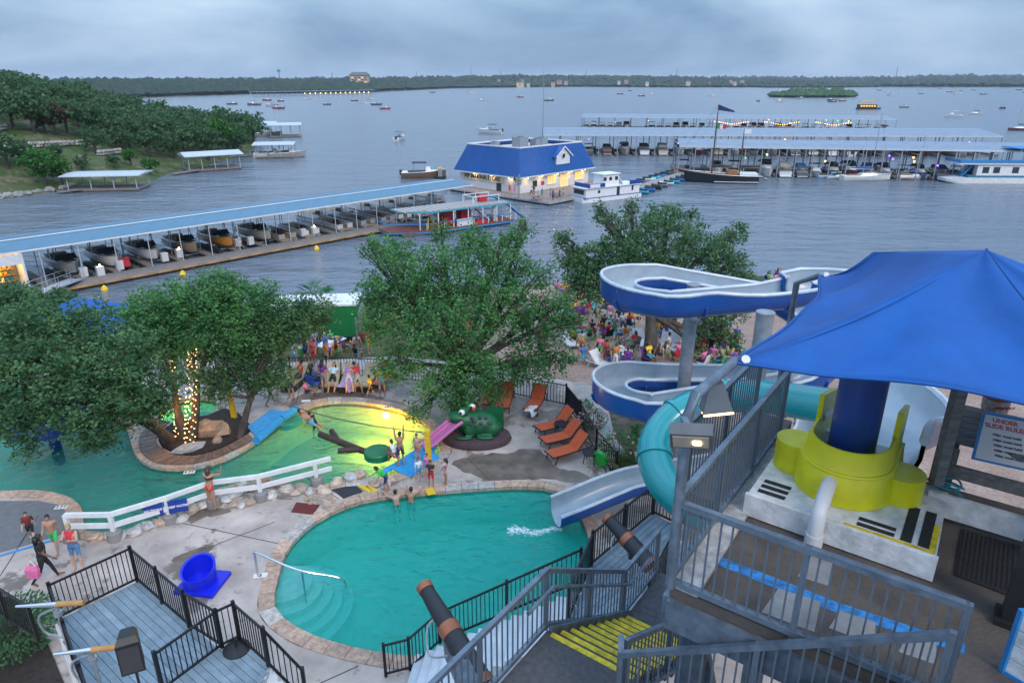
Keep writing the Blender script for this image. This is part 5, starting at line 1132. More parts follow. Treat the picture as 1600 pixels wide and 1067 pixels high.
def rock(loc, s, label, group=None, color=(.42, .37, .33), seed=None, parent=None, flatk=.6):
    r = random.Random(seed if seed is not None else rnd.random()); m = MB().ball((0, 0, 0), 1, 9, 6); k = [(r.uniform(.75, 1.2)) for _ in m.v]
    sx, sy, sz = s if hasattr(s, '__len__') else (s, s * r.uniform(.65, .95), s * flatk); a = r.uniform(0, 3.1); ca, sa = math.cos(a), math.sin(a)
    m.v = [((x * sx * ca - y * sy * sa) * q, (x * sx * sa + y * sy * ca) * q, max(-.3, z) * sz * q) for (x, y, z), q in zip(m.v, k)]
    o = link('rock', m.mesh('rock', rockm), parent); o.location = Vector(loc) if parent is None else Vector(loc) - Vector(XF[parent.name][0]); f = r.uniform(.75, 1.15); o.color = tuple(x * f for x in color) + (1,)
    if parent is None: tag(o, label, 'rock', group)
    return o
rock(D(334, 683) + V(0, 0, .25), (.85, .5, .55), 'large brown boulder between the trees of the planter', color=(.34, .22, .15)); rock(D(297, 706) + V(0, 0, .15), (.65, .28, .25), 'flat grey rock at the front of the planter mulch', color=(.40, .40, .41)); rock(D(341, 692) + V(0, 0, .15), .3, 'small pale rock beside the brown planter boulder', color=(.42, .33, .26)); rock(D(268, 690) + V(0, 0, .1), .22, 'small dark rock at the left end of the planter mulch', color=(.15, .13, .11))
# rock edging along the near side of the lagoon: children of one border
rb = thing('rock_border', 'irregular row of pale rocks edging the near side of the lagoon', 'rock border', D(300, 800))
for x, y, s in ((150, 842, .42), (170, 838, .35), (192, 838, .4), (213, 832, .5), (232, 825, .55), (252, 818, .45), (285, 812, .4), (300, 798, .5), (318, 792, .35), (338, 778, .55), (352, 783, .34), (365, 775, .5), (366, 790, .3), (378, 792, .26), (392, 788, .34), (410, 780, .4), (424, 776, .4), (395, 762, .5), (420, 757, .5), (438, 758, .5), (448, 766, .45), (462, 772, .3), (470, 765, .45), (505, 768, .5), (525, 756, .45), (548, 748, .5), (562, 744, .55), (380, 760, .35), (586, 757, .4), (604, 760, .35), (484, 770, .35)):
    rock(D(x, y) + V(0, 0, .05), s * .66, '', parent=rb, color=rnd.choice([(.48, .42, .37), (.45, .33, .25), (.52, .50, .48), (.50, .40, .32)]), seed=x)
# blue pads
def pad(name, label, px, h, extra=None, m=bluefoam):
    t = thing(name, label, 'pool pad', D(*px[0])); MB().prism(flat([D(*p) for p in px]), ZD + .004, ZD + h).build('pad', m, t)
    if extra:
        for a, b_, r_ in extra: MB().tube([D(*a) + V(0, 0, .1), D(*a).lerp(D(*b_), .5) + V(0, 0, .1), D(*b_) + V(0, 0, .1)], r_, 10).build('bolster', bluefoam, t, smooth=True)
    return t
pad('blue_pad', 'blue foam pad with edge bolster left of the lagoon rope', [(424, 641), (452, 645), (404, 686), (386, 668)], .06, [((464, 642), (440, 658), .2), ((438, 659), (401, 692), .2)])
pad('blue_pad', 'blue foam pad under the yellow post at the lagoon edge', [(590, 739), (612, 727), (650, 703), (664, 692), (687, 716), (641, 746), (613, 734), (596, 745)], .05)
pad('blue_pad', 'blue folded pad hanging at the right lagoon bank', [(660, 692), (672, 682), (684, 700), (672, 710)], .12)
mat_dark = mat('rubber_mat', (.03, .033, .04), .9, var=.3, scale=30, bump=.5, bscale=60)
pad('floor_mat', 'dark grey rubber mat beside the yellow step strips', [(517, 764), (548, 752), (567, 768), (537, 779)], .02, m=mat_dark); pad('floor_mat', 'dark red mat on the pool deck', [(463, 785), (500, 789), (489, 804), (455, 800)], .02, m=mat('red_mat', (.13, .02, .018), .9, var=.3, scale=20))
flag_st = thing('flagstone_patch', 'patch of brown flagstones beside the dark rubber mat', 'paving', D(505, 782))
for k, (x, y) in enumerate(((480, 780), (492, 778), (504, 775), (515, 778), (500, 785), (512, 788), (522, 784), (508, 793), (530, 784), (485, 785))): MB().prism(flat([D(x + 6.2 * math.cos(a * 1.047 + k), y + 4.1 * math.sin(a * 1.047 + k)) for a in range(6)][::-1]), ZD + .004, ZD + .022 + .003 * (k % 3)).build('flagstone', mat('flagstone%d' % (k % 3), ((.36, .25, .17), (.30, .22, .17), (.40, .31, .24))[k % 3], .85), flag_st)
yelp = mat('yellow_safety_paint', (.70, .46, .02), .65, var=.25, scale=8)
for k, (a, b_) in enumerate((((551, 752), (583, 771)), ((559, 751), (573, 759)), ((571, 752), (588, 769)))):
    o = MB().beam(D(*a) + V(0, 0, .012), D(*b_) + V(0, 0, .012), .16, .02).build('step_strip', yelp, deck)
o = MB().beam(D(670, 764) + V(0, 0, .045), D(675, 774) + V(0, 0, .045), .32, .01).build('painted_stripe', yelp, deck)
# dark resurfaced patch with blue line on the left, depth markers
MB().prism(flat([D(x, y) for x, y in ((-60, 783), (60, 782), (94, 789), (112, 803), (116, 822), (88, 838), (30, 855), (-60, 880))][::-1]), ZD + .001, ZD + .005).build('grey_surfacing', mat('grey_surfacing', (.16, .165, .175), .9, var=.2, scale=4, bump=.3), deck)
MB().beam(D(-40, 880) + V(0, 0, .008), D(90, 842) + V(0, 0, .008), .12, .006).build('blue_line', bluep, deck)
for x, y, tx in ((96, 793, '3 FT'), (296, 738.5, '4 FT'), (606, 637, '4 FT'), (478, 627, ''), (407, 900, '3')):
    q = D(x, y) + V(0, 0, .03); tl = MB().box(q, (.42, .22, .012), .2).build('depth_tile', whitep, deck)
    if tx: text(tx, .2, q + V(0, 0, .009), mat('sign_black'), 'depth_lettering', tl, V(1, .2, 0), V(-.2, 1, 0), ext=.002)
wetm = mat('wet_concrete', (.17, .135, .11), .3, var=.45, scale=1.6, bump=.15, bscale=9, world=True); r7 = random.Random(2)
for pts7 in (((705, 722), (745, 712), (800, 706), (838, 700), (868, 730), (905, 738), (925, 752), (880, 752), (840, 748), (790, 757), (765, 752), (735, 740)), ((560, 612), (600, 622), (660, 640), (700, 655), (690, 668), (650, 646), (600, 630), (540, 622), (480, 628), (450, 640), (470, 616)), ((268, 808), (300, 796), (345, 792), (360, 800), (325, 806), (300, 818)), ((268, 872), (300, 862), (320, 850), (332, 856), (312, 876), (285, 890))):
    lp7 = [p + V(r7.uniform(-.12, .12), r7.uniform(-.12, .12), 0) for p in resample(smooth_closed([D(*k) for k in pts7], 3), .25, True)]; MB().prism(flat(lp7), ZD + .0005, ZD + .003).build('damp_patch', wetm, deck)
# lily pads, log, rope
lilym = mat('lily_green', (.01, .16, .06), .45, var=.15)
def lily(px, py, r_, h_, z, label, m=lilym): p = P(px, py, z); o = MB().lathe([(r_ * .85, 0), (r_, .06), (r_, h_ - .05), (r_ * .92, h_), (0, h_ + .01)], (p.x, p.y, z), 28).build('lily_float', m, smooth=True); tag(o, label, 'pool float')
lily(591, 715, .58, .36, WL - .12, 'round dark green lily pad float beside the log'); lily(451, 664, .62, .3, WL - .27, 'round pale green lily pad just under the water', mat('lily_pale', (.05, .33, .20), .5))
logm = mat('log_bark', (.055, .032, .026), .6, var=.4, scale=4, bump=.4)
lg = thing('log_float', 'brown branching log float in the yellow-lit lagoon', 'pool float', P(540, 690, WL))
MB().tube([P(500, 678, WL + .1), P(535, 692, WL + .1), P(578, 708, WL + .1)], [.14, .15, .14], 10).build('trunk', logm, lg, smooth=True); MB().tube([P(518, 673, WL + .12), P(529, 689, WL + .12)], [.12, .13], 10).build('branch', logm, lg, smooth=True); MB().tube([P(528, 704, WL + .12), P(562, 702, WL + .12)], [.12, .13], 10).build('branch', logm, lg, smooth=True)
ybase = D(671, 728); yp = thing('yellow_post', 'tall yellow wooden post at the right bank holding the rope', 'post', ybase); yt = ybase + V(-.03, 0, 1.62); MB().beam(ybase, yt, .22, .22, up=(0, 1, 0)).build('shaft', yelp, yp); MB().cyl(yt + V(-.2, -.02, -.12), yt + V(.1, -.02, -.12), .05).build('eye_bolt', galv, yp)
yb2 = D(367, 655); yp2 = thing('yellow_post', 'yellow slanting post beside the slim planter tree', 'post', yb2); yt2 = yb2 + V(-.15, .1, 2.0); MB().beam(yb2, yt2, .2, .2, up=(0, 1, 0)).build('shaft', yelp, yp2); MB().cyl(yt2 + V(-.1, 0, -.1), yt2 + V(.2, 0, -.1), .04).build('eye_bolt', galv, yp2)
ro_ = MB().tube([yt2.lerp(yt, k / 20) + V(0, 0, -.45 * math.sin(math.pi * k / 20) - .12) for k in range(21)], .025, 5).build('crossing_rope', mat('rope', (.13, .11, .09), .9)); tag(ro_, 'dark rope strung across the lagoon between the yellow posts', 'rope')
# white railing with concrete feet
wr = thing('white_railing', 'white two-bar railing on concrete feet along the lagoon', 'railing', D(180, 842)); wb = [D(x, y) for x, y in ((112, 843), (181, 842), (267, 815), (335, 790), (409, 780), (496, 757))]
for i, p in enumerate(wb):
    o = MB().beam(p, p + V(0, 0, 1.0), .13, .13, up=(0, 1, 0)).build('post', whitep, wr); MB().lathe([(.26, 0), (.24, .3), (.2, .34), (0, .35)], p, 12).build('concrete_foot', mat('grey_concrete', (.24, .23, .23), .9), o, smooth=True)
for a, b_ in zip(wb, wb[1:]):
    for h_ in (.98, .55): MB().beam(a + V(0, 0, h_), b_ + V(0, 0, h_), .11, .16).build('rail', whitep, wr)
e_ = wb[-1] + (wb[-1] - wb[-2]).normalized() * .6
for h_ in (.98, .55): MB().beam(wb[-1] + V(0, 0, h_), e_ + V(0, 0, h_), .11, .16).build('rail', whitep, wr)
sgn = thing('rule_sign', 'small blue sign board fixed to the white railing', 'sign', D(258, 815) + V(0, 0, .6))
for dx_ in (-.38, .36): q = wb[2] + V(dx_, -.12 + dx_ * .35, .66); o = MB().box(q, (.62, .03, .5), .35).build('panel', mat('sign_blue', (.01, .04, .30), .5), sgn); text('NO DIVING' if dx_ < 0 else 'DEEP WATER', .11, q + V(.01, -.022, 0), whitep, 'lettering', o, V(.94, .34, 0))
# blue tub
tb = thing('blue_tub', 'large blue plastic tub standing askew on a square blue base', 'tub', D(314, 912), R(-8)); bp_ = mat('bright_blue_plastic', (.008, .02, .62), .35, var=.08)
MB().box((.08, 0, .06), (1.25, 1.1, .12)).build('base', bp_, tb, world=False)
n_t = 28; o_r = []; 
m_ = MB(); secs = []
for r_, z0 in ((.48, .12), (.52, .62), (.45, .60), (.42, .14)): secs.append([(r_ * math.cos(2 * math.pi * k / n_t), r_ * math.sin(2 * math.pi * k / n_t), z0 + (.16 * math.sin(2 * math.pi * k / n_t) if z0 > .3 else 0)) for k in range(n_t)])
m_.loft(secs); m_.build('shell', bp_, tb, smooth=True, world=False)
tpv = [p for p in resample(pool, .3, True) if (p - P(430, 925, WL)).length < 1.15]
for p, q in zip(tpv, tpv[1:]):
    if (q - p).length < .5: MB().beam(p.lerp(c0, .015) + V(0, 0, .0), q.lerp(c0, .015), .03, .3).build('black_tile', mat('black_tile', (.012, .012, .014), .3), pool_t)
# chrome handrail into the pool
hr = thing('pool_handrail', 'curved chrome handrail reaching down the pool steps', 'handrail', D(404, 902)); hb_ = D(404, 902)
pts = [hb_, hb_ + V(0, 0, .82), hb_ + V(.08, 0, .93), P(465, 890, 6.25), P(520, 900, 5.9), P(535, 905, 5.75), P(540, 912, 5.5), P(540, 918, 4.9)]
MB().tube(smooth_open(pts, 4), .035, 8).build('rail_tube', MATS['chrome'], hr, smooth=True); q = P(472, 893, 6.2); MB().cyl(V(q.x, q.y, 5.0), q, .03).build('middle_leg', MATS['chrome'], hr); MB().cyl(hb_, hb_ + V(0, 0, .02), .09).build('floor_plate', MATS['chrome'], hr)
# black metal fences round the pool yard
FB = [D(x, y) for x, y in ((225, 588), (340, 588), (455, 588), (512, 587), (600, 591), (700, 602), (800, 617), (884, 634), (906, 662), (931, 708), (962, 745))]
fence('yard_fence', 'black metal picket fence between the pool yard and the lawn', 'fence', FB[0:5], 1.08, blackm, gap=.16, bal=.022, post=.07, postgap=2.6); fence('yard_fence', 'black metal picket fence between the tall tree and the beach', 'fence', FB[4:8], 1.08, blackm, gap=.16, bal=.022, post=.07, postgap=2.6); fence('yard_fence', 'black metal picket fence behind the three orange loungers', 'fence', FB[7:], 1.08, blackm, gap=.16, bal=.022, post=.07, postgap=2.2)
bn_ = thing('fence_banner', 'dark mesh banner tied to the fence behind the orange loungers', 'banner', FB[7]); MB().beam(FB[7] + V(.05, -.05, .58), FB[8] + V(.05, -.05, .58), .012, .8).build('mesh_sheet', mat('banner_mesh', (.05, .055, .08), .8), bn_)
# loungers
def mk_lounger(frame, seatm, wicker):
    r = thing('lounge_chair', 'lounge chair', 'lounger')
    if wicker:
        MB().box((0, 0, .16), (1.95, .72, .3)).build('base', wickerm, r, world=False); MB().box((.35, 0, .36), (1.25, .66, .1)).build('seat_cushion', seatm, r, world=False)
        MB().beam((-.25, 0, .36), (-.85, 0, .86), .66, .12).build('back_cushion', seatm, r, world=False); MB().beam((-.27, 0, .30), (-.9, 0, .82), .72, .05).build('back_panel', wickerm, r, world=False)
    else:
        s = MB()
        for k in range(1): s.loft([[(.95, -.31, .36), (.95, .31, .36), (.95, .31, .385), (.95, -.31, .385)], [(.4, -.31, .33), (.4, .31, .33), (.4, .31, .355), (.4, -.31, .355)], [(-.25, -.31, .33), (-.25, .31, .33), (-.25, .31, .355), (-.25, -.31, .355)]])
        s.build('seat_sling', seatm, r, world=False); MB().beam((-.25, 0, .35), (-.78, 0, .92), .62, .03).build('back_sling', seatm, r, world=False)
        for y in (-.33, .33):
            MB().tube([(.98, y, .36), (.4, y, .33), (-.95, y, .33)], .022, 6).build('side_rail', frame, r, world=False); MB().tube([(-.25, y, .34), (-.8, y, .94)], .022, 6).build('back_rail', frame, r, world=False)
            for x, dx in ((.75, .12), (-.7, -.12)): MB().tube([(x, y, .33), (x + dx, y, 0)], .022, 6).build('leg', frame, r, world=False)
            MB().tube([(-.55, y, .62), (-.75, y, .34)], .018, 6).build('back_strut', frame, r, world=False)
        for x in (.98, -.95): MB().tube([(x, -.33, .35), (x, .33, .35)], .022, 6).build('cross_bar', frame, r, world=False)
    return Proto(r)
lo_or = mk_lounger(blackm, orangem, False); lo_wi = mk_lounger(blackm, cush, True); lo_wh = mk_lounger(whitep, mat('white_sling', (.62, .62, .64), .8, var=.15), False)
def put_lounger(pr, foot, head, label, group, zf=D, sc=1.):
    a, b_ = zf(*foot), zf(*head); c = a.lerp(b_, .5); return pr.put(c, math.atan2(a.y - b_.y, a.x - b_.x), label, group, sc)
OG = 'orange mesh loungers'
for f, h, lb in (((842, 680), (893, 664), 'orange mesh lounger, farthest of the three by the fence'), ((850, 699), (905, 684), 'orange mesh lounger, middle of the three by the fence'), ((858, 722), (917, 703), 'orange mesh lounger nearest the green disc and black table'), ((752, 643), (778, 615), 'orange mesh lounger just behind the green frog'), ((784, 648), (794, 620), 'orange mesh lounger with its back to the beach fence under the tree'), ((825, 655), (848, 620), 'orange mesh lounger holding a white towel under the tree'), ((588, 612), (612, 588), 'orange mesh lounger at the end of the row of wicker loungers')): put_lounger(lo_or, f, h, lb, OG)
WG = 'beige wicker loungers by the lawn fence'
for f, h, lb in (((448, 614), (478, 588), 'beige wicker lounger under a seated man in red'), ((518, 615), (524, 586), 'beige wicker lounger with a person lying under a blue towel'), ((540, 616), (552, 588), 'beige wicker lounger covered with a lilac towel'), ((565, 614), (586, 588), 'beige wicker lounger holding a black bag')): put_lounger(lo_wi, f, h, lb, WG)
def drape(name, label, cat, loc, rz, sx, sy, m, z=.43): o = MB(); n = 6; vs = [((i / n - .5) * sx, (j / n - .5) * sy, z + .03 * math.sin(i * 2.1 + j) + (-.28 if abs(j - n / 2) == n / 2 else 0)) for j in range(n + 1) for i in range(n + 1)]; o.add(vs, [(j * (n + 1) + i, j * (n + 1) + i + 1, (j + 1) * (n + 1) + i + 1, (j + 1) * (n + 1) + i) for j in range(n) for i in range(n)]); q = link(name, o.mesh(name, m, smooth='all')); q.location = loc; q.rotation_euler = (0, 0, rz); tag(q, label, cat); return q
drape('towel', 'lilac towel draped over the foot of a wicker lounger', 'towel', D(541, 612), R(70), .8, .85, cloth((.55, .35, .62))); drape('towel', 'white towel crumpled on an orange lounger under the tree', 'towel', D(829, 650), R(60), .7, .5, cloth(WHITE_C), .40)
def side_table(p, label):
    t = thing('side_table', label, 'table', p, 0, 'black side tables'); MB().cyl((0, 0, .44), (0, 0, .47), .33, n=20).build('table_top', blackm, t, world=False)
    for k in range(4): a = k * 1.571 + .4; MB().tube([(.25 * math.cos(a), .25 * math.sin(a), .44), (.33 * math.cos(a), .33 * math.sin(a), 0)], .02, 6).build('leg', blackm, t, world=False)
side_table(D(922, 722), 'round black side table beside the green disc'); side_table(D(877, 676), 'round black side table between the far and middle orange loungers'); side_table(D(498, 604), 'small black table between the wicker loungers')
q = D(937, 728); o = MB().cyl(q + V(-.05, -.08, .34), q + V(.08, .05, .37), .33, n=26).build('green_disc', mat('bright_green', (.02, .36, .05), .5, var=.1), smooth=True); tag(o, 'bright green round float leaning against the fence', 'pool float')
# frog slide
fr_b = D(742, 690); fr = thing('frog_slide', 'big green frog sculpture with pink tongue slide and dark spots', 'play sculpture', fr_b)
frogm = mat('frog_green', (.004, .10, .034), .5, var=.2, scale=2); pinkm = mat('tongue_pink', (.48, .13, .32), .45, var=.12); spotm = mat('frog_spot', (.05, .035, .075), .5)
FX = lambda x, y, z: fr_b + V(x, y, z)
m_ = MB(); m_.lathe([(1.0, 0), (1.05, .15), (1.0, .38), (0, .4)], (0, 0, 0), 26); m_.v = [(fr_b.x + x * 1.75 + .1, fr_b.y + y * 1.15 + .2, fr_b.z + z) for x, y, z in m_.v]; m_.build('base', mat('frog_base', (.075, .045, .055), .7, var=.3), fr, smooth=True)
def frog_body():
    m = MB(); B = lambda c, r_, sc: m.ball(FX(*c), r_, 16, 10, sc)
    B((.15, .4, 1.0), .95, (1.15, .8, .8)); B((-.55, .25, 1.35), .75, (1., .8, .72)); B((-.85, .1, 1.6), .5, (1.1, .9, .6)); B((.75, .1, .75), .62, (1.0, .55, .8)); B((-.15, -.1, .75), .35, (.8, .7, 1.3)); B((.55, -.35, .48), .3, (1.6, .6, .35)); B((-.55, -.4, .48), .28, (1.7, .6, .35)); B((-.35, -.22, .9), .2, (.8, .8, 2.0)); B((-.55, .0, 1.95), .28, (1, 1, 1)); B((-.25, .55, 2.0), .28, (1, 1, 1)); B((.95, .5, .7), .5, (1, .7, .9))
    me = m.mesh('tmp', frogm); o = bpy.data.objects.new('tmp', me); COL.objects.link(o); r_ = o.modifiers.new('r', 'REMESH'); r_.mode = 'VOXEL'; r_.voxel_size = .06; s_ = o.modifiers.new('s', 'SMOOTH'); s_.iterations = 3
    me2 = bpy.data.meshes.new_from_object(o.evaluated_get(bpy.context.evaluated_depsgraph_get())); bpy.data.objects.remove(o); me2.transform(Matrix.Translation(-fr_b)); me2.shade_smooth(); me2.name = 'body'; return link('body', me2, fr)
fb_ = frog_body(); fr.scale = (.82, .82, .74)
for c in ((-.62, -.2, 2.0), (-.12, .36, 2.06)):
    e_ = MB().ball(FX(*c), .17, 12, 8).build('eye', mat('eye_white', (.75, .74, .68), .3), fr, smooth=True); MB().ball(FX(c[0] - .05, c[1] - .11, c[2] + .02), .09, 10, 6).build('pupil', blackp, e_, smooth=True)
for x, y, z in ((.0, -.28, 1.5), (.35, -.3, 1.35), (.1, -.33, 1.2), (.55, -.3, 1.15), (.75, -.15, 1.3), (-.2, -.3, 1.3), (.3, -.15, 1.65), (.6, -.05, 1.55), (-.1, -.2, 1.65)): MB().ball(FX(x, y + .02, z), .1, 8, 6).build('spot', spotm, fr, smooth=True)
tp = smooth_open([FX(-.75, -.1, 1.45), FX(-1.2, -.28, 1.15), FX(-1.75, -.5, .7), FX(-2.25, -.7, .3), FX(-2.6, -.82, .2)], 4)
to = MB().loft([[p + V(.2, -.42, .14), p + V(.1, -.3, .0), p, p + V(-.1, .3, 0), p + V(-.2, .42, .14)] for p in tp], closed=False).build('tongue_slide', pinkm, fr, smooth=True)
for s in (-1, 1): MB().tube([p + V(-.2 * s * .9, .42 * s, .14) for p in tp], .09, 8).build('tongue_rim', pinkm, to, smooth=True)
MB().box(FX(1.05, 1.0, .9), (.9, .7, 1.2)).build('rear_stair', frogm, fr); MB().ball(FX(-.05, .05, 2.08), .14, 8, 6, (.7, .7, 1)).build('red_handle', redp, fr, smooth=True)
# blue mushroom shelter in the lagoon, under the left trees
bmh = P(88, 700, WL); mh = thing('blue_mushroom', 'dark blue plastic mushroom shelter standing in the lagoon', 'water feature', (bmh.x, bmh.y, 4.6)); MB().cyl((bmh.x, bmh.y, 4.6), (bmh.x, bmh.y, 6.6), .22).build('stem', navyp, mh); MB().lathe([(1.5, 1.85), (1.45, 2.1), (1.1, 2.6), (.5, 2.9), (0, 2.95)], (bmh.x, bmh.y, 4.6), 24).build('cap', mat('mushroom_blue', (.012, .05, .33), .4), mh, smooth=True)
# blue shade sail behind the left trees
cs = GP(120, 560); cz = thing('blue_shade_canopy', 'bright blue fabric canopy half hidden behind the left trees', 'canopy', cs); tgt = P(125, 490, cs.z + 2.6)
hw, hd = 3.3, 2.4; c3 = V(tgt.x, tgt.y, 0)
cc = [c3 + V(sx * hw, sy * hd, cs.z + 2.2) for sx, sy in ((-1, -1), (1, -1), (1, 1), (-1, 1))]; ap = c3 + V(0, 0, cs.z + 3.6)
for k in range(4): MB().add([cc[k], cc[(k + 1) % 4], ap], [(0, 1, 2)]).build('canopy_panel', mat('canopy_blue', (.008, .09, .38), .7), cz); bar('pole', cz, V(cc[k].x, cc[k].y, ground_h(cc[k].x, cc[k].y)), cc[k].z - ground_h(cc[k].x, cc[k].y), .08, alum, 'cyl')
# trailer on the lawn
tr0 = GP(497, 536); tr = thing('food_trailer', 'green food trailer with white roof parked on the lawn', 'trailer', tr0, R(6)); grm = mat('trailer_green', (.008, .16, .045), .5, var=.15)
MB().box((0, 1.2, 1.45), (5.4, 2.4, 2.1)).build('body', grm, tr, world=False); MB().box((0, 1.2, 2.55), (5.5, 2.5, .12)).build('roof', whitep, tr, world=False); MB().ball((.6, 1.1, 2.6), .55, 14, 8, (1.2, .9, .5)).build('roof_vent', plastw, tr, smooth=True, world=False); MB().box((2.75, 1.2, 1.2), (.1, 2.3, 1.5)).build('front_wall', alum, tr, world=False)
for x in (-.6, .5):
    for y in (.0, 2.4): w_ = MB().cyl((x, y - .12, .35), (x, y + .12, .35), .35, n=16).build('wheel', blackp, tr, world=False); MB().cyl((x, y - .13, .35), (x, y + .13, .35), .18, n=12).build('rim', alum, w_, world=False)
MB().beam((2.7, 1.2, .5), (4.6, 1.2, .5), .3, .14).build('tow_bar', blackp, tr, world=False); MB().box((-.6, -.02, 1.7), (2.6, .06, .9)).build('serving_hatch', dglass, tr, world=False); MB().box((-.6, -.35, 2.25), (2.8, .7, .06)).build('hatch_awning', grm, tr, world=False)
tq = GP(518, 552); tt = thing('serving_table', 'white-topped table with trays between the trailer and the fence', 'table', tq, R(60)); MB().box((0, 0, .74), (1.9, .85, .05)).build('table_top', whitep, tt, world=False)
for x in (-.8, .8):
    for y in (-.35, .35): MB().cyl((x, y, 0), (x, y, .72), .03).build('leg', woodm, tt, world=False)
MB().box((.5, 0, .8), (.6, .5, .06)).build('tray', blackp, tt, world=False); MB().ball((.6, 0, .86), .16, 8, 6, (1, 1, .5)).build('bread', cloth((.45, .22, .07)), tt, world=False)
lp2 = GP(562, 573); ll = thing('path_lamp_post', 'thin grey lamp post on the lawn behind the loungers', 'post', lp2); MB().cyl(lp2, lp2 + V(0, 0, 2.9), .045).build('shaft', galv, ll); MB().cyl(lp2, lp2 + V(0, 0, .2), .14).build('foot', galv, ll)
# concrete path and kerb beyond the fence
pth = [P(x, y, ZD - .05) for x, y in ((884, 597), (912, 596), (945, 614), (960, 680), (1000, 740), (975, 742), (938, 700))]; struct(MB().prism(flat(pth), ZD - .5, ZD - .06).build('path', mat('path_concrete', (.36, .34, .32), .85, var=.2)))
# people round the pool
def pp(pose, px, py, face, label, outfit, skin, top, bot, hair=('short', 'black'), h=1.7, z=ZD, **k): return person(pose, P(px, py, z), face, label, outfit, skin, top, bot, hair, h, **k)
pp('lookout', 333, 795, 12, 'woman in red bikini looking over the white railing', 'bikini', 1, (.05, .02, .03), RED_C, ('long', 'brown'), 1.66)
pp('hang', 627, 727, 330, 'boy in navy trunks gripping the rope above the blue pad', 'trunks', 1, NAVY_C, NAVY_C, h=1.5, z=ZD + .05); pp('crouch', 619, 724, 320, 'child crouching behind the boy gripping the rope', 'tank_shorts', 2, WHITE_C, (.3, .08, .1), h=1.35, z=ZD + .05); pp('stand', 653, 720, 200, 'boy in pale red trunks standing on the blue pad', 'trunks', 0, RED_C, (.5, .16, .17), ('short', 'brown'), 1.22, ZD + .05)
pp('stand_f', 655, 752, 150, 'small child in blue and white swimsuit by the pad', 'rash', 0, (.65, .7, .75), (.05, .3, .6), ('short', 'brown'), 1.02); pp('stand_f', 668, 744, 210, 'small child in pink swimsuit at the yellow post', 'suit', 0, PINK_C, PINK_C, ('short', 'brown'), 1.0); pp('fold', 674, 761, 190, 'boy in dark shirt, red shorts and cap by the pool edge', 'shirt_shorts', 1, (.02, .025, .04), RED_C, h=1.15); pp('stand_f', 697, 757, 250, 'girl with long dark hair in pale pink swimsuit', 'suit', 1, (.72, .45, .55), (.72, .45, .55), ('long', 'black'), 1.12); pp('bend', 604, 769, 250, 'boy in bright green top bending at the yellow strips', 'rash', 1, (.05, .55, .08), (.02, .03, .10), h=1.25)
eb = P(620, 788, WL) - V(0, 0, .85); person('edge', eb, 330, 'pale-backed boy in the pool holding the far edge', 'trunks', 0, NAVY_C, NAVY_C, ('short', 'black'), 1.4); eb = P(642, 784, WL) - V(0, 0, .85); person('edge', eb, 10, 'darker boy in the pool holding the far edge', 'trunks', 1, NAVY_C, NAVY_C, ('short', 'black'), 1.4)
o = pp('recline', 488, 676, 95, 'person floating on their back in the lagoon by the pale lily pad', 'trunks', 1, ORG_C, (.1, .35, .6), h=1.6, z=WL - .25); person('bend', P(494, 667, WL) - V(0, 0, .6), 300, 'boy in black rash shirt leaning over in the lagoon', 'rash', 1, BLACK_C, BLACK_C, ('short', 'black'), 1.35)
pp('sit_ground', 414, 776, 200, 'person sitting in the small rock pool behind the railing', 'trunks', 1, RED_C, (.5, .2, .2), h=1.4, z=WL - .25)
pp('walk', 52, 845, 150, 'small boy in red and black rash shirt on the left', 'rash', 0, (.16, .02, .02), BLACK_C, ('short', 'brown'), 1.15); pp('walk', 90, 862, 165, 'boy in bright green patterned trunks', 'trunks', 1, GREEN_C, (.06, .5, .15), h=1.45); pp('fold', 124, 888, 175, 'woman in red top and blue denim shorts', 'tank_shorts', 0, (.6, .03, .06), (.09, .22, .42), ('short', 'blond'), 1.64); pp('walk', 76, 908, 60, 'woman dressed in black carrying a pink bag', 'long', 2, BLACK_C, BLACK_C, ('long', 'black'), 1.68)
bgp = P(52, 893, ZD + .55); bb = thing('bag', 'pink and white bag held by the woman in black', 'bag', bgp); MB().loft([[bgp + V(-.16, -.08, -.2), bgp + V(.16, -.08, -.2), bgp + V(.16, .08, -.2), bgp + V(-.16, .08, -.2)], [bgp + V(-.2, -.09, .1), bgp + V(.2, -.09, .1), bgp + V(.2, .09, .1), bgp + V(-.2, .09, .1)], [bgp + V(-.14, -.03, .22), bgp + V(.14, -.03, .22), bgp + V(.14, .03, .22), bgp + V(-.14, .03, .22)]]).build('pouch', cloth(PINK_C), bb); MB().tube([bgp + V(-.12, 0, .2), bgp + V(0, 0, .42), bgp + V(.12, 0, .2)], .015, 5).build('strap', cloth(WHITE_C), bb)
pp('walk', 424, 632, 40, 'bare-backed boy in dark trunks walking past the blue pad', 'trunks', 2, NAVY_C, (.03, .05, .08), h=1.5); pp('walk', 436, 616, 200, 'child in colourful swimwear ahead of the bare-backed boy', 'rash', 1, (.5, .08, .3), (.1, .3, .5), h=1.2)
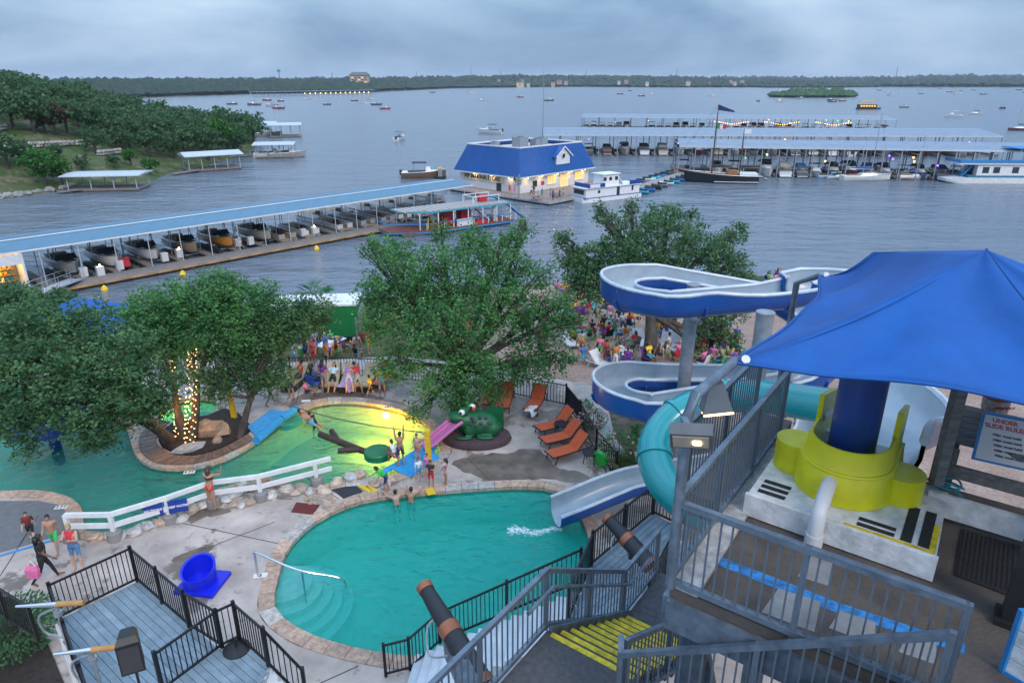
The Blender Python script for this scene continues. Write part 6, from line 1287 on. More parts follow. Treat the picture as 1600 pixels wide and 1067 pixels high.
pp('sit_chair', 470, 602, 250, 'man in red vest sitting on a wicker lounger', 'tank_shorts', 1, RED_C, (.05, .06, .1), h=1.75, z=ZD + .02); pp('sit_chair_f', 493, 606, 30, 'person with long hair in a blue folding chair, seen from behind', 'tank_shorts', 1, (.05, .12, .4), NAVY_C, ('long', 'black'), 1.65); pp('recline', 522, 606, 178, 'woman in pale blue shirt reclining on a wicker lounger', 'shirt_shorts', 1, (.4, .6, .7), BLACK_C, ('long', 'black'), 1.6, ZD + .40); pp('recline', 546, 606, 165, 'person in purple reclining on the lilac-towelled lounger', 'tank_shorts', 0, (.3, .2, .45), (.5, .4, .6), ('short', 'black'), 1.6, ZD + .40); pp('bend', 561, 615, 330, 'person in red shirt bending over the wicker loungers', 'shirt_shorts', 1, RED_C, (.25, .35, .45), ('short', 'black'), 1.65)
for px, py, f, lb, of, tp_, bt, ps in ((492, 572, 200, 'woman in red vest top standing behind the fence', 'tank_shorts', (.45, .04, .05), RED_C, 'stand_f'), (480, 568, 20, 'person in navy dress standing in the queue behind the fence', 'tank_shorts', NAVY_C, NAVY_C, 'stand_f'), (494, 556, 160, 'person in lilac top nearest the serving table', 'shirt_shorts', (.45, .30, .6), BLUE_C, 'stand_f'), (470, 560, 90, 'person in blue shirt at the back of the trailer queue', 'shirt_shorts', BLUE_C, GREY_C, 'stand'), (463, 575, 40, 'person in white and blue print standing at the fence', 'shirt_shorts', (.5, .6, .7), (.1, .3, .5), 'stand'), (416, 580, 170, 'man in white shirt glimpsed between the trees', 'shirt_shorts', WHITE_C, GREY_C, 'stand'), (358, 550, 120, 'person in white shirt beside the trailer behind leaves', 'shirt_shorts', WHITE_C, BLACK_C, 'stand'), (566, 503, 200, 'person in pale blue at the trailer tow bar', 'shirt_shorts', (.4, .5, .65), (.1, .2, .4), 'stand')):
    q = GP(px, py); person(ps, q, f, lb, of, rnd.choice((0, 1, 2)), tp_, bt, (('long' if ps.endswith('f') else 'short'), rnd.choice(('black', 'brown'))), 1.68)
ch0 = D(493, 609); fc = None
def mk_camp():
    r = thing('camp_chair', 'camp chair', 'chair'); MB().box((0, 0, .42), (.52, .5, .03)).build('seat', canvas, r, world=False); MB().beam((0, -.24, .42), (0, -.38, .92), .52, .03).build('backrest', canvas, r, world=False)
    for sx in (-1, 1):
        MB().tube([(sx * .26, .25, 0), (sx * .26, -.25, .42)], .015, 5).build('leg', blackm, r, world=False); MB().tube([(sx * .26, -.28, 0), (sx * .26, .24, .44)], .015, 5).build('leg', blackm, r, world=False); MB().box((sx * .29, 0, .62), (.06, .48, .03)).build('armrest', blackm, r, world=False); MB().tube([(sx * .26, .24, .44), (sx * .28, .24, .62)], .012, 5).build('arm_post', blackm, r, world=False)
    return Proto(r)
camp = mk_camp(); o = camp.put(ch0, R(-30), 'bright blue folding chair between wicker loungers'); paint(o, ('seat', 'backrest'), (.02, .09, .45))
for px, py, f_, ps, tp_, bt, lb in ((445, 606, 60, 'stand_f', TEAL_C, BLACK_C, 'woman in teal top standing left of the wicker loungers'), (456, 622, 200, 'stand', WHITE_C, NAVY_C, 'man in white shirt at the head of the blue pad'), (508, 612, 20, 'stand_f', PURP_C, GREY_C, 'woman in purple top beside the blue folding chair'), (580, 622, 300, 'walk', YEL_C, NAVY_C, 'child in yellow shirt passing the end lounger'), (598, 618, 180, 'stand', GREY_C, BLUE_C, 'man in grey shirt by the end orange lounger'), (480, 620, 100, 'sit_ground', PINK_C, BLACK_C, 'child in pink sitting by the lagoon edge')): pp(ps, px, py, f_, lb, 'shirt_shorts', rnd.choice((0, 1, 2)), tp_, bt, ('long' if ps.endswith('f') else 'short', 'black'), 1.2 if 'child' in lb else 1.7)
# garden shrubs beside the fence are built with the trees
# ------------------------------------------------------------------ beach
def mk_towel():
    m = MB(); n = 8; vs = [((i / n - .5) * 1.0, (j / n - .5) * 1.9, .035 + .015 * math.sin(i * 1.7 + j * 2.3)) for j in range(n + 1) for i in range(n + 1)]; m.add(vs, [(j * (n + 1) + i, j * (n + 1) + i + 1, (j + 1) * (n + 1) + i + 1, (j + 1) * (n + 1) + i) for j in range(n) for i in range(n)])
    return m.mesh('beach_towel', mat('towel', tint=True, rough=.9, var=.5, scale=6, stretch=(.3, 6, 1)), smooth='all')
tow_me = mk_towel()
WC = 'white beach loungers on the sand'
for f, h, lb in (((957, 580), (928, 573), 'white beach lounger nearest the blue slide'), ((900, 548), (880, 533), 'white beach lounger with a red towel left of the crowd'), ((1012, 548), (990, 533), 'white beach lounger just left of the beach tree trunk'), ((1028, 553), (1045, 540), 'white beach lounger just right of the beach tree trunk'), ((1047, 556), (1062, 541), 'white beach lounger second right of the beach tree'), ((1068, 560), (1082, 545), 'white beach lounger beside the slide column')): put_lounger(lo_wh, f, h, lb, WC, zf=GP)
TB = [(962, 522, (.03, .35, .45), 'blue striped'), (985, 517, (.05, .42, .5), 'turquoise'), (930, 528, (.3, .42, .15), 'green and tan'), (945, 538, (.32, .35, .15), 'olive patterned'), (1035, 512, (.03, .3, .45), 'blue'), (1055, 522, (.1, .4, .5), 'pale blue'), (915, 520, (.05, .45, .5), 'aqua'), (1100, 535, (.5, .05, .15), 'crimson'), (1140, 545, (.03, .4, .45), 'teal'), (1125, 590, (.35, .45, .55), 'grey blue'), (885, 490, (.1, .45, .42), 'sea green'), (985, 495, (.55, .25, .05), 'orange')]
for i, (px, py, c, nm) in enumerate(TB): q = GP(px, py); o = link('beach_towel', tow_me); o.location = q; o.rotation_euler = (R(-4), 0, R(70 + rnd.uniform(-40, 40))); o.scale = (1.1, .9, 1); o.color = (*c, 1); tag(o, '%s beach towel spread on the sand' % nm, 'towel', 'beach towels')
CB = []
def crowd(px, py, pose, onchair, label=None, group='beach crowd'):
    q = GP(px, py)
    if any((q - k).length < .6 for k in CB): return
    CB.append(q); cn, c = rnd.choice(CL); bn2, c2 = rnd.choice(CL); f = rnd.uniform(-60, 60) + rnd.choice((0, 0, 180)); fem = pose.endswith('_f'); sk = rnd.choice((0, 0, 1, 1, 2)); z = 0
    act = {'sit_chair': 'sitting in a folding chair', 'sit_ground': 'sitting on the sand', 'stand': 'standing', 'walk': 'walking', 'lie': 'lying', 'bend': 'bending'}[pose.replace('_f', '')]
    person(pose, q + V(0, 0, .02), f, label or 'person in %s %s among the beach crowd' % (cn, act), rnd.choice(('shirt_shorts', 'tank_shorts', 'shirt_shorts')), sk, c, c2, ('long' if fem else 'short', rnd.choice(('black', 'brown', 'brown', 'blond'))), rnd.uniform(1.5, 1.75), group=group)
    if onchair: o = camp.put(q, R(-f), '%s folding chair on the sand under a seated person' % cn, 'folding chairs on the beach'); paint(o, ('seat', 'backrest'), rnd.choice([k[1] for k in CL]))
for cx, cy, sx, sy, n in ((925, 490, 26, 14, 9), (960, 515, 20, 8, 5), (958, 553, 32, 12, 11), (890, 470, 20, 12, 8), (1040, 520, 30, 12, 8), (1105, 530, 40, 16, 12), (1040, 565, 30, 6, 5), (1130, 575, 20, 12, 6), (1215, 445, 20, 8, 9), (1250, 470, 18, 8, 3), (700, 530, 60, 25, 10), (800, 500, 50, 20, 8), (860, 520, 40, 25, 6), (1440, 640, 20, 8, 4), (640, 500, 30, 20, 4), (930, 500, 40, 30, 14), (1000, 500, 60, 20, 14), (900, 520, 30, 25, 10), (1110, 560, 45, 25, 14), (545, 545, 40, 10, 6), (1215, 440, 20, 10, 6), (970, 570, 40, 10, 5), (930, 480, 50, 30, 16), (950, 545, 50, 25, 14), (1060, 535, 30, 25, 8), (1120, 540, 30, 25, 10), (530, 560, 60, 8, 8)):
    for k in range(n): crowd(cx + rnd.uniform(-sx, sx), cy + rnd.uniform(-sy, sy), *rnd.choice((('sit_chair', True), ('sit_chair_f', True), ('sit_ground', False), ('sit_ground_f', False), ('sit_ground', False), ('stand', False), ('stand_f', False), ('sit_chair', True))))
for px, py, lb, tp_, bt in ((950, 575, 'woman in black top on the white lounger near the slide', BLACK_C, BLUE_C), (1040, 566, 'woman in white top with green bag by the beach tree', WHITE_C, GREEN_C), (1030, 569, 'bare-shouldered woman beside the beach tree', (.4, .25, .2), BLACK_C)): person('sit_ground_f', GP(px, py) + V(0, 0, .25), 30, lb, 'tank_shorts', 1, tp_, bt, ('long', 'brown'), 1.6)
q = GP(1256, 462); person('stand', q, 190, 'person in white shirt standing alone on the far beach', 'shirt_shorts', 1, WHITE_C, GREY_C, h=1.75, hat=(.2, .2, .22))
for px, py, c, lb in ((1200, 440, (.03, .12, .5), 'blue cooler on the far beach'), (1217, 440, (.55, .03, .05), 'red cooler on the far beach'), (975, 560, (.2, .05, .35), 'purple cooler beside the seated beach group')):
    q = GP(px, py); t = thing('cooler', lb, 'cooler', q); MB().box((0, 0, .25), (.9, .5, .5)).build('chest', cloth(c), t, world=False); MB().box((0, 0, .54), (.94, .54, .1), top=.94).build('lid', plastw, t, world=False)
# ------------------------------------------------------------------ water slides
flumeb = mat('flume_blue', (.010, .07, .30), .3, var=.12, scale=1.2, coat=.2)
flumeg = mat('flume_grey', (.33, .40, .46), .35, var=.12, scale=2, coat=.3)
tealm = mat('tube_teal', (.008, .27, .29), .22, var=.1, scale=1.5, coat=.4)
def arc(c, ax, r_, a0, a1, z0, z1, n=10):
    px_ = V(ax.x, ax.y, 0); py_ = V(-ax.y, ax.x, 0)
    return [V(c.x, c.y, 0) + px_ * r_ * math.cos(lerp(a0, a1, k / n)) + py_ * r_ * math.sin(lerp(a0, a1, k / n)) + V(0, 0, lerp(z0, z1, k / n)) for k in range(n + 1)]
axs = V(1, -.10, 0).normalized(); CLx = Q(1052, 462, 22.6); CRx = CLx + axs * 3.6; RC_ = 1.72; hp = math.pi / 2
CL2 = Q(1024, 615, 22.0)
TA, TBv = V(.81, -.586, 0), V(.586, .81, 0); C0 = V(1.675, 5.83, 0)
TW = lambda s, t, z: C0 + TA * s + TBv * t + V(0, 0, z)
path = [TW(1.25, 3.1, 15.25), TW(1.25, 4.5, 14.9), TW(1.4, 6.5, 14.35), V(7.4, 13.0, 14.0), V(9.4, 16.2, 13.75), V(10.8, 18.6, 13.6), V(10.6, 20.4, 13.5), V(9.2, 21.1, 13.42)]
path += [CRx + V(0, 0, 0) * 0 + (V(axs.y, -axs.x, 0) * RC_) + V(0, 0, 13.35 - CRx.z)]
path += arc(CLx, axs, 1.92, -hp, -3 * hp, 12.95, 12.6)
path += arc(CRx, axs, RC_, hp, -hp, 12.1, 10.1)
path += arc(CL2, axs, 1.64, -hp, -3 * hp, 9.45, 9.0)
path += arc(CRx, axs, RC_, hp, -hp, 8.8, 7.4)
path += [P(1010, 766, 6.45), P(960, 780, 6.15), P(905, 803, 5.85), P(868, 818, 5.62)]
path = resample(smooth_open(path, 5), .28)
def sweep_trough(path, prof_fn):
    rows = []
    for i, p in enumerate(path):
        d = (path[min(i + 1, len(path) - 1)] - path[max(i - 1, 0)]); d.z = 0; d.normalize(); s = V(-d.y, d.x, 0)
        rows.append([p + s * x + V(0, 0, z) for x, z in prof_fn(i)])
    return rows
NPATH = len(path)
curv = []
for i in range(NPATH):
    a = path[max(0, i - 3)]; b_ = path[i]; c = path[min(NPATH - 1, i + 3)]; u = (b_ - a); w_ = (c - b_); curv.append((u.x * w_.y - u.y * w_.x) / max(1e-6, u.length * w_.length))
curv = [sum(curv[max(0, i - 11):i + 12]) / len(curv[max(0, i - 11):i + 12]) for i in range(NPATH)]
fl_t = thing('flume_slide', 'blue and grey open water slide spiralling down from the tower into the pool', 'water slide', CLx)
def prof(i, off=0.):
    hl = .66 + max(0, -curv[i]) * .8; hr = .66 + max(0, curv[i]) * .8     # outer wall rises in the curves; s is the left-hand side
    hl, hr = min(1.0, hl), min(1.0, hr); r_ = .56 + off; out_ = [(r_, hl)]
    for k in range(9): a = -math.pi * k / 8; out_.append((r_ * math.cos(a), r_ * .72 * math.sin(a) + .42 - .0))
    out_.append((-r_, hr)); return out_
SEG = 9
for k0 in range(0, NPATH - 1, SEG):
    k1 = min(NPATH - 1, k0 + SEG); idx = range(k0, k1 + 1)
    ro = sweep_trough(path, lambda i: prof(i, .05)); ri = sweep_trough(path, lambda i: prof(i, 0))
    break
for k0 in range(0, NPATH - 1, SEG):
    k1 = min(NPATH - 1, k0 + SEG); seg = MB().loft(ro[k0:k1 + 1], closed=False).build('outer_shell', flumeb, fl_t, smooth='all')
    MB().loft(ri[k0:k1 + 1], closed=False).build('inner_lining', flumeg, seg, smooth='all')
    for e_ in (0, -1): MB().tube([(ro[i][e_] + ri[i][e_]) * .5 for i in range(k0, k1 + 1)], .06, 6).build('rim', mat('flume_rim', (.52, .58, .64), .4), seg, smooth=True)
    if 20 < k0 < NPATH - 20: MB().tube([p + (p - (path[k0] + V(0, 0, .3))).normalized() * .03 for p in ro[k0][1:-1]], .05, 6).build('joint_flange', flumeb, seg, smooth=True)
tz = [(1430, 650, 12.9), (1360, 642, 12.75), (1280, 632, 12.5), (1180, 618, 12.2), (1110, 625, 11.9), (1052, 652, 11.5), (1022, 697, 11.0), (1036, 752, 10.5), (1086, 795, 10.0), (1160, 805, 9.6), (1260, 800, 9.2), (1360, 790, 8.8)]
tp_ = resample(smooth_open([P(*k) for k in tz], 6), .3); tu = thing('tube_slide', 'turquoise enclosed tube slide curling beside the stair tower', 'water slide', tp_[0])
for k0 in range(0, len(tp_) - 1, 5):
    k1 = min(len(tp_) - 1, k0 + 5); sg_ = MB().tube(tp_[k0:k1 + 1], .44, 22, cap=False).build('tube_section', tealm, tu, smooth='all')
    d = (tp_[min(k0 + 1, len(tp_) - 1)] - tp_[max(0, k0 - 1)]).normalized(); MB().tube([tp_[k0] - d * .05, tp_[k0] + d * .05], .49, 22).build('joint_flange', tealm, sg_, smooth=True)
colm = mat('grey_column', (.27, .30, .34), .55, metal=.3, var=.3, scale=3)
def column(px, py, Y, r_, label, arm=None):
    q = Q(px, py, Y); g = max(ground_h(q.x, q.y), 4.5); t = thing('slide_column', label, 'column', (q.x, q.y, g), 0, 'slide support columns'); MB().cyl((q.x, q.y, g - .5), q, r_, n=20).build('shaft', colm, t, smooth=True); MB().cyl(q, q + V(0, 0, .05), r_ * 1.06, n=20).build('cap', colm, t); MB().cyl((q.x, q.y, g), (q.x, q.y, g + .06), r_ * 1.8, n=16).build('base_plate', colm, t)
    for b_ in (arm or []): MB().tube([V(q.x, q.y, b_.z - .4), b_], [.12, .08], 8).build('support_arm', colm, t)
    return q
column(1084, 446, 22.5, .23, 'tall grey steel column rising through the upper slide loop', [CLx + V(.6, -1.5, 12.6 - CLx.z), CLx + V(.6, 1.5, 12.5 - CLx.z), V(CL2.x + .4, CL2.y + 1.5, 8.9), V(CL2.x + .4, CL2.y - 1.5, 9.3)])
column(1196, 490, 17.5, .24, 'grey steel column in front of the upper slide beside the canopy', [P(1190, 600, 12.0)]); column(1030, 760, 20.2, .14, 'thin grey column under the lower slide end', [])
# splash at the slide mouth
sq = P(820, 829, WL + .004); spm = MB(); r2 = random.Random(3)
for k in range(700): f = r2.random(); x = sq.x - .6 + 1.9 * f; y = sq.y + .1 * math.sin(f * 9) + r2.gauss(0, .11) * (1.2 - f * .7) + .12 * (f - .5); s_ = r2.uniform(.006, .024) * (1.1 - .4 * f); spm.ball((x, y, WL + .003), s_, 6, 4, (1.8, .8, .25))
stuff(spm.build('splash_foam', mat('foam', (.72, .80, .80), .8, var=.05)))
# ------------------------------------------------------------------ stair tower
steel = mat('tower_steel', (.14, .18, .23), .5, metal=.45, var=.35, scale=6)
floorm = mat('platform_floor', (.115, .092, .075), .85, var=.5, scale=2.2, bump=.3, col2=(.055, .05, .048), detail=9)
asph = mat('stair_asphalt', (.075, .078, .085), .9, var=.3, scale=12, bump=.3, bscale=80)
plat = thing('tower_platform', 'weathered upper platform of the slide tower with blue stripe', 'platform', TW(0, 0, 15))
def tpoly(pts): return [(TW(s, t, 0).x, TW(s, t, 0).y) for s, t in pts]
MB().prism(tpoly([(0, 0), (2.5, 0), (2.5, -2.4), (8, -2.4), (8, 3.9), (0, 3.9)]), 14.86, 15.0).build('floor_slab', floorm, plat)
for a, b_ in (((0, 0), (2.5, 0)), ((0, 0), (0, 4.4)), ((2.5, 0), (2.5, -2.4)), ((1.2, 0), (1.2, 3.8)), ((0, 3.9), (8, 3.9))): MB().beam(TW(*a, 14.68), TW(*b_, 14.68), .14, .36).build('edge_beam', steel, plat)
for s, t in ((.25, .25), (.25, 3.6), (1.6, .3), (3.5, 3.5), (3.4, .4), (7, 3.4)): q = TW(s, t, 5.2); MB().cyl(q, q + V(0, 0, 9.4), .17, n=14).build('support_column', steel, plat, smooth=True)
MB().beam(TW(.25, .25, 9), TW(1.6, .3, 14.5), .1, .1).build('brace', steel, plat); MB().beam(TW(.25, .3, 14.5), TW(1.6, .35, 9.2), .1, .1).build('brace', steel, plat); MB().beam(TW(1.6, .3, 10), TW(3.4, .4, 14.5), .1, .1).build('brace', steel, plat); MB().beam(TW(-.6, 2.0, 14.7), TW(.4, 2.0, 14.7), .16, .24).build('bracket', steel, plat)
MB().prism(tpoly([(.1, .62), (1.5, .62), (2.6, .75), (2.6, .9), (1.5, .78), (.1, .78)]), 15.001, 15.004).build('blue_stripe', mat('worn_blue', (.03, .20, .50), .8, var=.6, scale=9), plat)
for x, y, w_, h_ in ((.9, .18, .5, .5), (1.5, .35, .4, .35), (2.1, .42, .3, .4), (3.1, .5, .25, .5), (1.05, .95, .3, .5), (3.6, 1.0, .5, .3)): MB().prism(tpoly([(x, y), (x + w_, y + .03), (x + w_ * .9, y + h_), (x + .04, y + h_ * .9)]), 15.0005, 15.006).build('repair_patch', mat('patch_grey', (.22, .225, .23), .8, var=.3), plat)
MB().prism(tpoly([(.0, .0), (.3, 0), (.22, 3.9), (.0, 3.9)]), 15.001, 15.05).build('white_kerb', mat('worn_white', (.42, .41, .40), .8, var=.45, scale=6), plat)
wk = thing('side_walkway', 'narrow railed walkway along the left of the slide platform', 'walkway', TW(-.4, 2, 14.9)); MB().prism(tpoly([(-.62, 1.9), (-.02, 1.9), (-.02, 4.8), (-.62, 4.8)]), 14.8, 14.92).build('walkway_slab', mat('rusty_deck', (.13, .10, .085), .85, var=.4), wk)
def steel_rail(label, pts, h_=1.07, gap=.115, **k): return fence('tower_railing', label, 'railing', pts, h_, steel, gap=gap, bal=.017, post=.055, postgap=1.35, rail=.065, low=.08, top_extra=0., group='steel railings of the stair tower', **k)
steel_rail('grey steel railing along the front of the slide platform', [TW(0, 0, 15), TW(2.48, 0, 15)]); steel_rail('grey steel railing along the left side of the slide platform', [TW(0, .02, 15.05), TW(0, 3.95, 15.05)]); steel_rail('grey steel railing outside the side walkway, before the tube slide', [TW(-.62, 1.9, 14.92), TW(-.62, 4.8, 14.92)])
LZ = 12.65
stp = thing('tower_stairs', 'dark stairs with worn yellow edges descending under the platform', 'stairs', TW(-1.2, .8, LZ)); MB().prism(tpoly([(-2.02, -2.2), (-.5, -2.2), (-.5, .8), (-2.02, .8)]), LZ - .2, LZ).build('landing', asph, stp)
yworn = mat('worn_yellow', (.62, .47, .02), .75, var=.45, scale=9)
for k in range(10):
    z = LZ - .175 * k; t0 = .8 + .28 * (k - 1)
    if k: MB().prism(tpoly([(-1.95, t0), (-.62, t0), (-.62, t0 + .285), (-1.95, t0 + .285)]), z - .19, z).build('tread', asph, stp)
    MB().prism(tpoly([(-1.93, t0 + .20), (-.64, t0 + .20), (-.64, t0 + .286), (-1.93, t0 + .286)]), z + .001, z + .006).build('yellow_edge', yworn, stp)
MB().beam(TW(-1.98, .75, LZ - .1), TW(-1.98, .8 + 2.6, LZ - 1.75), .06, .36).build('stringer', steel, stp); MB().prism(tpoly([(-2.0, 3.35), (-.5, 3.35), (-.5, 4.9), (-2.0, 4.9)]), LZ - 1.9, LZ - 1.72).build('lower_landing', asph, stp)
for s_, t_ in ((-1.9, -.6), (-1.9, 3.6), (-.6, 3.6), (-.6, -.2)): q = TW(s_, t_, 5.2); MB().cyl(q, q + V(0, 0, 5.6 if t_ > 1 else 7.2), .12, n=12).build('support_column', steel, stp)
steel_rail('grey steel railing on the pool side of the stairs and landing', [TW(-2.05, -2.2, LZ), TW(-2.05, .8, LZ), TW(-2.05, 3.35, LZ - 1.72), TW(-2.05, 4.8, LZ - 1.72)]); steel_rail('grey steel railing on the platform side of the yellow-edged stairs', [TW(-.57, .3, LZ), TW(-.57, 3.3, LZ - 1.72)])
MB().tube([TW(-1.95, .2, LZ + .78), TW(-1.95, .8, LZ + .80), TW(-1.95, 3.35, LZ - .92), TW(-1.95, 4.2, LZ - .92)], .03, 8).build('grab_rail', steel, stp)
uf = thing('upper_stairs', 'steel stair flight rising in front of the slide platform', 'stairs', TW(0, -.7, LZ)); steel_rail('grey steel railing of the upper stair flight in front of the platform', [TW(-.57, .12, LZ + .14), TW(-.45, -.12, LZ + .16), TW(2.42, -.14, 14.74)], h_=1.12)
for k in range(13): z = LZ + .18 * (k + 1); s0 = -.5 + .22 * k; MB().prism(tpoly([(s0, -1.35), (s0 + .24, -1.35), (s0 + .24, -.2), (s0, -.2)]), z - .05, z).build('tread', asph, uf)
MB().beam(TW(-.5, -.17, LZ - .05), TW(2.4, -.17, 14.85), .05, .3).build('stringer', steel, uf); MB().tube([TW(-.5, -.2, LZ + .72), TW(2.42, -.2, 15.3)], .028, 8).build('grab_rail', steel, uf)
# painted board and furniture under the tower
for k, (s, t, z, c) in enumerate(((.8, 1.5, 9.5, (.65, .50, .05)), (1.5, 1.2, 9.2, (.55, .35, .12)), (2.2, 1.2, 10.0, (.6, .05, .05)), (.5, 2.2, 9.0, (.05, .3, .35)), (1.9, 2.2, 9.4, (.6, .6, .6)))): b_ = thing('painted_board', '%s painted board seen under the slide platform' % ('yellow', 'tan', 'red', 'teal', 'white')[k], 'sign', TW(s, t, z)); MB().box(TW(s, t, z), (.9, .08, 1.3), -.63 + .2 * k).build('panel', cloth(c), b_); MB().box(TW(s, t + .08, z - .9), (.1, .08, 1.), -.63 + .2 * k).build('stake', woodm, b_)
struct(MB().prism(tpoly([(-.4, .9), (4, .9), (4, 3.8), (-.4, 3.8)]), 8.2, 8.3).build('lower_floor', asph))
# white plinth, yellow tub, blue post, chute
PZ = 15.3; worn = mat('peeling_white', (.64, .65, .66), .75, var=.3, scale=5, bump=.25, bscale=12)
pl_ = thing('white_plinth', 'low white wooden plinth with black grip strips under the yellow tub', 'plinth', TW(1.2, 2.4, 15)); MB().prism(tpoly([(.22, 1.76), (2.22, 1.73), (2.2, 3.25), (.22, 3.25)]), 15.01, PZ).build('box', worn, pl_); MB().prism(tpoly([(.2, 1.70), (2.24, 1.67), (2.24, 1.73), (.2, 1.757)]), 15.02, PZ + .012).build('front_board', worn, pl_)
def strip(pts, m, nm='grip_strip'): MB().prism(tpoly(pts), PZ + .001, PZ + .006).build(nm, m, pl_)
grip = mat('grip_black', (.02, .02, .022), .9, var=.4, scale=20)
for k in range(3): t = 1.85 + .13 * k; strip([(.30, t), (.62, t), (.62, t + .075), (.30, t + .075)], grip)
for k in range(2): t = 1.83 + .12 * k; strip([(1.42, t), (1.80, t), (1.80, t + .07), (1.42, t + .07)], grip); s = 1.86 + .17 * k; strip([(s, 1.82), (s + .11, 1.82), (s + .11, 2.6), (s, 2.6)], grip)
strip([(1.3, 1.745), (2.2, 1.745), (2.2, 1.80), (1.3, 1.80)], yworn, 'yellow_edge'); strip([(2.14, 1.80), (2.2, 1.80), (2.2, 2.35), (2.14, 2.35)], yworn, 'yellow_edge')
tubm = mat('tub_yellow_green', (.64, .60, .008), .4, var=.14, scale=3)
TC = TW(1.10, 2.62, 0); tub_t2 = thing('entry_tub', 'yellow-green slide entry tub with two side steps', 'slide tub', TC + V(0, 0, PZ)); ang_b = math.atan2(TBv.y, TBv.x)
def ushape(r_, z, tail=.75, inner=False, n=20):
    pts = []
    for k in range(n + 1):
        a = ang_b + hp + math.pi * k / n; pts.append(V(TC.x + r_ * math.cos(a), TC.y + r_ * math.sin(a), z))
    return [pts[0] + TBv * tail] + pts + [pts[-1] + TBv * tail]
MB().loft([ushape(.57, PZ + .004), ushape(.53, PZ + .38), ushape(.50, PZ + .41), ushape(.45, PZ + .68), ushape(.42, PZ + .68), ushape(.39, PZ + .3)], closed=False).build('shell', tubm, tub_t2, smooth=True)
MB().tube(ushape(.512, PZ + .40), .024, 6).build('seam_bead', tubm, tub_t2); MB().prism(flat(ushape(.41, 0)), PZ + .2, PZ + .3).build('tub_floor', flumeg, tub_t2)
for sg2 in (-1, 1):
    c = TC + TA * sg2 * .60 + TBv * .12; pts = [(c.x + .26 * math.cos(a * .2618), c.y + .26 * math.sin(a * .2618)) for a in range(24)]
    MB().prism(pts, PZ + .003, PZ + (.40 if sg2 < 0 else .34)).build('side_step', tubm, tub_t2); MB().loft([[TC + TA * sg2 * .41 + TBv * .3 + V(0, 0, PZ + .3), TC + TA * sg2 * .41 + TBv * .3 + V(0, 0, PZ + 1.0), TC + TA * sg2 * .47 + TBv * .3 + V(0, 0, PZ + 1.0), TC + TA * sg2 * .47 + TBv * .3 + V(0, 0, PZ + .3)], [TC + TA * sg2 * .41 + TBv * 1.2 + V(0, 0, PZ + .1), TC + TA * sg2 * .41 + TBv * 1.2 + V(0, 0, PZ + .75), TC + TA * sg2 * .47 + TBv * 1.2 + V(0, 0, PZ + .75), TC + TA * sg2 * .47 + TBv * 1.2 + V(0, 0, PZ + .1)]]).build('side_wall', tubm, tub_t2)
pe = P(1297, 800, PZ + .25); pe2 = TW(1.18, 1.62, 0); pvc = thing('drain_pipe', 'white plastic drain elbow at the front of the tub', 'pipe', pe2); pa = TW(1.04, 2.14, PZ + .28); MB().tube(smooth_open([pa, pa - TBv * .2 + V(0, 0, -.02), TW(1.05, 1.66, PZ + .14), TW(1.05, 1.6, PZ - .05), TW(1.05, 1.6, 15.02)], 4), .085, 16).build('elbow', plastw, pvc, smooth=True); MB().cyl(TW(1.05, 1.6, 15.005), TW(1.05, 1.6, 15.16), .10, n=16).build('collar', plastw, pvc)
bpst = thing('canopy_post', 'thick blue round post rising from the tub to the canopy', 'post', TW(1.10, 2.84, PZ)); MB().cyl(TW(1.10, 2.84, PZ + .28), TW(1.10, 2.84, 17.55), .27, n=28).build('shaft', mat('post_blue', (.010, .05, .22), .35, var=.2, scale=2), bpst, smooth=True); MB().cyl(TW(1.10, 2.84, PZ + .3), TW(1.10, 2.84, PZ + .36), .33, n=28).build('foot_ring', MATS['post_blue'], bpst)
# canopy
K0, K1, AP, R2_ = V(2.27, 6.5, 17.28), V(4.88, 10.5, 17.1), V(4.85, 6.86, 18.38), V(5.19, 9.6, 17.7)
K2 = K0 + TA * 4.9 + V(0, 0, .12); K3 = K1 + TA * 4.9 + V(.3, 0, .1); cn = thing('fabric_canopy', 'large blue fabric shade canopy over the slide entry', 'canopy', K0); canm = mat('canopy_fabric', (.003, .085, .33), .75, var=.22, scale=1.1, bump=.35, bscale=3.5)
def face(A, B, C, sag_ab, wr=.11, n=26, seed=0):
    r = random.Random(seed); fq = [(r.uniform(3, 9), r.uniform(-5, 5), r.uniform(0, 6)) for _ in range(4)]; rows = []
    ctr = (K0 + K1 + K2 + K3) / 4; C_ = C(.5) if callable(C) else C; nrm_ = (B - A).cross(C_ - A).normalized(); nrm_ = nrm_ if nrm_.z > 0 else -nrm_
    for j in range(n + 1):
        v = j / n; row = []
        for i in range(n + 1):
            u = i / n; e = A.lerp(B, u); inn = ctr - e; inn.z = 0; e = e + inn.normalized() * sag_ab * 4 * u * (1 - u) + V(0, 0, .10 * 4 * u * (1 - u)); p = e.lerp(C(u) if callable(C) else C, v); w_ = (1 - v) * min(1, 6 * u, 6 * (1 - u)) * min(1, v * 5 + .25)
            p += nrm_ * (wr * w_ * sum(math.sin(a * u * 2 + b_ * v + c) for a, b_, c in fq) * .5 - .20 * math.sin(math.pi * v) * .55); row.append(p)
        rows.append(row)
    return rows
APm = AP
RD = lambda u: R2_.lerp(AP, u); RE = lambda u: AP.lerp(R2_, u)
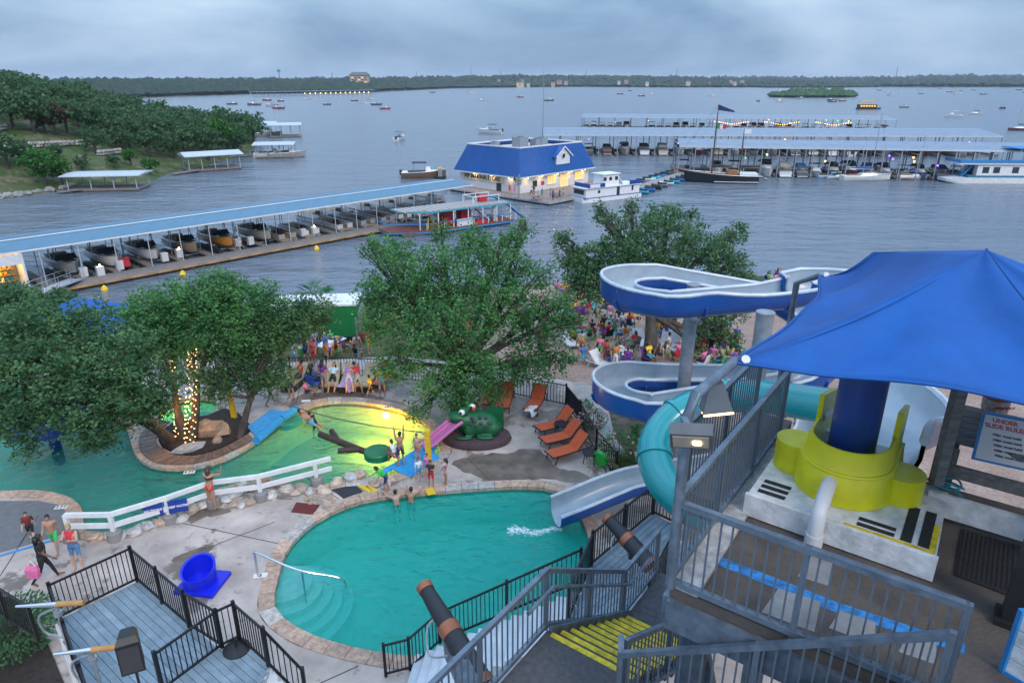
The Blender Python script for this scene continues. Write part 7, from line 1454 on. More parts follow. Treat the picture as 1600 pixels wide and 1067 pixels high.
for k, (A, B, sag, CC) in enumerate(((K0, K2, .22, AP), (K1, K0, .3, RD), (K2, K3, .3, AP), (K3, K1, .3, RE))):
    o = MB().loft(face(A, B, CC, sag, seed=k), closed=False).build('fabric_panel', canm, cn, smooth='all'); s_ = o.modifiers.new('thickness', 'SOLIDIFY'); s_.thickness = .012
    fr_ = face(A, B, CC, sag, seed=k); fa_ = fr_; fr_ = fr_[0]
    if k < 1:
        for c_i in (17,): MB().tube([row[c_i] + V(0, 0, .012) for row in fa_], .009, 5).build('seam', mat('seam_thread', (.004, .045, .20), .8), cn)
    MB().tube(fr_, .02, 5).build('edge_hem', canm, cn)
for q in (K0 + V(.12, .02, .03), K1 + V(.02, -.12, .04)): MB().cyl(q + V(0, -.03, 0), q + V(0, -.07, .03), .045, n=14).build('grommet', galv, cn)
MB().tube([TW(0, 0, 15.0), TW(0, 0, 17.0), TW(.02, .1, 17.2), K0 + V(.05, .05, 0)], .055, 10).build('bent_pole', steel, cn, smooth=True); q = K1; MB().tube([V(q.x - .25, q.y + .3, 14.8), V(q.x - .22, q.y + .28, 16.9), K1], .05, 10).build('bent_pole', steel, cn, smooth=True)
# floodlight on the corner pole
fq = TW(-.02, -.05, 17.0); fl2 = thing('floodlight', 'grey rectangular floodlight on the tower corner pole', 'floodlight', fq); fd = V(-.25, -.8, -.45).normalized(); fu = V(0, -.45, .8).normalized(); fs_ = V(.95, -.28, .1).normalized()
hq = fq + V(.02, -.25, -.05); MB().beam(hq - fs_ * .19, hq + fs_ * .19, .22, .13, up=fd).build('housing', mat('lamp_grey', (.10, .105, .11), .5), fl2); MB().beam(hq - fs_ * .16 + fd * .07, hq + fs_ * .16 + fd * .07, .16, .012, up=fd).build('lens', mat('lamp_lens', (.35, .30, .24), .15), fl2); MB().beam(hq + fs_ * .02 + fd * .08, hq + fs_ * .09 + fd * .08, .05, .01, up=fd).build('filament', bulbm, fl2); MB().beam(fq, hq, .06, .06).build('bracket', steel, fl2)
sh2 = TW(.08, .5, 17.0); lsh = thing('lamp_shade', 'dark metal hood with glowing tubes behind the floodlight', 'lamp', sh2); MB().loft([[sh2 + V(-.06, 0, .16), sh2 + V(.08, 0, .18), sh2 + V(.08, .1, .18), sh2 + V(-.06, .1, .16)], [sh2 + V(-.12, -.06, -.12), sh2 + V(.18, -.06, -.10), sh2 + V(.18, .12, -.10), sh2 + V(-.12, .12, -.12)]]).build('hood', mat('hood_grey', (.10, .12, .14), .6), lsh)
for k in range(2): MB().tube([sh2 + V(-.1, -.03 + .08 * k, -.16), sh2 + V(.2, -.02 + .08 * k, -.13)], .012, 6).build('tube', mat('dim_tube', (1, .6, .25), emit=3), lsh)
# wooden stand, bench, signs, mat at the right of the platform
wst = thing('wooden_stand', 'weathered wooden plank stand beside the slide entry', 'stand', TW(3.2, 3.4, 15)); greyw = mat('weathered_wood', (.17, .16, .155), .9, var=.4, scale=3, stretch=(1, 6, 6), bump=.3)
for k in range(6): MB().prism(tpoly([(2.1, 3.5 + .2 * k), (3.85, 3.5 + .2 * k), (3.85, 3.68 + .2 * k), (2.1, 3.68 + .2 * k)]), 15.82, 15.88).build('top_plank', greyw, wst)
for s in (2.15, 3.75):
    for t in (3.25, 4.5): bar('leg', wst, TW(s, t, 15 if t < 4 else 14), .85 if t < 4 else 1.85, .11, greyw, 'box', math.atan2(TA.y, TA.x))
MB().beam(TW(2.05, 3.2, 15.6), TW(3.9, 3.2, 15.6), .05, .16).build('cross_board', greyw, wst); MB().beam(TW(2.0, 3.0, 15.22), TW(3.85, 3.0, 15.22), .05, .30).build('white_board', worn, wst); MB().beam(TW(2.05, 2.97, 15.5), TW(2.05, 2.97, 17.2), .12, .12).build('canopy_leg', greyw, wst)
bk = P(1551, 648, 15.9); bkt = thing('orange_bucket', 'orange bucket with white label on the plank stand', 'bucket', bk); MB().lathe([(.13, 0), (.155, .30), (.165, .31), (.165, .33), (.14, .33)], bk, 20).build('pail', mat('bucket_orange', (.62, .13, .02), .45), bkt, smooth=True); MB().lathe([(.151, .08), (.160, .25)], bk, 20, cap=False).build('label', mat('bucket_label', (.5, .42, .36), .6, var=.4, scale=20), bkt, smooth=True); text('SUPER SHOT', .05, bk + V(0, -.162, .17), redp, 'label_lettering', bkt, V(1, 0, 0), ext=.003)
sq_ = P(1577, 722, 15.75); sb = thing('rules_sign', 'white rules sign with blue border and red heading by the slide', 'sign', sq_); sdx = V(.85, -.5, .0).normalized(); sdz = V(-.18, .25, .95).normalized(); cq = sq_ + sdz * .26; MB().beam(cq - sdx * .3, cq + sdx * .3, .03, .62, up=sdz).build('border', bluep, sb); nq = -(sdx.cross(sdz)).normalized(); nq = nq if nq.y < 0 else -nq; fb2 = MB().beam(cq - sdx * .27 + nq * .012, cq + sdx * .27 + nq * .012, .02, .56, up=sdz).build('panel', plastw, sb)
text('UNDER\nSLIDE RULES', .075, cq + sdz * .2 + nq * .026, redp, 'heading', fb2, sdx, sdz, .002)
for k in range(5): text('rider must hold', .045, cq + sdz * (.06 - .065 * k) + nq * .026, mat('sign_black'), 'text_line', fb2, sdx, sdz, .002)
mt = thing('rubber_mat', 'black studded rubber mat on the platform floor', 'mat', TW(3.0, 2.4, 15)); MB().prism(tpoly([(2.42, 1.95), (2.98, 1.9), (2.98, 2.95), (2.42, 2.95)]), 15.006, 15.022).build('sheet', grip, mt)
std = MB().lathe([(.018, 0), (.012, .012), (0, .013)], (0, 0, 0), 6).mesh('stud', grip)
for i in range(12):
    for j in range(18): o = link('stud', std, mt); p = TW(2.45 + .044 * i, 2.0 + .052 * j, 15.022); o.location = p - Vector(XF[mt.name][0])
bp2 = thing('black_post', 'thick black wooden post at the right of the platform', 'post', TW(2.95, 1.5, 15)); MB().beam(TW(2.95, 1.5, 15), TW(2.95, 1.5, 17.6), .2, .2, up=TA).build('shaft', blackp, bp2); MB().box(TW(2.95, 1.5, 15.03), (.3, .3, .06), -.63).build('foot', blackp, bp2)
wsg = thing('white_sign', 'white plank sign with blue frame at the right edge', 'sign', TW(3.3, .75, 15)); e1, e2 = TW(2.9, .72, 15.0), TW(3.8, .4, 15.0)
for k in range(4): MB().beam(e1 + V(0, 0, .1 + .16 * k), e2 + V(0, 0, .1 + .16 * k), .03, .152).build('plank', worn, wsg)
MB().beam(e1 + V(0, 0, .0), e1 + V(0, 0, .7), .05, .05).build('frame', bluep, wsg); MB().beam(e1 + V(0, 0, .01), e2 + V(0, 0, .01), .05, .05).build('frame', bluep, wsg)
brl = thing('blue_barrel', 'dark blue plastic barrel behind the rules sign', 'barrel', TW(3.55, 2.9, 15)); MB().lathe([(.27, 0), (.3, .1), (.3, .3), (.315, .32), (.3, .34), (.3, .7), (.26, .8), (0, .81)], TW(3.55, 2.9, 15), 22).build('drum', mat('barrel_blue', (.015, .10, .24), .5), brl, smooth=True); MB().cyl(TW(3.55, 2.9, 15.8), TW(3.55, 2.9, 15.85), .08).build('bung', blackp, brl)
hs = MB(); hs.tube(smooth_open([TW(2.15 + .2 * math.sin(k * 1.9), 3.1 + .12 * math.cos(k * 2.3), 15.45 + .05 * math.sin(k)) for k in range(12)], 4), .012, 5); tag(hs.build('hose', mat('hose_teal', (.03, .30, .36), .5)), 'turquoise hose coiled on the wooden stand', 'hose')
# ------------------------------------------------------------------ cannons
canb = mat('cannon_black', (.014, .016, .021), .5, var=.2); copper = mat('copper_band', (.36, .13, .07), .45, metal=.5, var=.25)
def cannon(m0, m1, r_, foot, label, bands=True):
    t = thing('water_cannon', label, 'water cannon', foot); d = (m1 - m0); ln = d.length; d.normalize(); A = lambda f: m0 + d * ln * f
    MB().tube([A(.04), A(.45), A(.5), A(1)], [r_ * .72, r_ * .95, r_, r_ * 1.12], 18).build('barrel', canb, t, smooth=True)
    for f0, f1, k in ((0, .06, .82), (.42, .52, 1.05), (.93, 1.0, 1.2)): MB().tube([A(f0), A(f1)], r_ * k, 18).build('band', copper, t, smooth=True)
    p = A(.62); MB().cyl(foot, p - V(0, 0, r_), .05).build('pedestal', galv, t); MB().cyl(p - V(0, 0, r_ * 1.6), p - V(0, 0, r_ * .8), .12).build('swivel', blackp, t)
    MB().tube(smooth_open([A(.62) - V(.05, 0, r_), A(.5) + V(-.35, -.1, -.35), A(.35) + V(-.25, -.1, -.1), A(.3)], 5), .018, 5).build('water_hose', galv, t)
def RY(px, py, d): return V(0, 0, CAMZ) + ray(px, py).normalized() * d
a_, b_ = RY(662, 914, 12.3), RY(757, 1075, 11.4); cannon(a_, b_, .17, V(a_.lerp(b_, .62).x, a_.lerp(b_, .62).y, 10.0), 'large black water cannon with copper bands above the pool'); MB().beam(RY(705, 1010, 12.3), TW(-2.1, -.6, LZ - .4), .25, .3).build('bracket', steel, stp); q = RY(705, 1010, 12.3)
a_, b_ = RY(948, 808, 17.9), RY(1018, 884, 17.4); cannon(a_, b_, .2, V(a_.lerp(b_, .62).x, a_.lerp(b_, .62).y, 8.3), 'black water cannon with copper bands on the grey deck')
# ------------------------------------------------------------------ grey deck and white stairs above the pool
DZ = 8.3; gd = thing('grey_deck', 'blue-grey plank deck beside the slide end with black fence', 'deck', P(980, 880, DZ)); gplank = mat('grey_blue_planks', tint=True, rough=.75, var=.25, scale=3, stretch=(1, 1, 1), bump=.15)
def plank_deck(t, pts, z, u, w_=.155, th=.05):
    u = u.normalized(); n = V(-u.y, u.x, 0); poly = flat(pts); lo = min(Vector(p).dot(n.xy) for p in poly); hi = max(Vector(p).dot(n.xy) for p in poly); y = lo + w_ / 2
    while y < hi:
        xs = []; k = len(poly)
        for i in range(k):
            a, b2 = Vector(poly[i]), Vector(poly[(i + 1) % k]); da, db = a.dot(n.xy) - y, b2.dot(n.xy) - y
            if da * db < 0: xs.append(a.lerp(b2, da / (da - db)).dot(u.xy))
        if len(xs) >= 2:
            p, q = u * min(xs) + n * y, u * max(xs) + n * y; o = MB().beam(V(p.x, p.y, z - th / 2), V(q.x, q.y, z - th / 2), w_ - .012, th).build('plank', gplank, t); g = rnd.uniform(.85, 1.12); o.color = (.20 * g, .27 * g, .325 * g, 1)
        y += w_
gp = [P(x, y, DZ) for x, y in ((924, 884), (1020, 803), (1056, 820), (1075, 880), (985, 985), (884, 975))]; plank_deck(gd, gp, DZ, gp[1] - gp[0])
for p in gp: bar('support_post', gd, V(p.x, p.y, 5.2) * 1.0, DZ - 5.3, .14, worn)
for a, b_ in zip(gp, gp[1:] + gp[:1]): MB().beam(a - V(0, 0, .16), b_ - V(0, 0, .16), .06, .22).build('fascia', worn, gd)
wst2 = thing('white_stairs', 'white stairs dropping from the grey deck to the pool deck', 'stairs', P(700, 1040, 5.6)); sA, sB = P(905, 950, DZ), P(640, 1062, ZD + .05); sv = (sB - sA); nst = 15; sn_ = V(-sv.y, sv.x, 0).normalized(); wstp = mat('white_steps', (.58, .61, .64), .7, var=.15)
for k in range(nst):
    z = DZ - (DZ - ZD) * (k + 1) / (nst + 1); a, b_ = sA.lerp(sB, k / nst), sA.lerp(sB, (k + 1) / nst); MB().prism(flat([a + sn_ * .75, b_ + sn_ * .75, b_ - sn_ * .75, a - sn_ * .75]), ZD - .1, z).build('step', wstp, wst2)
def deck_fence(label, pts, **k): return fence('deck_fence', label, 'fence', pts, 1.05, blackm, gap=.115, bal=.02, post=.075, postgap=1.7, rail=.045, low=.09, top_extra=.06, group='black metal deck fences', **k)
deck_fence('black fence along the slide side of the grey deck', [gp[5] + V(.05, .05, 0), gp[0], gp[1], gp[2]]); deck_fence('black fence beside the lower end of the white stairs', [P(603, 1056, ZD), P(641, 1046, ZD + .03), (sB + sn_ * -.8) + V(.6, .25, .2), sA + sn_ * -.85])
deck_fence('short black fence at the near edge of the grey deck', [gp[3] + V(-.2, .4, 0), gp[4] + V(.5, .6, 0)])
# ------------------------------------------------------------------ lower-left deck
LD = 7.9; ld = thing('left_deck', 'blue-grey plank deck with black fence at the lower left', 'deck', P(200, 990, LD)); lp3 = [P(x, y, LD) for x, y in ((215, 908), (296, 979), (347, 1011), (374, 998), (420, 1040), (380, 1130), (170, 1180), (92, 968))]; plank_deck(ld, lp3, LD, lp3[1] - lp3[0], .16)
for p in lp3: bar('support_post', ld, V(p.x, p.y, 5.3), LD - 5.4, .14, worn)
for a, b_ in zip(lp3, lp3[1:] + lp3[:1]): MB().beam(a - V(0, 0, .17), b_ - V(0, 0, .17), .06, .24).build('fascia', mat('pale_fascia_board', (.45, .50, .54), .7), ld)
deck_fence('black fence on the pool side of the lower-left deck', [lp3[7], lp3[0], lp3[1], lp3[2], lp3[3], lp3[4], P(480, 1100, ZD + 1.2)]); deck_fence('black fence on the street side of the lower-left deck', [lp3[7], lp3[6]]); deck_fence('black fence across the bottom of the lower-left deck', [lp3[2], P(255, 1080, LD)]); deck_fence('black fence running off the left edge of the picture', [P(-30, 940, 7.0), P(60, 1000, 7.4)])
for k in range(5): a, b_ = P(385 + 18 * k, 1062 + 16 * k, LD - .17 * (k + 1)), P(425 + 15 * k, 1042 + 20 * k, LD - .17 * (k + 1)); MB().prism(flat([a, b_, b_ + V(.2, -.25, 0), a + V(.2, -.25, 0)]), LD - .17 * (k + 2), LD - .17 * (k + 1)).build('step', wstp, ld)
spk = RY(204, 1015, 15.6); sp2 = thing('loudspeaker', 'black loudspeaker standing on the lower-left deck', 'loudspeaker', V(spk.x, spk.y, LD)); sm_ = MB().loft([[spk + Matrix.Rotation(R(25), 3, 'Z') @ V(x, y, z) for x, y in ((-.2, -.2), (.2, -.2), (.15, .2), (-.15, .2))] for z in (-.38, .30)] + [[spk + Matrix.Rotation(R(25), 3, 'Z') @ V(x, y, .40) for x, y in ((-.15, -.12), (.15, -.12), (.1, .15), (-.1, .15))]]).build('cabinet', blackp, sp2); MB().box(spk + Matrix.Rotation(R(25), 3, 'Z') @ V(0, -.21, -.05), (.34, .02, .56), R(25)).build('grille', mat('grille', (.04, .04, .045), .7), sp2); MB().cyl(V(spk.x, spk.y, LD), spk - V(0, 0, .36), .025).build('stand', blackp, sp2); MB().cyl(V(spk.x, spk.y, LD), V(spk.x, spk.y, LD + .02), .22).build('stand_foot', blackp, sp2)
ub = P(370, 1014, LD); ubt = thing('umbrella_base', 'round black umbrella base on the lower-left deck', 'umbrella base', ub); MB().lathe([(.3, 0), (.3, .03), (.12, .07), (.05, .09), (0, .09)], ub, 24).build('disc', blackp, ubt, smooth=True); MB().cyl(ub, ub + V(0, 0, .35), .03).build('socket', blackp, ubt)
tanw = mat('tan_wood', (.42, .22, .08), .6, var=.2)
for a, b_, w_, lb in (((25, 947), (131, 941), (98, 975), 'silver and wood water gun on the left fence corner'), ((84, 1022), (182, 1010), (150, 1040), 'silver and wood water gun beside the loudspeaker')):
    p, q = P(*a, LD + 1.35), P(*b_, LD + 1.35); m_ = p.lerp(q, .58); t = thing('water_gun', lb, 'water gun', V(m_.x, m_.y, LD)); MB().tube([p, p.lerp(q, .6)], [.03, .06], 10).build('nozzle', MATS['chrome'], t, smooth=True); MB().tube([p.lerp(q, .6), q], .065, 10).build('wooden_grip', tanw, t, smooth=True); MB().cyl(V(m_.x, m_.y, LD), m_, .04).build('pedestal', galv, t); MB().cyl(m_ - V(0, 0, .3), m_ - V(0, 0, .2), .09).build('swivel', galv, t); MB().tube(smooth_open([m_ - V(0, 0, .1), m_ + V(-.45, 0, -.35), m_ + V(-.4, 0, -.8), m_ + V(0, 0, -.95)], 5), .025, 5).build('hose', galv, t)
# ------------------------------------------------------------------ trees and plants
def leaf_mat(name, dark, light, hue2):
    m = bpy.data.materials.new(name); m.use_nodes = True; t = m.node_tree; n = t.nodes; b = n['Principled BSDF']; b.inputs['Roughness'].default_value = .5; b.inputs['Specular IOR Level'].default_value = .35
    g = n.new('ShaderNodeNewGeometry'); r = n.new('ShaderNodeValToRGB'); e = r.color_ramp.elements; nzl = n.new('ShaderNodeTexNoise'); nzl.inputs['Scale'].default_value = 1.1; nzl.inputs['Detail'].default_value = 2; t.links.new(g.outputs['Position'], nzl.inputs['Vector']); ml = n.new('ShaderNodeMath'); ml.operation = 'MULTIPLY_ADD'; ml.inputs[1].default_value = .55; t.links.new(g.outputs['Random Per Island'], ml.inputs[0]); m2_ = n.new('ShaderNodeMapRange'); m2_.inputs[1].default_value = .36; m2_.inputs[2].default_value = .66; m2_.inputs[4].default_value = .45; t.links.new(nzl.outputs['Fac'], m2_.inputs[0]); t.links.new(m2_.outputs[0], ml.inputs[2]); e[0].color = (*dark, 1); e[1].color = (*light, 1); k = e.new(.55); k.color = (*hue2, 1); t.links.new(ml.outputs[0], r.inputs[0]); t.links.new(r.outputs[0], b.inputs['Base Color'])
    tr = n.new('ShaderNodeBsdfTranslucent'); t.links.new(r.outputs[0], tr.inputs['Color']); mx = n.new('ShaderNodeMixShader'); mx.inputs[0].default_value = .38; t.links.new(b.outputs[0], mx.inputs[1]); t.links.new(tr.outputs[0], mx.inputs[2]); t.links.new(mx.outputs[0], n['Material Output'].inputs['Surface']); MATS[name] = m; return m
oakleaf = leaf_mat('oak_leaf', (.034, .115, .04), (.17, .40, .11), (.08, .235, .072)); oakdark = leaf_mat('oak_leaf_dark', (.036, .10, .046), (.16, .30, .115), (.078, .185, .075)); brightleaf = leaf_mat('bright_leaf', (.02, .10, .015), (.07, .24, .03), (.04, .16, .02)); hillleaf = leaf_mat('hill_leaf', (.032, .09, .04), (.13, .23, .08), (.062, .145, .058)); rustleaf = leaf_mat('rust_leaf', (.10, .04, .03), (.2, .09, .07), (.14, .06, .05)); palml = leaf_mat('palm_leaf', (.01, .10, .03), (.03, .2, .06), (.02, .15, .04))
bark = mat('oak_bark', (.075, .06, .052), .9, var=.5, scale=5, bump=.8, bscale=14, stretch=(1, 1, .3))
def leaf_mesh(name, C, size, m, seed, aspect=.55, flat_=.35):
    rs = np.random.RandomState(seed); N = len(C); a = rs.normal(size=(N, 3)); a[:, 2] *= .6; a /= np.linalg.norm(a, axis=1)[:, None]; b = rs.normal(size=(N, 3)); b -= a * (a * b).sum(1)[:, None]; b /= np.linalg.norm(b, axis=1)[:, None]
    s = (size * rs.uniform(.6, 1.25, N))[:, None]; v = np.empty((N, 4, 3)); v[:, 0] = C - a * s * .5; v[:, 1] = C + b * s * aspect * .5; v[:, 2] = C + a * s * .5; v[:, 3] = C - b * s * aspect * .5
    me = bpy.data.meshes.new(name); me.vertices.add(N * 4); me.vertices.foreach_set('co', v.reshape(-1).astype(np.float32)); me.loops.add(N * 4); me.loops.foreach_set('vertex_index', np.arange(N * 4, dtype=np.int32)); me.polygons.add(N); me.polygons.foreach_set('loop_start', np.arange(0, N * 4, 4, dtype=np.int32)); me.materials.append(m); me.update(calc_edges=True); return me
def crown_points(lobes, n_twigs, per, seed, spread=.3, droop=.0):
    """twig clusters in the outer part of each lobe; returns leaf centres and twig centres"""
    rs = np.random.RandomState(seed); vol = np.array([l[3] * l[4] * l[5] for l in lobes]) ** .67; pick = rs.choice(len(lobes), n_twigs, p=vol / vol.sum()); L_ = np.array([[l[0], l[1], l[2], l[3], l[4], l[5]] for l in lobes])[pick]
    d = rs.normal(size=(n_twigs, 3)); d /= np.linalg.norm(d, axis=1)[:, None]; r = rs.uniform(.2, 1, n_twigs) ** .5 * (1 + .22 * (rs.uniform(0, 1, n_twigs) > .86) * rs.uniform(0, 1.2, n_twigs)); r *= 1 + .30 * np.sin(d[:, 0] * 6 + seed + pick * 1.7) * np.sin(d[:, 2] * 5 + d[:, 1] * 5 + pick); T = L_[:, :3] + d * L_[:, 3:] * r[:, None]
    ln = rs.normal(size=(n_twigs, 3)); ln /= np.linalg.norm(ln, axis=1)[:, None]; ln = ln * .6 + d * .5; ln[:, 2] -= droop; k = rs.uniform(-1, 1, (n_twigs, per)); Cn = T[:, None, :] + ln[:, None, :] * (k * spread)[:, :, None] + rs.normal(scale=spread * .38, size=(n_twigs, per, 3)); return Cn.reshape(-1, 3), T
def oak(name, label, base, lobes, twigs, per, leaf, seed, trunk_r=.2, m=oakleaf, spread=.32, fork=.45, group=None, droop=.1, stems=None):
    t = thing(name, label, 'tree', base, 0, group); rr = random.Random(seed); tops = sum((V(l[0], l[1], l[2]) for l in lobes), V(0, 0, 0)) / len(lobes)
    for bs, tp in (stems or [(base, tops)]):
        bs = Vector(bs); tp = Vector(tp); fk_ = bs.lerp(tp, fork) + V(rr.uniform(-.2, .2), rr.uniform(-.2, .2), 0); tr = MB(); tr.tube(smooth_open([bs - V(0, 0, .2), bs.lerp(fk_, .5) + V(rr.uniform(-.12, .12), 0, 0), fk_], 4), [trunk_r * (1.35 - .5 * k / 8) for k in range(9)], 10); to = tr.build('trunk', bark, t, smooth='all')
        near = sorted(lobes, key=lambda l: (V(*l[:3]) - tp).length)[:max(4, len(lobes) // len(stems or [1]))]
        for l in near:
            e = V(*l[:3]); md = fk_.lerp(e, .5) + V(rr.uniform(-.4, .4), rr.uniform(-.4, .4), rr.uniform(-.1, .35)); lm = MB(); lp = smooth_open([fk_, md, e], 4); lm.tube(lp, [trunk_r * (.62 - .5 * k / (len(lp) - 1)) for k in range(len(lp))], 7)
            for k in range(9): s = lp[rr.randint(3, len(lp) - 1)]; q = e + V(rr.uniform(-1, 1) * l[3], rr.uniform(-1, 1) * l[4], rr.uniform(-.6, 1.0) * l[5]) * rr.uniform(.7, 1.12); lm.tube([s, s.lerp(q, .5) + V(0, 0, .12), q], [trunk_r * .18, trunk_r * .11, .012], 5)
            lm.build('limb', bark, to, smooth='all')
    Cn, T = crown_points(lobes, twigs, per, seed, spread, droop); b0 = np.array(base); me = leaf_mesh('crown', Cn - b0, leaf, m, seed); o = link('crown', me, t); stuff(o)
    return t
def lobes_px(spec):                       # (px, py, Y, radius in px, vertical squash)
    out_ = []
    for px, py, Y, r_, k in spec: q = Q(px, py, Y); s = .86 * r_ * (q - V(0, 0, CAMZ)).length / FPX; out_.append((q.x, q.y, q.z, s, s * .95, s * k))
    return out_
pb = D(297, 694)
oak('oak_tree', 'broad oak leaning left over the lagoon from the planter', D(262, 690) + V(0, 0, .1), lobes_px([(60, 590, 22.5, 85, .6), (150, 570, 23.2, 80, .65), (235, 590, 24, 70, .65), (20, 650, 21.5, 60, .55), (120, 635, 22, 75, .6), (200, 630, 23, 42, .7), (100, 545, 24, 65, .6), (-30, 590, 21.5, 75, .7), (190, 540, 24.5, 60, .6), (15, 545, 23, 60, .6), (95, 505, 24.5, 45, .6), (150, 500, 25, 40, .6), (40, 500, 24, 45, .6), (150, 680, 22.2, 34, .9), (35, 690, 21.5, 22, 1.2), (240, 640, 23.6, 26, .9)]), 2050, 19, .16, 11, .17, oakdark, stems=[(D(262, 690), Q(170, 590, 23.5)), (D(276, 688), Q(90, 590, 22.8))], group=None)
oak('oak_tree', 'bright oak with light-wrapped trunks standing in the planter', pb, lobes_px([(280, 475, 27, 60, .65), (230, 490, 26.5, 50, .65), (330, 480, 27.5, 55, .7), (390, 470, 28, 48, .7), (300, 525, 26.5, 55, .6), (240, 525, 26, 50, .6), (370, 520, 27.3, 50, .65), (345, 445, 28.3, 40, .55)]), 1150, 19, .155, 23, .15, oakleaf, stems=[(pb, Q(300, 480, 27)), (D(290, 690), Q(240, 500, 26.5))])
oak('oak_tree', 'slim oak at the right end of the planter beside the yellow post', D(372, 684), lobes_px([(430, 490, 28.5, 50, .65), (470, 500, 29, 45, .7), (400, 540, 28, 50, .7), (435, 525, 28.5, 46, .6), (490, 480, 29.5, 40, .6), (390, 585, 27.5, 40, .8), (430, 585, 28, 36, .7), (345, 560, 27, 40, .8), (335, 600, 26.8, 28, 1.1)]), 1000, 19, .15, 37, .13, oakdark)
oak('oak_tree', 'dark oak at the left edge behind the blue canopy', GP(30, 545), lobes_px([(20, 470, 38, 40, .6), (60, 480, 38, 40, .6), (-20, 480, 37, 45, .7), (95, 470, 39, 28, .6), (30, 505, 37, 45, .6)]), 700, 20, .2, 41, .18, oakdark)
oak('oak_tree', 'big spreading oak between the frog slide and the lawn', D(712, 642), lobes_px([(720, 430, 30, 75, .75), (640, 430, 30, 60, .75), (610, 500, 29.5, 60, .8), (690, 510, 28, 75, .75), (780, 480, 29.5, 70, .8), (840, 510, 30, 55, .85), (620, 570, 28.5, 45, .7), (740, 580, 27.5, 60, .7), (690, 600, 27.2, 50, .65), (820, 570, 29, 55, .7), (610, 395, 31, 45, .65), (770, 395, 31, 42, .7), (800, 375, 31.5, 26, .8), (870, 480, 30.5, 36, .9), (870, 560, 29.5, 30, .8), (720, 640, 26.8, 30, 1.1), (665, 460, 31, 60, .8), (770, 610, 28, 32, .8), (590, 455, 30, 35, .9), (735, 372, 31.5, 36, .7), (578, 388, 31, 22, .9), (690, 368, 31.5, 22, 1), (820, 352, 32, 16, 1.2), (895, 505, 30.5, 20, 1.1), (655, 640, 27, 24, .9), (845, 430, 30.5, 26, 1), (805, 420, 31, 36, .8)]), 2350, 19, .155, 53, .24, oakleaf, fork=.4)
oak('oak_tree', 'wide dark oak on the beach behind the blue slide', GP(1012, 568), lobes_px([(1030, 370, 38, 70, .55), (950, 395, 37.5, 55, .6), (1100, 390, 38.5, 55, .6), (910, 420, 37, 42, .6), (1010, 420, 37.5, 70, .5), (1140, 415, 38.5, 38, .7), (960, 350, 39, 32, .6), (1040, 335, 39.5, 34, .6), (1100, 450, 37.5, 55, .5), (930, 450, 36.5, 38, .8), (890, 400, 37, 28, .8), (1115, 510, 37, 36, .9), (1140, 540, 36.5, 24, 1.3), (1085, 545, 36.5, 18, 1.5), (1150, 480, 37.5, 28, .8), (905, 445, 36.5, 30, .9), (985, 325, 39.5, 18, .9), (1080, 340, 39.5, 22, .7), (1150, 365, 39, 22, .8), (880, 375, 37.5, 18, .8), (1165, 440, 38, 18, 1), (940, 330, 39, 14, 1)]), 1750, 19, .18, 67, .33, oakdark, fork=.5, droop=.3)
# fairy lights wound round the planter trunks
bme = MB().ball((0, 0, 0), .024, 6, 4).mesh('bulb', mat('fairy_bulb', (1, .50, .14), emit=6))
for k, (a, b_, r_, n, lb) in enumerate(((pb, Q(300, 540, 26.5), .24, 150, 'fairy lights wound round the thick planter trunk'), (D(280, 690), Q(270, 560, 26.3), .16, 80, 'fairy lights wound round the thin planter trunk'))):
    t = thing('fairy_lights', lb, 'string lights', a); MB().tube([a.lerp(b_, i / 60) + V(r_ * math.cos(i * 1.1), r_ * math.sin(i * 1.1), 0) for i in range(61)], .006, 4).build('wire', blackp, t)
    if k: MB().tube([a, a.lerp(b_, .5), b_], [.12, .1, .08], 8).build('wrapped_stem', bark, t)
    for i in range(n): f = i / n; o = link('bulb', bme, t); rr_ = r_ * (1 - .25 * f); o.location = a.lerp(b_, f) + V(rr_ * math.cos(i * 2.4), rr_ * math.sin(i * 2.4), rnd.uniform(-.03, .03)) - a
    point('fairy_glow', a.lerp(b_, .4) + V(0, -.5, 0), 16, (1, .5, .15), .3)
# palm behind the trailer
pq = GP(492, 508); pm = thing('palm_tree', 'small fan palm behind the green trailer', 'palm', pq); top_ = P(492, 462, pq.z + 2.7); MB().tube([pq, V(top_.x, top_.y, top_.z)], [.16, .12], 8).build('trunk', bark, pm)
for k in range(13):
    a = k * 2.4; el = rnd.uniform(-.2, 1.0); d = V(math.cos(a) * math.cos(el), math.sin(a) * math.cos(el), math.sin(el)); tip = V(*top_) + d * 1.3; s = d.cross(V(0, 0, 1)).normalized(); fr2 = MB()
    for j in range(-4, 5): q = V(*top_) + d * .6; fr2.add([q, q + (d * .5 + s * j * .11) + V(0, 0, .03), q + (d * .95 + s * j * .2) - V(0, 0, .12 + .02 * abs(j)), q + (d * .5 + s * (j * .11 + .05))], [(0, 1, 2, 3)])
    fr2.tube([top_, V(*top_) + d * .62], .02, 4); fr2.build('frond', palml, pm)
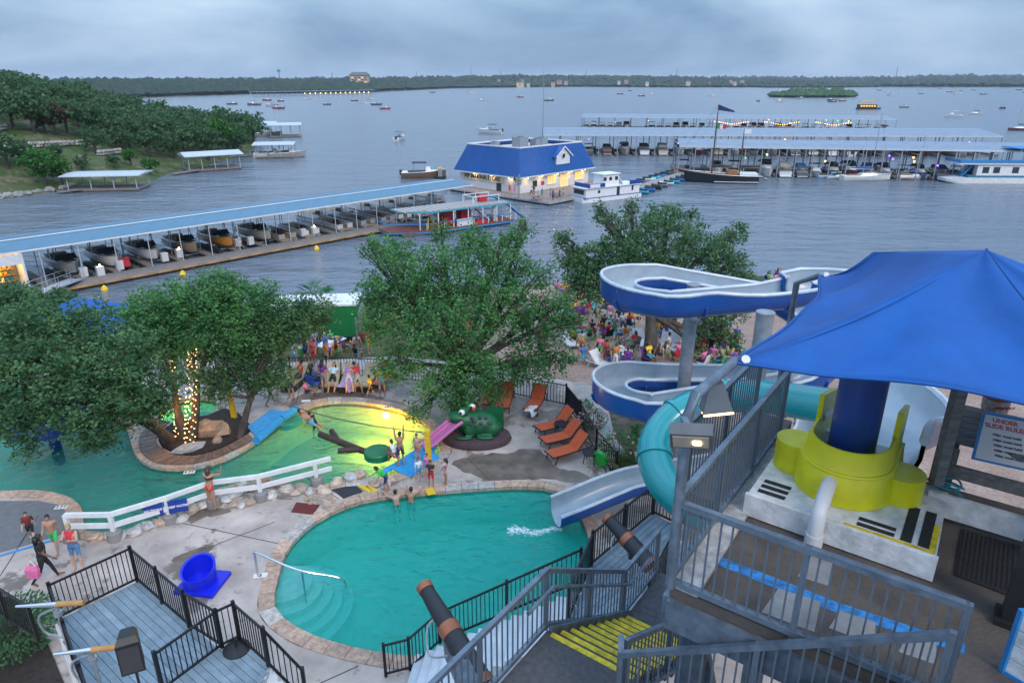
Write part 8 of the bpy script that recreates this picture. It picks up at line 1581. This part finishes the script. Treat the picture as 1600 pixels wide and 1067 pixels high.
# garden beside the fence
def shrub(name, label, base, r_, h_, n, leaf, m, seed, flowers=None, cat='shrub', group=None):
    rs = np.random.RandomState(seed); d = rs.normal(size=(n, 3)); d /= np.linalg.norm(d, axis=1)[:, None]; C = d * (rs.uniform(.2, 1, (n, 1)) ** .5) * np.array([r_, r_, h_ * .5]) + np.array([0, 0, h_ * .5]); t = thing(name, label, cat, base, 0, group); stuff(link('foliage', leaf_mesh('foliage', C, leaf, m, seed), t)); st = MB()
    for k in range(5): q = C[rs.randint(n)]; st.tube([(0, 0, -.1), tuple(q * .8)], [.025, .01], 4)
    st.build('stem', bark, t, world=False)
    if flowers:
        fm_ = MB().ball((0, 0, 0), .055, 6, 4).mesh('blossom', cloth(flowers))
        for k in range(26): dd_ = rs.normal(size=3); dd_[2] = abs(dd_[2]); dd_[1] = -abs(dd_[1]); dd_ /= np.linalg.norm(dd_); o = link('blossom', fm_, t); o.location = dd_ * np.array([r_, r_, h_ * .55]) + np.array([0, 0, h_ * .5])
    return t
G = lambda px, py: (lambda p: V(p.x, p.y, ground_h(p.x, p.y)))(P(px, py, ZD - .12))
shrub('rose_bush', 'dark bush with pink blossoms nearest the lower slide', G(925, 670), .7, 1.0, 900, .10, oakdark, 5, (.6, .25, .33)); shrub('rose_bush', 'wide green bush dotted with pink blossoms beside the black fence', G(968, 715), 1.0, 1.1, 1500, .10, oakleaf, 6, (.65, .3, .38)); shrub('leafy_bush', 'bright bush under the turquoise tube bend', G(1000, 690), .6, .8, 700, .12, brightleaf, 7); shrub('leafy_bush', 'low bush between the fence and the concrete path', G(912, 640), .5, .5, 400, .1, oakdark, 8); shrub('leafy_bush', 'dark bush in the bottom left corner below the deck', P(25, 1010, ZD), 1.3, 1.3, 2600, .12, oakdark, 9)
MB().prism(flat([P(x, y, ZD) for x, y in ((-80, 925), (20, 935), (62, 975), (110, 1090), (-80, 1090))][::-1]), ZD + .001, ZD + .05).build('soil_bed', soil, deck)
gt = G(985, 748); gr = thing('grass_clump', 'tall ornamental grass at the end of the black fence', 'grass clump', gt); gm_ = MB(); r3 = random.Random(4)
for k in range(260): a = r3.uniform(0, 6.28); l = r3.uniform(.4, 1.0); o_ = V(r3.gauss(0, .3), r3.gauss(0, .25), 0); d = V(math.cos(a), math.sin(a), 0) * l * .5; gm_.add([gt + o_, gt + o_ + V(.02, 0, 0), gt + o_ + d * .5 + V(0, 0, l * .8), gt + o_ + d + V(0, 0, l * .85)], [(0, 1, 2), (0, 2, 3)])
gm_.build('blades', leaf_mat('grass_blade', (.06, .10, .03), (.20, .20, .09), (.10, .14, .05)), gr)
# left hillside woods
def mk_tree(seed, m, n=560, leaf=.85):
    r = thing('hill_tree', 'hill tree', 'tree'); rs = random.Random(seed); lobes = [(0, 0, 4.2, 2.6, 2.6, 2.2)] + [(rs.uniform(-2, 2), rs.uniform(-2, 2), rs.uniform(2.6, 5.6), rs.uniform(1.2, 1.9), rs.uniform(1.2, 1.9), rs.uniform(1.0, 1.5)) for _ in range(7)]; C, _ = crown_points(lobes, n // 5, 9, seed, .5); link('crown', leaf_mesh('crown', C, leaf * .72, m, seed, .75), r); tr = MB(); tr.tube([(0, 0, -1), (.1, 0, 1.8), (0, .1, 3.6)], [.28, .2, .12], 7)
    for k in range(3): l = lobes[k + 1]; tr.tube([(.05, 0, 1.8), (l[0] * .8, l[1] * .8, l[2])], [.12, .04], 5)
    tr.build('trunk', bark, r, smooth='all', world=False); return Proto(r)
hts = [mk_tree(k, hillleaf) for k in range(4)] + [mk_tree(9, brightleaf), mk_tree(12, rustleaf)]
r4 = random.Random(21); pts_ = []
for _ in range(9000):
    if len(pts_) >= 235: break
    x, y = r4.uniform(-255, -66), r4.uniform(120, 262); d = shore_dist(x, y)
    if d < 2 or d > 95: continue
    bx = 800 + FPX * x / (y * CP + 15 * SP); lim = float(np.interp(bx, [-300, 0, 130, 190, 290], [26, 27, 27, 13, 1.5]))
    if bx < -120 or d < lim: continue
    if any((x - a) ** 2 + (y - b) ** 2 < 30 for a, b, _ in pts_): continue
    pts_.append((x, y, d))
for k, (x, y, d) in enumerate(pts_):
    hts[k % 4].put((x, y, hill_h(x, y) - .2), r4.uniform(0, 6.28), 'dark green tree in the woods covering the left hillside', 'trees on the left hillside', sc=r4.uniform(.95, 1.5))
def hp_(px, py):
    z = 4.
    for _ in range(30): p = P(px, py, z); z = .6 * z + .4 * hill_h(p.x, p.y)
    return V(p.x, p.y, hill_h(p.x, p.y))
for px, py, s, pr, lb in ((345, 240, 1.5, 4, 'bright green tree at the tip of the left shore'), (372, 238, 1.1, 4, 'smaller bright tree at the very tip of the left shore'), (322, 240, 1.1, 4, 'bright tree just left of the tallest bright shore tree'), (72, 290, 1.15, 4, 'bright young tree on the meadow above the rocky shore'), (98, 288, .85, 4, 'bright bush right of the young meadow tree'), (14, 262, 1.1, 0, 'dark bush at the left end of the meadow'), (40, 260, .9, 1, 'dark bush left of the stone wall on the meadow'), (88, 212, 1.2, 5, 'reddish tree at the foot of the hillside woods'), (95, 258, .6, 2, 'small dark bush on the meadow below the stone wall'), (130, 268, .55, 3, 'small grey-green bush in the middle of the meadow'), (205, 258, .6, 4, 'low bright bush near the open-sided shelter'), (178, 262, .5, 2, 'low dark bush right of the meadow path'), (235, 272, .6, 4, 'bright bush at the waterline beside the nearest shelter'), (150, 240, .9, 3, 'dark round tree at the right end of the stone wall')):
    hts[pr].put(hp_(px, py) - V(0, 0, .3), px * .7, lb, None, sc=s)
for a, b_, lb in (((45, 232), (152, 226), 'long low stone wall across the hillside meadow'), ((155, 244), (190, 240), 'short stone wall right of the long one'), ((-30, 222), (15, 216), 'stone wall at the left edge of the hillside')):
    n = 16; t = thing('stone_wall', lb, 'wall', hp_(*a), 0, 'stone walls on the hillside')
    for k in range(n):
        for j in range(2): q = hp_(lerp(a[0], b_[0], (k + .5 * (j % 2)) / n), lerp(a[1], b_[1], k / n)) + V(0, 0, .3 + .6 * j); rock(q, (.75, .4, .42), '', parent=t, color=(.34, .32, .29), seed=k * 7 + j)
r5 = random.Random(8)
for k in range(60): f = k / 60; i = int(f * 5); q = shore[1].lerp(shore[2], f * 2) if f < .5 else shore[2].lerp(shore[4], (f - .5) * 2); rock(V(q.x + r5.uniform(-2, .3), q.y + r5.uniform(-.3, 2.5), .25), r5.uniform(.5, 1.1), 'grey rock in the rubble along the left shoreline', 'rocks along the left shore', color=(.30, .30, .29), seed=k)
# ------------------------------------------------------------------ far shore woods and buildings
def far_woods(name, rows, n, size, m, seed, f_hi=5.2, x0=None):
    rs = np.random.RandomState(seed); Rw = np.array(rows); k = rs.uniform(0, len(rows) - 1.001, n); i = k.astype(int); fr_ = (k - i)[:, None]; lv = rs.uniform(1.2, f_hi, n); j = lv.astype(int); fj = (lv - j)[:, None]
    A = Rw[i, j] * (1 - fr_) + Rw[i + 1, j] * fr_; B = Rw[i, j + 1] * (1 - fr_) + Rw[i + 1, j + 1] * fr_; C = A * (1 - fj) + B * fj; m_ = MB(); vs = []; fs = []
    base = [(0, 0, .9), (.9, 0, .1), (.28, .86, .25), (-.73, .53, .05), (-.73, -.53, .2), (.28, -.86, .1), (0, 0, -.5)]; tri = [(0, 1, 2), (0, 2, 3), (0, 3, 4), (0, 4, 5), (0, 5, 1), (6, 2, 1), (6, 3, 2), (6, 4, 3), (6, 5, 4), (6, 1, 5)]
    for q in C:
        s = size * rs.uniform(.6, 1.3); o = len(vs); w_ = rs.uniform(.8, 1.6)
        vs += [(q[0] + x * s * w_ * rs.uniform(.8, 1.2), q[1] + y * s, q[2] + s * .35 + z * s * rs.uniform(.7, 1.1)) for x, y, z in base]; fs += [(a + o, b + o, c + o) for a, b, c in tri]
    m_.v = vs; m_.f = fs; m_.m = [0] * len(fs); m_.smooth_f = [False] * len(fs); me = bpy.data.meshes.new(name); me.from_pydata(vs, [], fs); me.materials.append(m); return stuff(link(name, me))
farleaf = leaf_mat('far_leaf', (.022, .05, .036), (.065, .105, .065), (.04, .076, .048))
far_woods('far_woods', rA, 5200, 7.5, farleaf, 1); far_woods('far_woods', rB, 2600, 16, farleaf, 2); far_woods('far_woods', rC, 700, 6, farleaf, 3); far_woods('far_woods', rD, 2400, 17, farleaf, 4); far_woods('island_woods', rI, 420, 3.6, hillleaf, 5)
def farbox(px, py, w_, h_, d_, label, col, roof=None, win=0, Yoff=60, name='far_house'):
    b0 = P(px, min(py, 150), 0); q = Q(px, py, b0.y + 0); base = Q(px, py, P(px, 143 if px < 620 else 137.5, 0).y + Yoff); t = thing(name, label, 'building', base); MB().box((0, 0, h_ / 2 - 3), (w_, d_, h_ + 6)).build('wall', cloth(col), t, world=False)
    MB().loft([[(-w_ * .55, -d_ * .6, h_), (w_ * .55, -d_ * .6, h_), (w_ * .55, d_ * .6, h_), (-w_ * .55, d_ * .6, h_)], [(-w_ * .4, -.1, h_ * 1.3), (w_ * .4, -.1, h_ * 1.3), (w_ * .4, .1, h_ * 1.3), (-w_ * .4, .1, h_ * 1.3)]]).build('roof', cloth(roof or (.16, .12, .11)), t, world=False)
    for k in range(win): MB().box(((k % 5 - 2) * w_ / 5.6, -d_ / 2 - .1, 2.2 + (k // 5) * h_ / (max(1, win // 5) + .6)), (w_ / 9, .2, 1.8)).build('window', warm if k % 3 == 0 else dglass, t, world=False)
    return t
farbox(563, 134, 36, 19, 16, 'tall pale hotel with lit windows on the far shore', (.42, .33, .27), (.12, .12, .13), 20)
for px, py, w_, h_, lb, c in ((698, 134, 18, 8, 'pale pink villa right of the far hotel', (.5, .40, .37)), (813, 134, 22, 8, 'lit cream villa on the far shore above the store', (.55, .45, .33)), (864, 133, 10, 6, 'small orange-lit house right of the cream villa', (.5, .33, .2)), (347, 139, 24, 7, 'long red-roofed house on the far left shore', (.42, .20, .15)), (372, 138, 16, 7, 'white house beside the long red-roofed one', (.6, .6, .6)), (190, 132, 14, 7, 'white house far left above the hillside woods', (.6, .6, .6)), (1075, 131, 12, 6, 'pale house on the far shore right of centre', (.45, .43, .4)), (655, 139, 26, 4, 'low lit waterside building right of the far hotel', (.45, .38, .3)), (1148, 131, 8, 5, 'tiny pale house near the right end of the far shore', (.45, .4, .38))): farbox(px, py, w_, h_, 10, lb, c, None, 5)
r6 = random.Random(5)
for k in range(24): x_ = r6.uniform(230, 1180); farbox(x_, r6.uniform(127, 136) if x_ > 600 else r6.uniform(131, 141), r6.uniform(7, 14), r6.uniform(4, 6), 8, 'small pale house among the woods of the far shore', r6.choice([(.5, .46, .42), (.42, .36, .3), (.55, .55, .56), (.36, .26, .22)]), None, 3, Yoff=r6.uniform(60, 200))['group'] = 'small houses on the far shore'
fmr = thing('far_marina', 'long pale-roofed marina along the far shore below the hotel', 'dock', P(490, 147.5, 0)); fa, fz = P(395, 151, 0), P(584, 147, 0)
for k in range(12): a, b_ = fa.lerp(fz, k / 12), fa.lerp(fz, (k + .96) / 12); MB().beam(a + V(0, 0, 5.5), b_ + V(0, 0, 5.5), 16, .7).build('roof_section', roofgrey, fmr)
for k in range(25): bar('post', fmr, fa.lerp(fz, k / 24) - V(0, 6, .5), 5.8, .6, postm)
for k in range(14): q = fa.lerp(fz, .4 + .6 * k / 14) + V(0, -6, 2.6); MB().ball(q, .7, 6, 4).build('dock_lamp', mat('lamp_amber', (1, .5, .06), emit=7), fmr)
def mast(px, py, y_top, label, tank=None, r_=.5):
    q = Q(px, py, P(px, 143 if px < 620 else 137, 0).y + 350); tpz = Q(px, y_top, q.y).z; t = thing('water_tower' if tank else 'radio_mast', label, 'tower', q); MB().tube([(0, 0, -5), (0, 0, tpz - q.z)], [r_ * 1.4, r_ * .7], 6).build('shaft', cloth((.18, .22, .25)), t, world=False)
    if tank: MB().ball((0, 0, tpz - q.z - 2), tank, 12, 8, (1, 1, .75)).build('tank', cloth((.12, .28, .30)), t, world=False); MB().cyl((0, 0, -3), (0, 0, 1), 3).build('base', cloth((.3, .3, .3)), t, world=False)
    else: MB().box((0, 0, (tpz - q.z) * .6), (r_ * 4, r_ * 4, .6)).build('crossarm', cloth((.18, .22, .25)), t, world=False)
mast(437, 124, 109, 'teal water tower above the far shore', 4.5, 1.0)
for px, y1, lb in ((736, 101, 'tall thin mast above the far villas'), (782, 108, 'short mast right of the tallest far mast'), (651, 111, 'short mast above the far hotel woods'), (519, 113, 'thin mast left of the hotel'), (916, 109, 'thin mast on the far ridge right of centre'), (1057, 105, 'thin mast on the far ridge above the marina'), (1400, 104, 'lattice mast on the far right ridge'), (128, 119, 'white mast far left above the hillside')): mast(px, 120, y1, lb, None, .9)
# ------------------------------------------------------------------ air
hzm = bpy.data.materials.new('haze'); hzm.use_nodes = True; t_ = hzm.node_tree; t_.nodes.remove(t_.nodes['Principled BSDF']); pv = t_.nodes.new('ShaderNodeVolumePrincipled'); pv.inputs['Color'].default_value = (.78, .87, 1, 1); pv.inputs['Density'].default_value = .00008; t_.links.new(pv.outputs[0], t_.nodes['Material Output'].inputs['Volume'])
hz = MB().box((0, 7000, 40), (13000, 14400, 90)).build('haze', hzm); stuff(hz)
